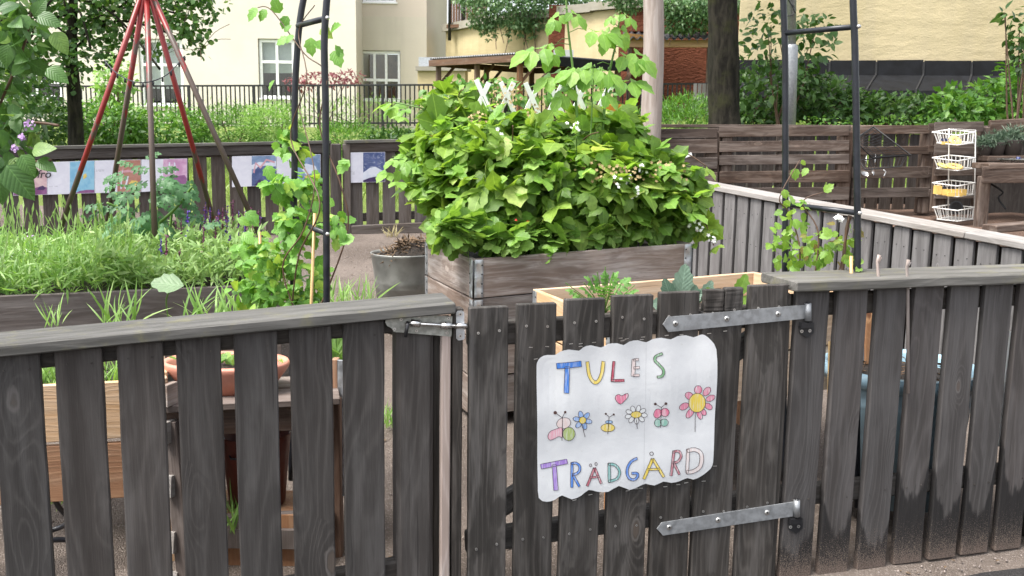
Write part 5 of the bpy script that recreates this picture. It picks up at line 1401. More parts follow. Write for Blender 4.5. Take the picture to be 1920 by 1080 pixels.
bt = thing('broad_tree', 'big dark mossy tree trunk behind the pallets', 'tree', aty(1358, 245, 11.5))
P_ = [aty(1362, 300, 11.5), aty(1358, 215, 11.5), aty(1356, 120, 11.5), aty(1355, 0, 11.5), aty(1354, -160, 11.5), aty(1362, -420, 11.5)]
trunk('trunk', bt, P_, [0.26, 0.185, 0.178, 0.172, 0.165, 0.14], M['bark'])
for k in range(6):
    a_ = 2*math.pi*k/6; b0 = P_[-2] + UPV*(0.3*k); e = b0 + Vector((math.cos(a_)*2.2, math.sin(a_)*2.2, 1.6)); tube('limb', M['bark'], bt, [b0, b0.lerp(e, .5) + UPV*.3, e], [.08, .05, .02], 7)
P, O = blob_points([((2.6, 11.5, 7.6), (2.8, 2.8, 1.8)), ((4.2, 12.5, 7.0), (1.8, 1.8, 1.2)), ((1.2, 11, 7.0), (1.8, 1.8, 1.2))], 5000, (0.3, 1.05)); D, Nn = leaf_dirs(O)
mass('crown', DIAMOND, P, D, Nn, RNG.uniform(.10, .2, len(P)), L['shrub_dark'], bt)
# left tree with crown of small round leaves
lt = thing('small_tree', 'small dark trunked tree with round leaves beyond the far fence at left', 'tree', aty(140, 250, 12.5))
P_ = [aty(144, 300, 12.5), aty(142, 240, 12.5), aty(138, 170, 12.5), aty(134, 100, 12.5), aty(136, 30, 12.5), aty(140, -80, 12.5)]
trunk('trunk', lt, P_, [0.105, 0.095, 0.085, 0.075, 0.06, 0.04], M['bark'], 0.03, 12)
ends = [(60, 60), (20, 130), (200, 40), (250, 20), (310, 60), (350, 30), (300, 130), (90, -40), (220, -60), (360, -40), (260, 90), (0, 40), (170, 90)]
for x, y in ends:
    b0 = P_[3].lerp(P_[5], random.uniform(0, .8)); e = aty(x, y, 12.5 + random.uniform(-.8, .8)); tube('limb', M['bark'], lt, spline([b0, b0.lerp(e, .5) + UPV * .2, e], 4), 0.015, 5)
def ell_px(px, py, Y, rx, ry, rz=None): 
    c = aty(px, py, Y); return ((c.x, c.y, c.z), (rx, rz or rx, ry))
E_ = [ell_px(50, 70, 12.3, .75, .75), ell_px(20, 150, 12, .5, .4), ell_px(110, 30, 12.6, .6, .5), ell_px(190, 40, 12.5, .40, .30), ell_px(235, -10, 12.5, .55, .25), ell_px(310, 10, 12.5, .45, .32), ell_px(345, 45, 12.3, .36, .30), ell_px(365, -10, 12.4, .38, .3), ell_px(205, 90, 12.4, .22, .16), ell_px(150, 110, 12.2, .3, .22), ell_px(290, 95, 12.4, .16, .12), ell_px(375, 95, 12.4, .10, .10), ell_px(280, -60, 12.6, .9, .4), ell_px(60, -60, 12.4, 1.2, .5), ell_px(395, 20, 12.4, .12, .14), ell_px(250, 75, 12.4, .14, .10)]
P, O = blob_points(E_, 7000, (0.2, 1.2)); D, Nn = leaf_dirs(O, .2, .8)
mass('crown', leaf_t(3, .40, .5, 0, .1, .1), P, D, Nn, RNG.uniform(.055, .10, len(P)), L['lilac'], lt)
mb = MB()
for k in range(40):
    e = E_[random.randrange(len(E_))]; b0 = Vector(e[0]); q = b0 + Vector(unit(1)[0]) * .5; mb.add(*tubeVF(spline([b0, b0.lerp(q, .5) + UPV*.06, q], 3), 0.004, 4))
mb.obj('twigs', M['redstem'], lt)['kind'] = 'stuff'
# creeper hanging over the retaining wall
def creeper(label, pix, n, size, mat, Y, spread=.35):
    t = thing('wall_creeper', label, 'climbing plant', aty(pix[0][0], pix[0][1], Y))
    E = [ell_px(x, y, Y - .25, r, r*.55) for x, y, r in pix]
    P, O = blob_points(E, n, (.3, 1.1)); D, Nn = leaf_dirs(O, .5, .7); mass('foliage', DIAMOND, P, D, Nn, RNG.uniform(.6, 1.3, len(P))*size, mat, t)
    mb = MB()
    for k in range(14):
        x, y, r = random.choice(pix); a_ = aty(x + random.uniform(-30, 30), y, Y - .2); mb.add(*tubeVF(spline([a_ + UPV*.3, a_, a_ + Vector((random.uniform(-.3, .3), -.1, -random.uniform(.3, .9)))], 4), .012, 4))
    mb.obj('stems', M['redstem'], t)['kind'] = 'stuff'
creeper('bluish green creeper spilling over the yellow retaining wall', [(905, 20, .5), (940, 0, .7), (985, 10, .7), (1030, 15, .6), (915, 50, .3), (970, 45, .4), (1010, 45, .35), (1060, -10, .7), (950, 62, .12), (1000, 66, .10), (978, 64, .12), (925, 66, .09), (990, 55, .15), (906, 60, .09), (1022, 58, .10), (895, 40, .3), (935, 35, .35), (1045, 40, .25), (960, 72, .08), (915, 74, .06), (988, 76, .07), (1075, 28, .3), (1030, 48, .2), (1090, 5, .4), (880, -5, .5), (1000, -30, 1.0)], 9500, .11, L['ivy'], 27.4)
creeper('green creeper over the ledge of the rough red wall', [(1180, 5, .4), (1260, 20, .45), (1300, 30, .4), (1270, 42, .3), (1310, 5, .6), (1240, 0, .5), (1330, 20, .4), (1160, -20, .6), (1400, 0, .5), (1290, 52, .25), (1320, 50, .25), (1260, 52, .2)], 5500, .11, L['ivy'], 24.3)

# ------------------------------------------------------------------ SHRUBS
def sx(label, px, py, Y, rx, ry, n, size, mat, tmpl=DIAMOND, name='shrub', cat='shrub', extra=(), droop=.1, group=None):
    return shrub(name, label, cat, [ell_px(px, py, Y, rx, ry)] + [ell_px(*e) for e in extra], n, size, mat, tmpl, group, droop=droop)
GRP = 'shrubs along the black railing'
sx('dark leafy shrub left of the small tree trunk', 40, 232, 13.5, .8, .36, 2300, .11, L['shrub_dark'], group=GRP, extra=((90, 235, 13.2, .5, .35), (0, 190, 13.6, .5, .4)))
sx('fresh green shrub between the trunk and the red tripod', 195, 236, 14.5, .55, .38, 2000, .10, L['shrub'], group=GRP, extra=((225, 235, 14.2, .4, .3),))
sx('tall thin leafy shoots behind the red tripod', 215, 160, 15.5, .3, .5, 500, .11, L['shrub_pale'], group=GRP)
sx('bushy light green shrub seen through the red tripod', 300, 246, 15, .7, .34, 2200, .09, L['shrub'], group=GRP, extra=((350, 240, 15.3, .4, .34),))
sx('feathery green shrub right of the red tripod', 425, 244, 15.2, .6, .36, 3800, .085, L['shrub'], HERB, group=GRP, extra=((455, 238, 15.3, .3, .36),), droop=-.3)
sx('dense feathery shrub left of the arch', 510, 240, 15, .5, .40, 3600, .085, L['shrub_pale'], HERB, group=GRP, droop=-.3)
sx('round mid green shrub right of the left arch pole', 660, 264, 15, .5, .30, 3400, .085, L['shrub'], HERB, group=GRP, droop=-.3, extra=((625, 262, 15.2, .35, .28),))
sx('dark glossy shrub below the brown window', 735, 270, 15, .45, .24, 1700, .10, L['shrub_dark'], group=GRP, extra=((780, 268, 15.2, .4, .24),))
sx('pale grass like plants close behind the railing at left', 420, 215, 24.6, 1.6, .4, 900, .14, L['shrub_pale'], HERB, 'tall_weeds', 'plant', droop=-.8, extra=((300, 215, 24.6, 1.2, .35), (180, 215, 24.6, 1.2, .35)))
sx('pale flowering weeds behind the railing below the brown window', 690, 210, 24.8, 1.2, .42, 1500, .14, L['shrub_pale'], HERB, 'tall_weeds', 'plant', droop=-.8, extra=((600, 212, 24.8, 1.0, .4), (760, 212, 24.8, .7, .35), (535, 210, 24.8, .8, .4)))
sx('wine red maple bush behind the railing below the cream building', 610, 150, 25.5, .95, .18, 480, .13, L['maple'], name='red_maple', extra=((560, 158, 25.5, .5, .15), (650, 143, 25.5, .5, .16)))
sx('tall green weeds around the foot of the log post', 1270, 228, 13, .35, .2, 1000, .10, L['shrub'], HERB, 'tall_weeds', 'plant', droop=-.8, extra=((1305, 228, 12.5, .3, .18), (1180, 228, 13, .3, .2)))
sx('green weed patch left of the big trunk near the railing', 1285, 205, 17, .5, .25, 900, .12, L['shrub'], HERB, 'tall_weeds', 'plant', droop=-.8)
sx('leafy dark shrub between big trunk and lamp post', 1415, 200, 13, .45, .5, 1700, .12, L['shrub_dark'], extra=((1440, 170, 13, .5, .35), (1400, 230, 12.5, .4, .3)))
sx('tall young tree with drooping leaves around the lamp post', 1470, 70, 12, .5, .35, 620, .105, L['shrub_dark'], SIMPLE, 'young_tree', 'tree', extra=((1430, 40, 12, .28, .22), (1530, 60, 12, .30, .22), (1505, 100, 12, .34, .16), (1420, 110, 12, .3, .2), (1480, 150, 12, .5, .3)), droop=.3)
sx('wide dark shrub mass right of the lamp post', 1540, 190, 12.5, .5, .3, 1800, .11, L['shrub_dark'], extra=((1500, 170, 12.3, .35, .3), (1580, 205, 12.3, .4, .2)))
sx('mid green leafy herbs below the black lean to', 1680, 205, 12.5, .6, .2, 1500, .10, L['shrub_dark'], name='tall_weeds', cat='plant', extra=((1620, 200, 12.5, .3, .22), (1730, 210, 12.3, .4, .18)))
sx('fresh green bush at the right edge below the lean to', 1870, 195, 12, .5, .3, 1800, .12, L['shrub'], extra=((1800, 210, 11.8, .4, .2), (1920, 170, 12, .4, .4), (1780, 190, 12, .12, .2)))
sx('hanging branch with pointed leaves at the right picture edge', 1925, 60, 10.5, .18, .30, 150, .10, L['shrub_dark'], SIMPLE, 'hanging_branch', 'branch', extra=((1890, 30, 10.5, .12, .08), (1915, 110, 10.5, .10, .14)), droop=.4)
sx('low white flowering herbs along the pallet tops', 1700, 228, 11.5, .5, .06, 260, .06, L['shrub'], name='flowering_herbs', cat='plant', extra=((1550, 230, 11.5, .4, .07), (1790, 222, 11.5, .3, .06)))
# grass on the bank beyond the far fence
n = 26000; X = RNG.uniform(-10, 6, n); Y_ = RNG.uniform(9.9, 15.5, n) - 0.02*X
P = np.array([(x, y, ground_z(x, y)) for x, y in zip(X, Y_)]); D = RNG.normal(size=(n, 3))*.35; D[:, 2] = 1
g = mass('lawn_grass', BLADE, P, D, unit(n), RNG.uniform(.06, .16, n), leaf_mat('lawn blade', (0.17, 0.27, 0.05), (0.27, 0.37, 0.09), None, .3, vein=0)); tag(g, 'bright lawn grass beyond the far picket fence', 'grass')

# ================================================================== GARDEN BEDS
TIER = 0.195
def collar_bed(name, label, C, lu, lv, ztop, tiers, mat, hinge=True, slope=0.0, soil_drop=0.06, th=0.022, loose=0.003):
    """stacked plank collars: C = near left corner (plan), lu along GD, lv along GB"""
    t = thing(name, label, 'raised bed', (C.x, C.y, ztop - tiers*TIER))
    C = Vector((C.x, C.y, 0))
    cs = [C, C + GD*lu, C + GD*lu + GB*lv, C + GB*lv]
    zt = [ztop, ztop + slope, ztop + slope, ztop]
    for k in range(tiers):
        for i in range(4):
            a, b = cs[i], cs[(i+1) % 4]; d = (b - a).normalized(); nrm = Vector((d.y, -d.x, 0))
            j = random.uniform(-loose, loose)
            za = zt[i] - (k + .5)*TIER; zb = zt[(i+1) % 4] - (k + .5)*TIER
            ins = 0.0 if i % 2 == 0 else th + 0.001
            board('plank', mat, t, a + d*ins + nrm*(j - th/2) + UPV*za, b - d*ins + nrm*(j - th/2) + UPV*zb, TIER - 0.006, th, UPV, 2 if k < 2 else 1)
    if hinge:
        for i in (0, 1, 3):
            p = cs[i]; d1 = (cs[(i+1) % 4] - p).normalized(); d0 = (cs[i-1] - p).normalized()
            for k in range(min(tiers, 3)):
                zc = zt[i] - (k + .5)*TIER
                hg = None
                for d, o in ((d1, d0), (d0, d1)):
                    nrm = -o
                    V, F = [], []
                    # pressed zinc leaf with ribs
                    rows = 15
                    for r_ in range(rows):
                        z = zc - TIER*.47 + TIER*.94*r_/(rows-1); bulge = 0.0035*max(0, math.sin(r_/(rows-1)*math.pi*5))
                        for q, e in ((0.004, 0), (0.016, bulge), (0.036, bulge), (0.048, 0)): V.append(p + d*q + nrm*(0.0045 + e) + UPV*z)
                    for r_ in range(rows - 1):
                        for q in range(3): F.append((r_*4+q, r_*4+q+1, r_*4+q+5, r_*4+q+4))
                    nb = len(V); V += [v - nrm*0.003 for v in V]; F += [tuple(x + nb for x in reversed(f)) for f in F]
                    for r_ in range(rows-1):
                        F.append((r_*4, r_*4+4, nb + r_*4+4, nb + r_*4)); F.append((r_*4+3, nb + r_*4+3, nb + r_*4+7, r_*4+7))
                    ob = mobj('corner_hinge', V, F, M['zinc'], t if hg is None else hg, True) if hg is None else mobj('hinge_leaf', V, F, M['zinc'], hg, True)
                    if hg is None: hg = ob
                    dots('rivets', hg, [p + d*0.041 + nrm*0.005 + UPV*(zc + z_) for z_ in (-.07, -.025, .02, .065)], nrm, .004, M['hole'], False)
                tube('hinge_pin', M['blackmetal'], hg, [p + UPV*(zc - TIER*.5), p + UPV*(zc + TIER*.45)], 0.005, 8)
    V = []; F = []; nu, nv = 16, 12
    for i in range(nu + 1):
        for j in range(nv + 1):
            f, g = (i/nu), (j/nv); e = th + .002
            q = C + GD*(e + (lu - 2*e)*f) + GB*(e + (lv - 2*e)*g)
            V.append(q + UPV*(ztop + slope*f - soil_drop + random.uniform(-.012, .012)))
    for i in range(nu):
        for j in range(nv): F.append((i*(nv+1)+j, (i+1)*(nv+1)+j, (i+1)*(nv+1)+j+1, i*(nv+1)+j+1))
    mobj('soil', V, F, M['soil'], t, True)
    return t, cs
C0 = atz(888, 485, 0.98)
bed1, cs1 = collar_bed('collar_bed', 'weathered four tier plank bed with zinc corner hinges full of berry plants', C0, 1.2, 0.82, 0.98, 4, M['collar'], slope=0.042)
C2 = atz(1000, 541, 0.87); C2 = C2 - GB*0.80
bed2, cs2 = collar_bed('collar_bed', 'new light pine plank bed right behind the gate', C2, 1.2, 0.8, 0.87, 2, M['pine'], slope=0.035, soil_drop=0.13)
for c_ in cs2:
    i_ = (sum(cs2, Vector()) / 4 - c_).normalized() * 0.05
    board('leg', M['pine_wet'], bed2, (c_.x + i_.x, c_.y + i_.y, ground_z(c_.x, c_.y) - .02), (c_.x + i_.x, c_.y + i_.y, 0.50), 0.06, 0.06, GD, 0)
A3 = atz(0, 552, 0.80); B3 = atz(417, 536, 0.80)
C3 = B3 - GD*2.2 + GD*0.28
bed3, cs3 = collar_bed('plank_bed', 'long dark plank bed full of herbs at left', C3, 2.2, 1.75, 0.80, 3, M['bed'], hinge=False, soil_drop=0.05, th=0.03)

# ------------------------------------------------------------------ BERRY BED: frame, trellis
def on1(u, v, z): return cs1[0] + GD*u + GB*v + UPV*z
fr1 = thing('plant_frame', 'orange brown upright boards holding a white trellis at the back of the berry bed', 'frame', on1(.6, .83, .9))
for px0, ptop, w_, thk in ((797, 196, 0.10, 0.03),):
    p = on1(.035, .775, 0)
    top = aty(797, 198, p.y).z; board('upright', M['frame_orange'], fr1, (p.x, p.y, 0.9), (p.x, p.y, top), .03, .10, GD, 1)
p = aty(1152, 300, cs1[2].y - 0.05); top = aty(1152, 196, p.y).z
board('upright', M['frame_orange'], fr1, (p.x, p.y, .5), (p.x, p.y, top), .19, .03, GD, 1)
YT = cs1[2].y - .22
tl, tr = aty(880, 250, YT - .25), aty(1150, 250, YT)
td = Vector((tr.x - tl.x, tr.y - tl.y, 0)); TL = td.length; td.normalize(); tn = Vector((td.y, -td.x, 0))
ty = thing('lattice_trellis', 'white crossed slat trellis showing above the berry leaves', 'trellis', (tl.x, tl.y, 1.0))
zt_ = aty(990, 157, YT - .1).z; pitch = TL / 6.0
for i in range(-5, 8):
    for sg, off in ((1, 0.0), (-1, 0.009)):
        hx = (5*pitch + .075)/2; x0 = i*pitch; x1 = x0 + sg*hx; z0_, z1_ = zt_ - 0.80, zt_ + random.uniform(-.01, .012)
        # clip to the trellis width
        a = 0.0; b = 1.0
        f0 = (0 - x0)/(x1 - x0); f1 = (TL - x0)/(x1 - x0); lo_, hi_ = min(f0, f1), max(f0, f1)
        a, b = max(a, lo_), min(b, hi_)
        if b - a < .05: continue
        q = lambda f: Vector((tl.x, tl.y, 0)) + td*(x0 + (x1-x0)*f) + tn*off + UPV*(z0_ + (z1_-z0_)*f)
        board('slat', M['whitepaint'], ty, q(a), q(b), 0.026, 0.006, td, 0)

# ------------------------------------------------------------------ BERRY PLANTS
def pxp(px, py, Y): 
    p = aty(px, py, Y); return np.array((p.x, p.y, p.z))
def E3(px, py, Y, rpx, rpy, ry):
    """ellipsoid at a pixel and depth with radii as seen there"""
    c = pxp(px, py, Y); k = Y / FPX; return (c, (rpx*k, ry, rpy*k))
def camsort(P): return np.argsort(np.asarray(P)[:, 1])
def bushy(name, label, cat, ells, n_obj, n_mass, key, tmpl, mt, sizes, mass_mat=None, droop=.35, rand=.55, up=.7, base=None, group=None, shell=(.82, 1.06), zmin=None, in_shell=(.3, .85), leafname='leaf'):
    c = ells[0][0]; t = thing(name, label, cat, (c[0], c[1], base if base is not None else c[2]), group)
    P, O = blob_points(ells, n_obj * 5, shell, zmin)
    vis = (O[:, 1] < 0.35) | (O[:, 2] > .3); P, O = P[vis], O[vis]
    k = RNG.permutation(len(P))[:n_obj]; P, O = P[k], O[k]
    D, Nn = leaf_dirs(O, droop, rand, up)
    S = sizes[0] + (sizes[1] - sizes[0]) * RNG.random(len(P))**1.4
    if key == 'tri':
        for q, (k_, t_) in enumerate((('tri', TRI), ('tri2', TRI2), ('tri3', TRI3))): leaf_objs(leafname, k_, t_, P[q::3], D[q::3], Nn[q::3], S[q::3], mt, t)
    else: leaf_objs(leafname, key, tmpl, P, D, Nn, S, mt, t)
    if n_mass:
        P, O = blob_points(ells, n_mass, in_shell, zmin); D, Nn = leaf_dirs(O, droop, rand, up)
        mass('inner_leaves', tmpl, P, D, Nn, RNG.uniform(sizes[0]*.9, sizes[1]*.95, len(P)), mass_mat or mt, t, smooth=True)
    return t
UPE = [E3(865, 285, 5.25, 80, 60, .24), E3(960, 278, 5.22, 90, 58, .2), E3(1050, 305, 5.15, 95, 60, .22), E3(1130, 275, 5.3, 75, 60, .25), E3(1190, 300, 5.4, 35, 45, .15), E3(850, 330, 5.1, 60, 85, .22), E3(960, 330, 5.0, 110, 90, .28), E3(1080, 350, 5.0, 110, 85, .26), E3(1190, 350, 5.15, 95, 70, .25), E3(1250, 375, 5.15, 60, 55, .2), E3(860, 215, 5.4, 35, 20, .12), E3(825, 310, 5.25, 40, 40, .16), E3(850, 215, 5.4, 50, 40, .18)]
zb1 = 0.93
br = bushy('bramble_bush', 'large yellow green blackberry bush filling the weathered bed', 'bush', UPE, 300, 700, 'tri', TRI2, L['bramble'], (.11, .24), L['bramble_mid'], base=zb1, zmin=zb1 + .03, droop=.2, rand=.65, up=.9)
P, O = blob_points(UPE, 700, (.1, .72), zb1); D, Nn = leaf_dirs(O); mass('deep_leaves', TRI, P, D, Nn, RNG.uniform(.12, .2, len(P)), L['bramble_shaded'], br)
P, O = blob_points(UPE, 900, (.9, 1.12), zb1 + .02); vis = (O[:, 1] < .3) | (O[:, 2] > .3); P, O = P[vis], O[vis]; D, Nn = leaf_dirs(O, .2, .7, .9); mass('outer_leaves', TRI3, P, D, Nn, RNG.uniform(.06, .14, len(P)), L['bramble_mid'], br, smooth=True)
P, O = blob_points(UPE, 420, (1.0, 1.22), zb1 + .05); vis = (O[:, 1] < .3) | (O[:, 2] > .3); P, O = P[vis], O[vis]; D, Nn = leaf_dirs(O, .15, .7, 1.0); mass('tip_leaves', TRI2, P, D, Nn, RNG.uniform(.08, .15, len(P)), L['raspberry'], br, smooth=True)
hz = shrub('hazel_sapling', 'fine leaved sapling twigs showing behind the white trellis', 'shrub', [((*pxp(985, 178, 6.6),), (.34, .2, .08)), ((*pxp(860, 172, 6.6),), (.25, .2, .08)), ((*pxp(930, 158, 6.7),), (.16, .15, .04)), ((*pxp(1120, 175, 6.6),), (.15, .15, .10))], 380, .06, L['shrub'], SIMPLE, None, True, .1)
for q in range(26):
    c_ = UPE[q % len(UPE)]; a_ = Vector(c_[0]) - Vector((0, 0, c_[1][2]*.4)); b_ = Vector(c_[0]) + Vector((random.uniform(-1, 1)*c_[1][0], -c_[1][1]*random.uniform(.6, 1.1), random.uniform(.1, 1.1)*c_[1][2])); tube('cane', M['stem' if q % 3 else 'redstem'], br, spline([a_, a_.lerp(b_, .6) + UPV*.05, b_], 5), .0035, 5)
# arching canes poking out of the bush
mb = MB()
for a_, b_, c_, Y in (((860, 330), (800, 300), (735, 293), 5.2), ((870, 300), (830, 225), (765, 192), 5.35), ((860, 260), (800, 200), (740, 186), 5.45), ((1200, 380), (1290, 370), (1330, 455), 5.1), ((1150, 300), (1240, 300), (1322, 318), 5.35), ((900, 330), (830, 420), (800, 430), 4.9), ((1000, 420), (1060, 300), (1100, 200), 5.2), ((930, 440), (950, 300), (905, 180), 5.1), ((1250, 400), (1310, 430), (1335, 450), 5.0), ((1010, 440), (1120, 395), (1180, 440), 4.8)):
    mb.add(*tubeVF(spline([Vector(pxp(*a_, Y)), Vector(pxp(*b_, Y)), Vector(pxp(*c_, Y - .05))], 6), [.005 - .0003*i for i in range(13)], 6))
mb.obj('canes', M['stem'], br)['kind'] = 'stuff'
# sprays at the left and right edge
def spray(parent, pts, key, tmpl, mt, s0, s1, droop=.3, per=1, leafname='leaf'):
    P = []; D = []; Nn = []; S = []
    for px, py, Y in pts:
        for _ in range(per):
            P.append(pxp(px + random.uniform(-6, 6), py + random.uniform(-6, 6), Y + random.uniform(-.06, .06))); d = np.array([random.gauss(0, .8), random.uniform(-1, .1), random.uniform(-.7, .25) - droop*.5]); D.append(d); Nn.append([random.gauss(0, .35), -.35 + random.gauss(0, .3), 1]); S.append(random.uniform(s0, s1))
    leaf_objs(leafname, key, tmpl, P, D, Nn, S, mt, parent)
sprayL = thing('bramble_spray', 'pale berry shoots reaching left from the berry bed towards the far pictures', 'branch', pxp(780, 300, 5.2))
spray(sprayL, [(738, 292, 5.1), (752, 310, 5.1), (770, 285, 5.15), (775, 318, 5.1), (790, 296, 5.1), (800, 330, 5.05), (812, 290, 5.1), (760, 300, 5.1), (735, 318, 5.1), (745, 335, 5.1), (790, 345, 5.05), (820, 350, 5.0), (745, 190, 5.4), (765, 200, 5.35), (785, 185, 5.4), (800, 205, 5.35), (820, 190, 5.4), (755, 215, 5.3), (735, 195, 5.4)], 'tri', TRI, L['raspberry'], .11, .17)
tube('shoot', M['stem'], sprayL, spline([Vector(pxp(870, 350, 5.1)), Vector(pxp(810, 305, 5.1)), Vector(pxp(735, 298, 5.1))], 6), .004, 6)
tube('shoot', M['stem'], sprayL, spline([Vector(pxp(870, 280, 5.2)), Vector(pxp(820, 215, 5.35)), Vector(pxp(740, 192, 5.4))], 6), .004, 6)
sprayR = thing('bramble_spray', 'flowering bramble shoots hanging over the right end of the weathered bed', 'branch', pxp(1310, 400, 5.1))
spray(sprayR, [(1290, 330, 5.2), (1315, 340, 5.2), (1270, 345, 5.1), (1300, 365, 5.1), (1330, 405, 5.05), (1300, 395, 5.1), (1320, 440, 5.05), (1338, 458, 5.0), (1312, 455, 5.0), (1335, 425, 5.05), (1285, 380, 5.05), (1255, 330, 5.1), (1240, 350, 5.1), (1230, 315, 5.2), (1262, 300, 5.3), (1320, 312, 5.3)], 'tri', TRI, L['bramble'], .09, .15)
tube('shoot', M['redstem'], sprayR, spline([Vector(pxp(1230, 400, 5.1)), Vector(pxp(1300, 380, 5.1)), Vector(pxp(1338, 460, 5.0))], 6), .0035, 6)
tube('shoot', M['redstem'], sprayR, spline([Vector(pxp(1200, 330, 5.3)), Vector(pxp(1270, 285, 5.35)), Vector(pxp(1325, 312, 5.3))], 6), .0035, 6)
# blossom clusters
def blossoms(parent, name, cents, r, n, size, mt, tm=FLOWER5):
    for px, py, Y in cents:
        c = pxp(px, py, Y); P = c + RNG.normal(size=(n, 3))*r; D = unit(n); Nn = np.tile([0, -1, .6], (n, 1)) + RNG.normal(size=(n, 3))*.4
        mass(name, tm, P, np.cross(Nn, D), Nn, RNG.uniform(.7, 1.2, n)*size, mt, parent)
blossoms(br, 'blossom_cluster', [(1075, 235, 4.95), (1175, 335, 4.8), (1205, 310, 4.9), (1160, 342, 4.75), (1300, 413, 4.95), (1312, 425, 4.95), (1335, 449, 4.9), (935, 245, 4.95), (1195, 362, 4.8)], .016, 7, .011, M['petal'])
blossoms(br, 'bud_cluster', [(950, 172, 5.3), (1120, 318, 4.8), (1140, 322, 4.8), (1250, 318, 5.0), (1270, 330, 5.0), (965, 180, 5.3), (935, 185, 5.2), (1000, 200, 5.1), (900, 220, 5.1), (1090, 300, 4.85), (1225, 322, 4.9), (1180, 325, 4.8), (860, 200, 5.3)], .028, 16, .010, M['bud'])
blossoms(br, 'berry_cluster', [(966, 411, 4.65), (992, 415, 4.65)], .006, 2, .006, M['berry'])
# strawberries along the front edge
for i, (px, py, rp) in enumerate(((855, 440, 40), (935, 455, 50), (1020, 455, 52), (1110, 440, 55), (1190, 425, 50), (1262, 415, 38))):
    lab = ('strawberry plant at the left corner of the weathered bed', 'strawberry plant above the front zinc hinge of the weathered bed', 'strawberry plant left of the middle of the bed front edge', 'strawberry plant at the middle of the bed front edge with broad leaves', 'strawberry plant right of the middle with a bare runner', 'strawberry plant at the right end of the bed front edge')[i]
    u_ = (px - 890)/410*1.2; Yc = 4.62 + max(-.1, u_)*0.40
    st = bushy('strawberry_plant', lab, 'plant', [E3(px, py - 10, Yc + .03, rp, 32, .13)], 46, 50, 'straw', STRAW, L['strawberry'], (.08, .14), L['strawberry'], base=zb1, group='strawberry plants along the bed edge', zmin=zb1 - .0, droop=.1, up=.9)
    mb = MB()
    for k in range(14):
        a_ = Vector(pxp(px + random.uniform(-12, 12), py + 22, Yc)); b_ = Vector(pxp(px + random.uniform(-rp, rp), py + random.uniform(-30, 10), Yc - .1)); mb.add(*tubeVF([a_, a_.lerp(b_, .5) + UPV*.02, b_], .0018, 4))
    mb.obj('stalks', M['stem'], st)['kind'] = 'stuff'
# tall raspberry canes
def cane(label, pts, leaves, r=.009):
    t = thing('raspberry_cane', label, 'plant', pxp(*pts[0]))
    pp = spline([Vector(pxp(*p)) for p in pts], 8); m_ = len(pp)
    tube('stem', M['stem'], t, pp, [r*(1 - .6*i/m_) for i in range(m_)], 8)
    for (px, py, dx, dy, sc, Y) in leaves:
        b0 = min(pp, key=lambda q: (q - Vector(pxp(px, py, Y))).length); e = Vector(pxp(px, py, Y - .03))
        tube('leaf_stalk', M['stem'], t, [b0, b0.lerp(e, .6) + UPV*.012, e], .0022, 5)
        k = Y/FPX; d = np.array([dx*k, -.03, -dy*k]); leaf_objs('leaf', 'rasp', RASP5, [e], [d], [[random.uniform(-.2, .2), -.55, .8]], [sc], L['raspberry'], t)
cane('taller left raspberry cane standing out of the berry bush', [(1090, 345, 5.05), (1083, 230, 5.05), (1074, 130, 5.05), (1064, 40, 5.05), (1060, -40, 5.05)],
     [(1055, 22, -30, 35, .14, 5.05), (1064, 18, 34, 26, .14, 5.05), (1036, 86, -70, 20, .24, 5.05), (1045, 80, -30, 60, .16, 5.05), (1074, 160, -45, 45, .17, 5.05), (1096, 55, 70, 16, .22, 5.05), (1060, 130, -60, 30, .2, 5.05)])
cane('shorter right raspberry cane with broad pale leaves', [(1122, 350, 5.1), (1130, 240, 5.1), (1140, 150, 5.1), (1155, 80, 5.1), (1162, 30, 5.1)],
     [(1160, 25, -30, 20, .10, 5.1), (1165, 22, 32, 26, .12, 5.1), (1160, 45, 20, 50, .14, 5.1), (1150, 48, -30, 55, .16, 5.1), (1155, 100, 60, 20, .22, 5.1), (1180, 92, 40, 30, .2, 5.1), (1140, 130, -60, 10, .25, 5.1), (1150, 150, 50, 5, .22, 5.1), (1120, 240, -40, 20, .22, 5.1), (1140, 270, 60, 5, .2, 5.1), (1120, 120, -50, 30, .22, 5.1)])
cane('thin short raspberry cane between the two tall ones', [(1103, 320, 5.0), (1108, 240, 5.0), (1112, 160, 5.0), (1112, 125, 5.0)], [(1108, 128, -60, 12, .2, 5.0), (1116, 126, 40, 20, .18, 5.0), (1116, 165, 40, 26, .16, 5.0)], .005)

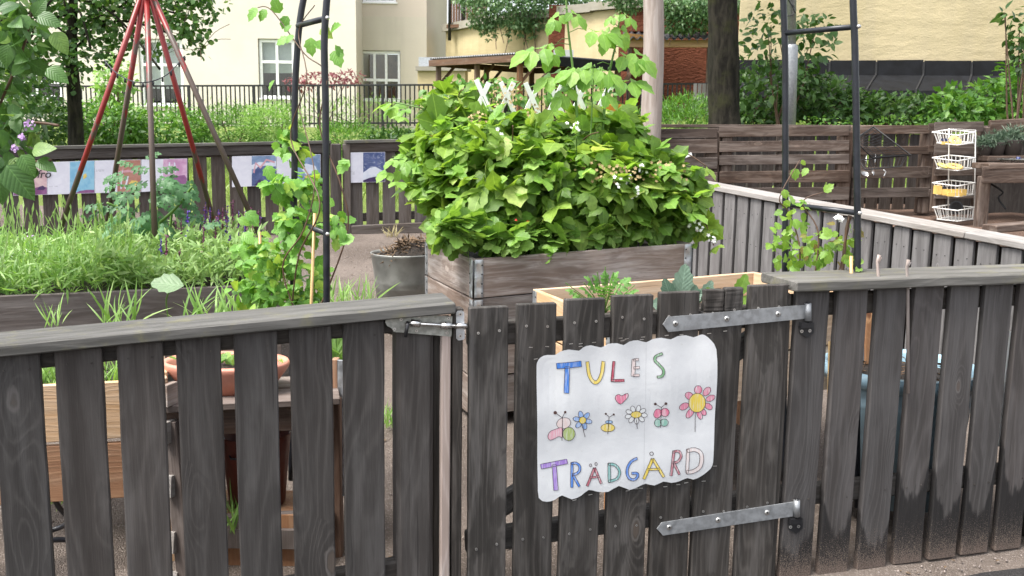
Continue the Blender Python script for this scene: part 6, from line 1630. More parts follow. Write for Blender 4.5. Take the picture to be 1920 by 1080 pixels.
# ------------------------------------------------------------------ ZINC TUB
tc = atz(754, 476, 0.80); tc.z = ground_z(tc.x, tc.y)
tcz = 0.56
tc = atz(757, 474, 0.80)
tb = thing('zinc_tub', 'dull zinc tub heaped with dark compost beside the berry bed', 'tub', (tc.x, tc.y, ground_z(tc.x, tc.y)))
gz = ground_z(tc.x, tc.y); hh = 0.80 - gz; R_ = 62*(tc.y/FPX)
cc = (tc.x, tc.y, gz)
prof = [(0, .005), (R_*.74, .0), (R_*.86, hh*.55), (R_*.885, hh*.57), (R_*.87, hh*.60), (R_*.895, hh*.62), (R_*.88, hh*.65), (R_*.985, hh*.97), (R_*1.02, hh), (R_*1.0, hh*1.01), (R_*.97, hh*.985), (R_*.93, hh*.9)]
lathe('tub', M['galvbucket'], tb, prof, cc, 40)
V = []; F = []; n = 28; m_ = 10
for j in range(m_ + 1):
    r_ = R_*.95*j/m_
    for k in range(n):
        a = 2*math.pi*k/n; x, y = r_*math.cos(a), r_*math.sin(a)
        V.append((tc.x + x, tc.y + y, .80 - .02 + .10*max(0, 1 - ((x - R_*.45)**2 + y*y)/(R_*R_)*1.3) + random.uniform(-.014, .014)*(1 if j < m_ else .3)))
for j in range(m_):
    for k in range(n): F.append((j*n+k, (j+1)*n+k, (j+1)*n+(k+1) % n, j*n+(k+1) % n))
mobj('compost', V, F, M['soil'], tb)
P = np.array([V[i] for i in RNG.integers(0, len(V) - n, 420)]) + np.array([0, 0, .008]); D = unit(420)*np.array([1, 1, .4])
o = mass('dead_stalks', HERB, P, D, unit(420), RNG.uniform(.02, .09, 420), plain('dead stalk', (.13, .085, .05), .9, 0, .7, 60), tb)
# ------------------------------------------------------------------ PLANTS IN THE PINE BED
def on2(u, v, z): return cs2[0] + GD*u + GB*v + UPV*z
mg = thing('marigold_plant', 'bright green feathery plant in the new pine bed behind the gate', 'plant', pxp(1130, 575, 3.95))
P = []; D = []; Nn = []
mb = MB()
root = Vector(pxp(1133, 590, 3.95))
for px, py in ((1060, 530), (1075, 545), (1095, 530), (1110, 520), (1120, 510), (1135, 500), (1150, 510), (1165, 530), (1190, 535), (1175, 548), (1130, 540), (1110, 550), (1145, 545), (1140, 525), (1085, 555), (1155, 560), (1125, 570), (1140, 575)):
    e = Vector(pxp(px, py, 3.92 + random.uniform(-.08, .08))); b_ = root.lerp(e, .25) + UPV*.01
    mb.add(*tubeVF([root, b_, e], .002, 5)); d = (e - root); P.append(root.lerp(e, .55)); D.append((d.x, d.y - .02, d.z*.8)); Nn.append((0, -.5, .9))
leaf_objs('leaf', 'pin', PIN, P, D, Nn, RNG.uniform(.075, .115, len(P)), leaf_mat('marigold leaf', (.10, .25, .05), (.18, .36, .09), None, .4, vein=6), mg); mb.obj('stems', M['stem'], mg)['kind'] = 'stuff'
for i, (px, py, lvs, lab) in enumerate(((1275, 575, [(1255, 548, -15, -35, .10), (1278, 540, 3, -45, .14), (1290, 556, 25, -20, .10), (1245, 562, -30, -5, .09)], 'blue green kohlrabi seedling behind the third gate slat from the hinge side'), (1312, 575, [(1305, 560, -8, -30, .10), (1322, 548, 10, -30, .09)], 'small blue green kohlrabi seedling left of the slotted gate slat'), (1375, 580, [(1360, 555, -25, -12, .09), (1388, 540, 12, -45, .10), (1398, 565, 25, -28, .10), (1335, 545, -12, -14, .06)], 'green kohlrabi seedling behind the last gate slats'))):
    t = thing('kohlrabi_plant', lab, 'plant', pxp(px, py + 20, 4.1), 'kohlrabi seedlings in the pine bed'); r0 = Vector(pxp(px, py + 25, 4.1))
    for (lx, ly, dx, dy, sc) in lvs:
        e = Vector(pxp(lx - dx*.3, ly - dy*.1 + 10, 4.05)); tube('stalk', M['stem'], t, [r0, r0.lerp(e, .5), e], .003, 5)
        leaf_objs('leaf', 'koh', leaf_t(8, .30, .42, .06, .15, .1), [e], [(dx, -8, -dy)], [(random.uniform(-.3, .3), -1, .35)], [sc], L['kohlrabi'] if i < 2 else L['strawberry'], t)

# ------------------------------------------------------------------ LEFT BED PLANTS
def on3(u, v, z): return cs3[0] + GD*u + GB*v + UPV*z
ZS = 0.76
def herb_mass(name, label, cat, u0, u1, v0, v1, n, size, mt, h, tm=HERB, lean=.5, stems=0):
    U_ = RNG.uniform(u0, u1, n); W_ = RNG.uniform(v0, v1, n)
    base = np.array([tuple(on3(u, v, ZS)) for u, v in zip(U_, W_)])
    hump = h * (0.72 + .28*np.sin(U_*9 + 3*np.sin(W_*7)))
    tt = RNG.uniform(.15, 1, n)**.7
    P = base + np.stack([RNG.normal(size=n)*.02, RNG.normal(size=n)*.02, hump*tt], 1)
    D = RNG.normal(size=(n, 3))*lean; D[:, 2] += .55
    Nn = RNG.normal(size=(n, 3))*.5 + np.array([0, -.6, .6])
    o = mass(name, tm, P, D, Nn, RNG.uniform(.6, 1.3, n)*size, mt); tag(o, label, cat)
    return o, base, hump
herb_mass('lavender_foliage', 'soft light green narrow leaved herb cover in the left bed', 'herbs', -.1, 1.55, .02, 1.3, 12500, .078, L['blade'], .22, leaf_t(3, .062, .45, 0, .1, .45), .95)
n = 330
U_ = RNG.uniform(-.1, 1.5, n); W_ = RNG.uniform(.02, 1.5, n); P = np.array([tuple(on3(u, v, ZS + .05)) for u, v in zip(U_, W_)]); D = RNG.normal(size=(n, 3))*.18; D[:, 2] += 1
o = mass('lavender_stalks', (np.array([(-.008, 0, 0), (.008, 0, 0), (.005, .85, 0), (-.005, .85, 0), (.018, .9, 0), (0, 1, 0.01), (-.018, .9, 0)], float), [(0, 1, 2, 3), (3, 2, 4, 5, 6)], np.zeros((7, 2))), P, D, RNG.normal(size=(n, 3))*.2 + np.array([0, -1, 0]), RNG.uniform(.18, .40, n), L['sage']); tag(o, 'thin upright budding stalks rising from the herb cover', 'herbs')
herb_mass('salvia_foliage', 'soft mixed green salvia cover at the right of the left bed', 'herbs', 1.35, 2.2, .03, 1.4, 7000, .065, L['sage'], .25, leaf_t(3, .11, .42, 0, .1, .4), .9)
# salvia spikes
sv = thing('salvia_flowers', 'purple salvia flower spikes at the right of the left bed', 'flowers', on3(1.8, .9, ZS))
for k, (px, top, bot, Y) in enumerate([(352, 395, 445, 5.3), (340, 410, 450, 5.35), (330, 415, 455, 5.4), (385, 383, 440, 5.6), (394, 388, 440, 5.6), (418, 390, 425, 5.7), (426, 385, 428, 5.65), (437, 375, 420, 5.7), (448, 395, 430, 5.6), (462, 382, 425, 5.6), (470, 388, 430, 5.7), (405, 405, 450, 5.3), (302, 448, 495, 5.0), (312, 440, 490, 5.0), (382, 425, 470, 5.0), (431, 440, 475, 5.0), (460, 395, 440, 5.5), (475, 400, 440, 5.4), (488, 405, 445, 5.4), (365, 400, 450, 5.6), (376, 408, 450, 5.5), (410, 395, 440, 5.6), (485, 395, 435, 5.6), (337, 470, 495, 4.9)]):
    a_, b_ = Vector(pxp(px - 2, bot + 60, Y)), Vector(pxp(px, top, Y)); s_ = tube('flower_spike', M['plum'] if k % 4 else M['violet'], sv, spline([a_.lerp(b_, .4), a_.lerp(b_, .6), b_], 3), [.0015, .0016, .002, .004, .004, .003, .0015], 6)
    n = 60; f = RNG.uniform(.42, 1, n); P = np.array([tuple(a_.lerp(b_, x)) for x in f]) + RNG.normal(size=(n, 3))*.0035; D = unit(n); D[:, 2] += .5
    mass('florets', DIAMOND, P, D, unit(n), np.full(n, .018)*(1.25 - f*.5), M['plum'] if k % 3 else M['violet'], s_)
# tomato
tm_ = thing('tomato_plant', 'dark blue green tomato plant inside the red tripod', 'plant', pxp(290, 480, 5.5))
for pts in ([(288, 470, 5.5), (283, 400, 5.5), (285, 345, 5.5), (287, 315, 5.5)], [(318, 470, 5.6), (320, 420, 5.6), (326, 370, 5.6)], [(285, 440, 5.5), (240, 400, 5.5), (200, 380, 5.45)], [(285, 430, 5.5), (330, 390, 5.45), (360, 350, 5.4)]):
    pp = spline([Vector(pxp(*p)) for p in pts], 6); tube('stem', M['stem'], tm_, pp, [.010 - .0003*i for i in range(len(pp))], 7)
P = []; D = []; Nn = []; S = []
for (px, py, dx, dy, sc) in [(285, 320, -55, -10, .17), (288, 318, 50, -8, .17), (290, 330, 75, 20, .2), (285, 340, -60, 10, .2), (310, 345, 60, 20, .26), (300, 350, 70, -5, .24), (270, 355, -55, 20, .24), (240, 380, -60, 10, .24), (200, 382, -45, 5, .2), (330, 360, 35, 30, .22), (350, 385, 30, 30, .18), (250, 400, -60, 15, .22), (225, 405, -40, 20, .2), (300, 380, 50, 20, .2), (290, 400, -30, 30, .22), (320, 410, 45, 20, .22), (270, 420, -40, 20, .22), (310, 430, 30, 30, .22), (260, 440, -40, 30, .2), (340, 430, 20, 30, .18), (300, 445, 0, 30, .2), (240, 430, -40, 20, .2), (280, 385, 30, 30, .2), (215, 420, -30, 25, .18), (330, 400, 50, 10, .2), (295, 365, 30, 5, .2), (190, 395, -30, 10, .16), (270, 390, 10, 25, .2), (300, 415, 40, 40, .2), (325, 450, 30, 30, .2)]:
    Y = 5.5 + random.uniform(-.2, .15); k = Y/FPX; P.append(pxp(px, py, Y)); D.append((dx*k, random.uniform(-.06, .04), -dy*k)); Nn.append((random.gauss(0, .3), -.6, .8)); S.append(sc)
leaf_objs('leaf', 'pin', PIN, np.concatenate([P, np.array(P) + RNG.normal(size=(len(P), 3))*.09]), np.concatenate([D, np.array(D) + RNG.normal(size=(len(P), 3))*.06]), np.concatenate([Nn, Nn]), np.concatenate([np.array(S)*.8, np.array(S)*.62]), L['tomato'], tm_)
# rhubarb like leaf and grass tufts on the near edge
rb = thing('broad_leaf_plant', 'single broad pale leaf before the left bed', 'plant', pxp(315, 590, 4.45))
leaf_objs('leaf', 'koh', leaf_t(8, .36, .45, .06, .15, .1), [pxp(345, 536, 4.4)], [(-1, -.15, .15)], [(0.1, -.7, .75)], [.15], leaf_mat('broad pale leaf', (.20, .32, .16), (.28, .40, .22), None, .3, vein=6), rb)
tube('stalk', M['stem'], rb, spline([Vector(pxp(316, 600, 4.45)), Vector(pxp(312, 560, 4.42)), Vector(pxp(325, 537, 4.4))], 4), .004, 6)
def tuft(label, px, py, Y, n, h, wid=30, mt='blade', group=None):
    c = pxp(px, py, Y); P = c + np.stack([RNG.uniform(-wid, wid, n)*Y/FPX, RNG.uniform(-.06, .06, n), np.zeros(n)], 1)
    Vb = BLADE[0].copy(); 
    D = RNG.normal(size=(n, 3))*.4; D[:, 2] = 1
    t = thing('grass_tuft', label, 'grass', tuple(c)); 
    mass('blades', leaf_t(5, .028, .4, 0, .1, .6), P, D, RNG.normal(size=(n, 3))*.6 + np.array([0, -1, .2]), RNG.uniform(.5, 1.2, n)*h, L[mt], t)
    return t
tuft('long bladed grass tuft hanging before the dark plank bed', 225, 612, 4.1, 26, .16, 36)
tuft('long bladed grass tuft before the right part of the left bed', 410, 605, 4.1, 60, .17, 70)
tuft('fresh grass tuft right of the arch foot beside the tub', 655, 572, 4.1, 50, .12, 45)
tuft('sprig of grass low before the bed seen above the cap', 105, 612, 3.6, 14, .10, 10)
tuft('dry grass tuft at the foot of the far fence', 735, 446, 9.1, 26, .13, 12, 'straw_dry')
tuft('lush green seedling leaves standing in the pine crate', 150, 728, 3.4, 200, .12, 100, 'strawberry')
tuft('green grass tuft seen right of the planter between two pickets', 632, 690, 3.6, 50, .22, 14)
tuft('grass tuft behind the fence near the picture bottom', 440, 990, 3.25, 30, .16, 16)
tuft('small weeds on the gravel seen beside the latch post', 728, 800, 4.4, 40, .10, 14)
tuft('weeds on the gravel seen under the sign', 1050, 1040, 3.6, 60, .10, 60)
tuft('leafy weeds at the left fence foot seen between pickets', 100, 950, 3.4, 30, .12, 22, 'sage')
# white flowers
wf = thing('white_phlox', 'small mat of white flowers at the left edge of the herb bed', 'flowers', pxp(40, 480, 5.3))
for c_, n, r_ in (((20, 484, 5.15), 50, (30, 7)), ((50, 478, 5.15), 40, (14, 8)), ((45, 455, 5.6), 22, (10, 7)), ((75, 460, 5.6), 8, (6, 3))):
    P = np.stack([pxp(c_[0] + RNG.normal()*r_[0]*.6, c_[1] + RNG.normal()*r_[1]*.6, c_[2] - .1) for _ in range(n)]); Nn = np.tile([0, -.7, .7], (n, 1)) + RNG.normal(size=(n, 3))*.3
    mass('flower_cluster', FLOWER5, P, np.cross(Nn, unit(n)), Nn, RNG.uniform(.012, .02, n), M['petal'], wf)
dc = tube('dry_twig', M['lilac'], None, spline([Vector(pxp(48, 448, 5.5)), Vector(pxp(62, 444, 5.5)), Vector(pxp(78, 458, 5.5))], 4), .012, 6); tag(dc, 'pale curved dead stem lying in the herbs at left', 'twig')
# tripod of red poles
tp = thing('pole_tripod', 'tripod of five worn red poles tied at the top over the left bed', 'plant support', pxp(285, 480, 5.6))
ap = Vector(pxp(275, -22, 5.6))
for (px, py, Y, tx) in ((112, 432, 5.6, 266), (196, 448, 5.95, 270), (291, 470, 5.2, 275), (405, 430, 6.0, 281), (474, 412, 5.55, 285)):
    b_ = Vector(pxp(px, py, Y)); a_ = Vector(pxp(tx, -10, 5.6)); d = (a_ - b_); b2_ = b_ - d*(.10); e = a_ + d*.10
    o = put('pole', mk(*tubeVF([Vector((0, 0, 0)), d*.5*1.2, d*1.2], .0155, 12), M['redpole'], True), tp, Matrix.Translation(b2_))
tube('tie', M['hose'], tp, [ap + UPV*.03, ap - UPV*.03], .05, 10)
lc = thing('string_lights', 'thin dark string of lights slung across the tripod poles', 'string lights', pxp(260, 150, 5.5))
pp = spline([Vector(pxp(195, 112, 5.55)), Vector(pxp(220, 138, 5.45)), Vector(pxp(262, 155, 5.3)), Vector(pxp(310, 142, 5.5)), Vector(pxp(346, 105, 5.6))], 8)
tube('wire', M['hose'], lc, pp, .0032, 5)
for k in range(2, len(pp), 3): lathe('bulb', M['hose'], lc, [(0, -.028), (.006, -.022), (.006, -.006), (.003, 0)], pp[k], 8)

# ------------------------------------------------------------------ GARDEN ARCH AND CLIMBERS
ar = thing('garden_arch', 'black tubular garden arch with cross rungs behind the gate', 'arch', pxp(1100, 600, 3.6))
def archpole(pl, nm='hoop'):
    pp = spline([Vector(p) for p in pl], 7); return tube(nm, M['archpaint'], ar, pp, .0122, 12)
LF = lambda px, py: pxp(px, py, 3.40); LR = lambda px, py: pxp(px, py, 3.69); RF = lambda px, py: pxp(px, py, 3.45); RR = lambda px, py: pxp(px, py, 3.74)
def arc(cx, y, r, z0, n=9): return [np.array((cx - r*math.cos(math.pi*k/n), y, z0 + r*math.sin(math.pi*k/n))) for k in range(1, n)]
def hoop(lpts, rpts, dz):
    l, r = lpts[-1], rpts[0]; rad = (r[0] - l[0]) / 2; cx = (r[0] + l[0]) / 2
    archpole(lpts + [np.array((cx - rad*math.cos(math.pi*k/10), (l[1]*(10-k) + r[1]*k)/10, l[2]*(10-k)/10 + r[2]*k/10 + rad*math.sin(math.pi*k/10))) for k in range(1, 10)] + rpts)
hoop([LF(614, 960), LF(613, 700), LF(612, 440), LF(610.5, 200), LF(609.5, 45)], [RF(1601, 40), RF(1604, 150), RF(1606.5, 300), RF(1608, 500), RF(1606, 950)], 0)
hoop([LR(546, 900), LR(549, 600), LR(552, 340), LR(555, 130)], [RR(1471, 60), RR(1472.5, 300), RR(1472, 500), RR(1468, 900)], 0)
for a_, b_, da in ((LF(612, 34), LR(559, 48), 0), (LF(612, 438), LR(553, 415), 0), (RF(1605, 50), RR(1472, 62), 0), (RF(1607, 399), RR(1473, 383), 0)):
    rg = tube('rung', M['archpaint'], ar, [Vector(a_), Vector(b_)], .0105, 10)
    d = (Vector(a_) - Vector(b_)).normalized(); lathe('bolt_cap', M['screw'], rg, [(0, .006), (.006, .005), (.0075, 0), (.0075, -.003)], (0, 0, 0), 10).matrix_basis = frame(Vector(a_) + d*.0125, d, UPV)
def climber(label, stems, E_, n, size, mt, extra=(), name='climbing_vine', st=.0035, nm=0):
    t = thing(name, label, 'climbing plant', pxp(stems[0][0][0], stems[0][0][1], stems[0][0][2]))
    for s_ in stems: 
        pp = spline([Vector(pxp(*p)) for p in s_], 6); tube('stem', M['redstem'], t, pp, [st*(1 - .5*i/len(pp)) for i in range(len(pp))], 6)
    P, O = blob_points(E_, n*3, (.2, 1.1)); k = RNG.permutation(len(P))[:n]; P, O = P[k], O[k]
    D = O*.5 + RNG.normal(size=(len(P), 3))*.55; D[:, 2] -= .35; Nn = RNG.normal(size=(len(P), 3))*.45 + np.array([0, -.65, .75])
    P = list(P); D = list(D); Nn = list(Nn)
    for px, py, Y in extra: P.append(pxp(px, py, Y)); D.append((random.gauss(0, .7), -.2, random.gauss(-.3, .5))); Nn.append((random.gauss(0, .4), -.8, .6))
    leaf_objs('leaf', 'lobed', LOBED, P, D, Nn, RNG.uniform(size[0], size[1], len(P)), mt, t)
    if nm:
        P, O = blob_points(E_, nm, (.1, .9)); D = RNG.normal(size=(len(P), 3)); D[:, 2] -= .4; mass('inner_leaves', LOBED, P, D, RNG.normal(size=(len(P), 3))*.45 + np.array([0, -.5, .7]), RNG.uniform(size[0]*.8, size[1]*.9, len(P)), mt, t, smooth=True)
    return t
climber('light green climbing vine winding up the left arch poles', [[(545, 600, 3.55), (560, 480, 3.5), (600, 380, 3.4), (545, 260, 3.6), (575, 150, 3.5), (560, 60, 3.65), (590, 10, 3.5)], [(590, 600, 3.45), (650, 440, 3.4), (640, 350, 3.38), (600, 240, 3.42), (612, 140, 3.4), (570, 100, 3.6), (510, 20, 3.7), (483, 14, 3.7)], [(560, 600, 3.5), (530, 500, 3.5), (570, 430, 3.45), (590, 330, 3.45), (560, 200, 3.6)]],
        [E3(520, 490, 3.62, 80, 65, .10), E3(470, 470, 3.75, 30, 40, .08), E3(470, 540, 3.7, 40, 35, .08), E3(520, 350, 3.65, 25, 30, .06), E3(560, 420, 3.60, 52, 50, .09), E3(575, 345, 3.58, 34, 45, .07), E3(545, 265, 3.7, 30, 40, .05), E3(500, 540, 3.65, 50, 45, .10), E3(590, 530, 3.58, 40, 50, .08), E3(560, 560, 3.6, 60, 40, .09), E3(630, 420, 3.5, 18, 40, .04)], 295, (.034, .066), L['vine'],
        [(483, 15, 3.7), (500, 18, 3.7), (525, 25, 3.7), (540, 30, 3.7), (533, 60, 3.65), (541, 72, 3.65), (583, 70, 3.5), (590, 78, 3.5), (625, 95, 3.4), (640, 108, 3.4), (620, 58, 3.4), (550, 65, 3.6), (600, 55, 3.45), (650, 440, 3.35), (665, 445, 3.35), (640, 425, 3.35), (460, 398, 3.6), (445, 410, 3.6), (470, 405, 3.6), (640, 307, 3.38), (655, 300, 3.38), (500, 310, 3.6), (515, 150, 3.65)], nm=430)
climber('yellowing vine with reddish stems at the foot of the right arch', [[(1490, 560, 3.6), (1500, 470, 3.6), (1480, 400, 3.65), (1462, 370, 3.65), (1500, 300, 3.68)], [(1520, 560, 3.55), (1535, 440, 3.55), (1505, 380, 3.6), (1545, 360, 3.6)], [(1560, 560, 3.5), (1580, 480, 3.5), (1592, 405, 3.48)]],
        [E3(1500, 470, 3.6, 50, 40, .08), E3(1540, 470, 3.55, 50, 38, .08), E3(1495, 400, 3.6, 35, 35, .06), E3(1575, 460, 3.5, 28, 40, .06), E3(1460, 440, 3.62, 22, 40, .05)], 130, (.024, .05), L['vine_olive'], [(1503, 300, 3.68), (1490, 315, 3.68), (1515, 315, 3.68), (1470, 355, 3.65), (1480, 375, 3.65), (1620, 490, 3.45), (1615, 500, 3.45), (1600, 430, 3.48), (1445, 425, 3.62), (1448, 490, 3.6), (1545, 360, 3.6)])
dw = thing('dead_cane', 'knobbly bare brown cane beside the right arch pole', 'cane', pxp(1580, 560, 3.5)); tube('stem', M['redstem'], dw, spline([Vector(pxp(1576, 560, 3.5)), Vector(pxp(1582, 480, 3.5)), Vector(pxp(1588, 430, 3.5)), Vector(pxp(1594, 404, 3.5))], 4), [.006, .007, .005, .007, .006, .007, .005, .006, .008, .007, .006, .009, .008], 7)
rosebud = blossoms(dw, 'white_blossom', [(1572, 409, 3.5)], .006, 7, .011, M['petal'])
for x, y, Y, lab in ((1647, 478, 3.35, 'short pinkish bare twig just above the right cap board, left one'), (1702, 487, 3.35, 'short knobbly twig just above the right cap board, right one')):
    tw = thing('bare_twig', lab, 'twig', pxp(x, y + 60, Y)); tube('stem', M['stop'], tw, [Vector(pxp(x + 1, y + 250, Y)), Vector(pxp(x, y + 40, Y)), Vector(pxp(x - 2, y + 12, Y)), Vector(pxp(x + 2, y, Y))], [.006, .006, .005, .007], 7); tube('side_shoot', M['stop'], tw, [Vector(pxp(x - 1, y + 16, Y)), Vector(pxp(x + 5, y + 4, Y))], .004, 6)
for i, (x0, y0, x1, y1, Y, lab) in enumerate(((487, 435, 500, 600, 3.7, 'thin bamboo cane standing in the left climbing plants'), (590, 400, 575, 600, 3.5, 'bamboo cane behind the front left arch pole'), (1596, 480, 1597, 560, 3.42, 'thin bamboo cane at the right arch foot'), (1556, 640, 1550, 740, 3.5, 'thin bamboo cane seen between hinge picket and next picket'))):
    cn = tube('bamboo_cane', M['cane'], None, [Vector(pxp(x0, y0, Y)), Vector(pxp(x1, y1 + 200, Y))], .006, 7); tag(cn, lab, 'cane')
lx = mobj('long_white_stick', *boxVF(pxp(925 + 360, 0, 1), .01, .01, .01), M['whitepaint']); bpy.data.objects.remove(lx)
st_ = board('white_stick', M['whitepaint'], None, Vector(pxp(1250, 304, 5.6)), Vector(pxp(1297, 289, 5.55)), .02, .012, UPV, 0); tag(st_, 'short white slat poking out beside the log post', 'stick')

# ------------------------------------------------------------------ LILAC BRANCHES CLOSE AT LEFT
ll = thing('lilac_bush', 'dark leafed lilac branches hanging into the left picture edge', 'bush', pxp(-60, 400, 4.4))
for pts in ([(-60, 420, 4.4), (-20, 250, 4.3), (40, 100, 4.2), (60, 20, 4.2)], [(-60, 400, 4.4), (0, 320, 4.2), (60, 305, 4.1), (95, 300, 4.0)], [(-60, 350, 4.4), (0, 240, 4.3), (60, 230, 4.2), (110, 235, 4.15)]):
    tube('stem', M['redstem'], ll, spline([Vector(pxp(*p)) for p in pts], 6), .006, 7)
for dx_ in (-14, 0, 16):
    b_ = Vector(pxp(-60 + dx_, 400, 4.4)); tube('trunk', M['redstem'], ll, spline([Vector((b_.x - .05, b_.y, ground_z(b_.x, b_.y) - .03)), b_ - UPV*.3, b_, b_ + UPV*.35], 4), .016, 7)
EL = [E3(-20, 60, 4.3, 70, 80, .25), E3(40, 40, 4.2, 45, 50, .2), E3(0, 150, 4.3, 45, 50, .2), E3(-10, 270, 4.2, 55, 70, .2), E3(35, 225, 4.2, 35, 35, .12), E3(20, 300, 4.1, 40, 35, .12), E3(60, 110, 4.2, 30, 25, .08)]
P, O = blob_points(EL, 800, (.3, 1.05)); k = RNG.permutation(len(P))[:285]; P, O = P[k], O[k]; D, Nn = leaf_dirs(O, .6, .6, .5)
leaf_objs('leaf', 'ov', leaf_t(7, .36, .36, 0, .14, .3), P, D, Nn, RNG.uniform(.05, .10, len(P)), L['lilac'], ll)
for (px, py, dx, dy, sc) in ((12, 310, 35, 40, .17), (70, 300, 20, 8, .09), (60, 285, 30, -10, .10), (0, 325, -2, 40, .13), (40, 290, 20, 30, .10), (88, 128, 30, 15, .1), (100, 60, 25, 35, .1), (70, 30, 40, 10, .1)):
    leaf_objs('leaf', 'ov', leaf_t(7, .36, .36, 0, .14, .3), [pxp(px, py, 4.0)], [(dx, -6, -dy)], [(.1, -.8, .6)], [sc], L['lilac'], ll)
for (px, py, r_) in ((52, 232, 7), (40, 256, 5), (28, 278, 4)):
    n = 22; P = pxp(px, py, 4.05) + RNG.normal(size=(n, 3))*r_*.0013; Nn = np.tile([0, -1, .3], (n, 1)) + RNG.normal(size=(n, 3))*.5; mass('flower_panicle', FLOWER5, P, np.cross(Nn, unit(n)), Nn, np.full(n, .008), M['lilac'], ll)

# ------------------------------------------------------------------ THINGS GLIMPSED THROUGH THE LEFT PICKETS
def bp(px, py, Y): return aty(px, py, Y)
cl = thing('pine_crate', 'new orange pine plank crate seen through the left pickets', 'crate', bp(150, 930, 3.15))
for y0, y1 in ((724, 833), (838, 945)):
    a, b = bp(-120, (y0+y1)/2 + 8, 3.02), bp(310, (y0+y1)/2 - 16, 3.2)
    board('plank', M['pine_wet' if y0 > 800 else 'pine'], cl, a, b, abs(bp(100, y0, 3.1).z - bp(100, y1, 3.1).z) - .004, .022, UPV, 1)
    e = b + GB*.55; board('end_plank', M['pine'], cl, b + GB*.012, e, abs(bp(100, y0, 3.1).z - bp(100, y1, 3.1).z) - .004, .022, UPV, 1)
for a in (bp(-110, 830, 3.06), bp(300, 810, 3.23)): board('corner_post', M['pine'], cl, (a.x, a.y + .03, .0), (a.x, a.y + .03, bp(150, 715, 3.1).z), .045, .045, GD, 0)
mobj('soil', *boxVF(bp(95, 735, 3.35) + Vector((0, .08, -.02)), 1.0, .42, .03), M['soil'], cl)
ob = thing('terracotta_bowl', 'wide salmon terracotta planter bowl with seedlings behind the left pickets', 'planter', bp(425, 715, 3.35))
c = bp(425, 680, 3.32); R2 = 118*3.32/FPX
lathe('bowl', M['terracotta'], ob, [(0, -.095), (R2*.72, -.095), (R2*.93, -.035), (R2*1.0, -.015), (R2*1.03, 0.0), (R2*1.0, .012), (R2*.95, .0), (R2*.9, -.03)], c, 40, 1, .62)
V, F = latheVF([(R2*.92, -.028), (R2*.4, -.018), (0, -.02)], c, 30, 1, .62); mobj('soil', V, F, M['soil'], ob, True)
P = np.array([c]) + np.stack([RNG.uniform(-R2*.8, R2*.8, 40), RNG.uniform(-.06, .06, 40), RNG.uniform(-.01, .04, 40)], 1); D = RNG.normal(size=(40, 3)); D[:, 2] += .5; mass('seedlings', OV_R, P, D, RNG.normal(size=(40, 3))*.3 + np.array([0, -.4, 1]), RNG.uniform(.03, .05, 40), L['strawberry'], ob)
tbn = thing('plank_table', 'dark low plank table carrying the terracotta bowl behind the left pickets', 'table', bp(480, 1060, 3.3))
zt2 = c.z - .097
board('top_plank', M['bed'], tbn, Vector((bp(305, 700, 3.2).x, 3.17, zt2 - .013)), Vector((bp(640, 700, 3.35).x, 3.30, zt2 - .011)), .16, .025, (0, 1, 0), 1); board('top_plank', M['bed'], tbn, Vector((bp(300, 700, 3.35).x, 3.34, zt2 - .013)), Vector((bp(640, 700, 3.5).x, 3.47, zt2 - .011)), .16, .025, (0, 1, 0), 1)
board('apron', M['shelter'], tbn, Vector((bp(312, 700, 3.2).x, 3.14, zt2 - .075)), Vector((bp(634, 700, 3.35).x, 3.26, zt2 - .073)), .09, .022, UPV, 1)  # darker timber on apron and legs stands in for shade below the top
for px, Y in ((335, 3.2), (625, 3.32), (345, 3.42), (615, 3.5)): a = bp(px, 700, Y); board('leg', M['shelter'], tbn, (a.x, a.y, -.02), (a.x, a.y, zt2 - .026), .05, .05, (1, 0, 0), 0)
board('low_stretcher', M['bed'], tbn, Vector((bp(338, 700, 3.24).x, 3.21, .19)), Vector((bp(622, 700, 3.3).x, 3.29, .19)), .06, .03, UPV, 0)
rbx = thing('dark_red_bucket', 'dark red plastic bucket under the plank table', 'bucket', bp(480, 940, 3.32)); c = bp(483, 940, 3.36); lathe('bucket', M['redbox'], rbx, [(0, 0), (.10, 0), (.125, .26), (.132, .27), (.12, .26)], c, 24); tube('bucket_handle', M['hose'], rbx, [c + Vector((-.12, 0, .25)), c + Vector((-.06, -.11, .2)), c + Vector((.06, -.11, .2)), c + Vector((.12, 0, .25))], .004, 6)
stp = board('bucket_plinth', M['bed'], None, Vector((c.x - .2, c.y, .0)), Vector((c.x - .2, c.y, .001 + c.z - .002)), .0, .0, (1, 0, 0), 0) if False else None
bk_ = thing('plank_box', 'tan plank box standing under the red bucket', 'box', (c.x, c.y, 0)); V, F = boxVF((c.x, c.y, c.z*.5 - .001), .5, .24, c.z - .004); mobj('body', V, F, M['pine_wet'], bk_); V, F = boxVF((c.x, c.y - .135, c.z*.62), .52, .02, .07); mobj('batten', V, F, M['bed'], bk_)
zz = thing('slat_rack', 'leaning rack with pale slat ends behind the left pickets', 'rack', bp(325, 1000, 3.1))
board('stringer', M['bed'], zz, bp(318, 790, 3.12), bp(352, 1130, 3.1), .05, .03, (1, 0, 0), 0)
for x, y in ((315, 735), (313, 805), (322, 905), (327, 1010), (332, 1085)): board('slat', M['silver_cap'] if y != 735 else M['collar'], zz, bp(x - 6, y + 8, 3.08), bp(x + 14, y, 3.14), .075, .02, UPV, 0)
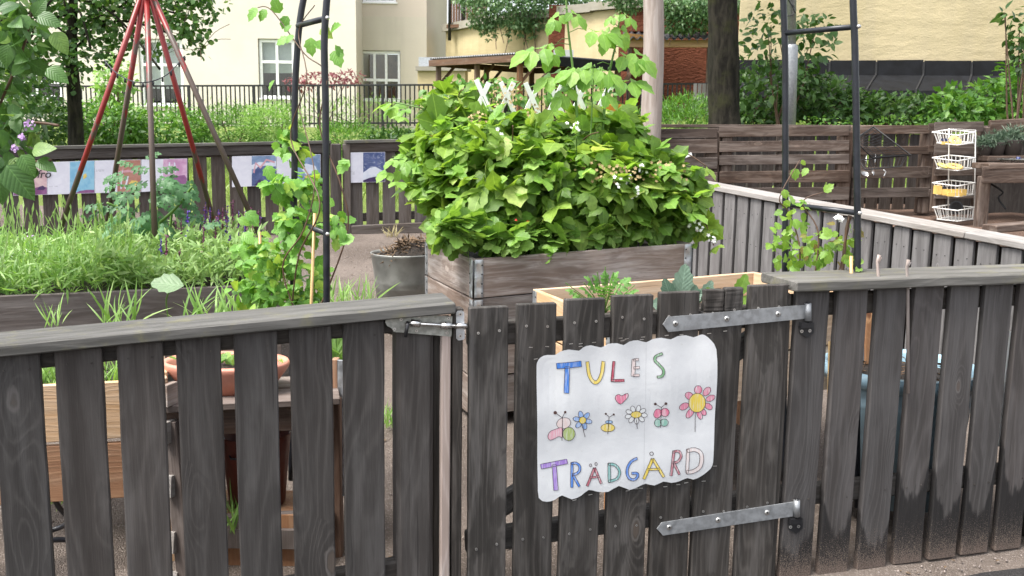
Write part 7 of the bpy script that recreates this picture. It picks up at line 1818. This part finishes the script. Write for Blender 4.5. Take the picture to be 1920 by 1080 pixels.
hs = thing('garden_hose', 'black rubber hose looped at the left fence foot', 'hose', bp(100, 980, 3.2)); tube('hose_tube', M['hose'], hs, spline([bp(60, 930, 3.1), bp(92, 925, 3.12), bp(110, 950, 3.15), bp(128, 975, 3.2), bp(110, 990, 3.25), bp(60, 1000, 3.2), bp(20, 992, 3.15), bp(60, 1013, 3.1), bp(122, 1012, 3.15), bp(170, 1020, 3.2)], 6), .0095, 8); tube('hose_end', M['steel'], hs, [bp(56, 931, 3.1), bp(62, 930, 3.1)], .012, 8)
zc_ = thing('zinc_corner_strip', 'narrow zinc corner hinge with orange board end behind the latch pickets', 'hinge', bp(637, 900, 3.35)); board('strip', M['zinc'], zc_, bp(641, 930, 3.33), bp(638, 675, 3.36), .02, .006, (1, 0, 0), 0); board('board_end', M['pine_wet'], zc_, bp(632, 980, 3.36), bp(629, 672, 3.38), .022, .05, (1, 0, 0), 0)
# ------------------------------------------------------------------ THINGS GLIMPSED THROUGH THE RIGHT PICKETS
c = bp(1688, 690, 3.78); R3 = 143*3.78/FPX
bt_ = thing('blue_tub', 'large pale blue tub with soil behind the right pickets', 'tub', (c.x, c.y, .1))
lathe('tub', M['bluetub_side'], bt_, [(0, -.52), (R3*.78, -.52), (R3*.90, -.12), (R3*.915, -.11), (R3*.90, -.10), (R3*.93, -.06), (R3*.945, -.05), (R3*.93, -.04), (R3*.95, -.03)], c, 40)
lathe('rim', M['bluetub'], bt_, [(R3*.93, -.035), (R3*1.0, -.04), (R3*1.04, -.01), (R3*1.02, .015), (R3*.96, .02), (R3*.93, .0), (R3*.91, -.06)], c, 40)
V, F = latheVF([(R3*.93, -.035), (R3*.5, -.02), (0, -.025)], c, 30); mobj('soil', V, F, M['soil'], bt_, True)
P = np.array([c]) + np.stack([RNG.uniform(-R3*.7, R3*.7, 150), RNG.uniform(-R3*.7, R3*.7, 150), RNG.uniform(-.02, .0, 150)], 1); mass('mulch', HERB, P, unit(150)*np.array([1, 1, .3]), unit(150), RNG.uniform(.02, .06, 150), plain('mulch', (.10, .06, .035), .9, 0, .6, 60), bt_)
o = board('tan_board', M['pine_wet'], None, bp(1632, 700, 3.95), bp(1634, 575, 3.95), .05, .02, (1, 0, 0), 0); tag(o, 'orange board end standing behind the right pickets above the blue tub', 'board')
o = board('white_board', M['whitepaint'], None, bp(1869, 835, 3.55), bp(1898, 622, 3.55), .022, .03, (1, 0, 0), 0); tag(o, 'narrow white board leaning behind the last right pickets', 'board')
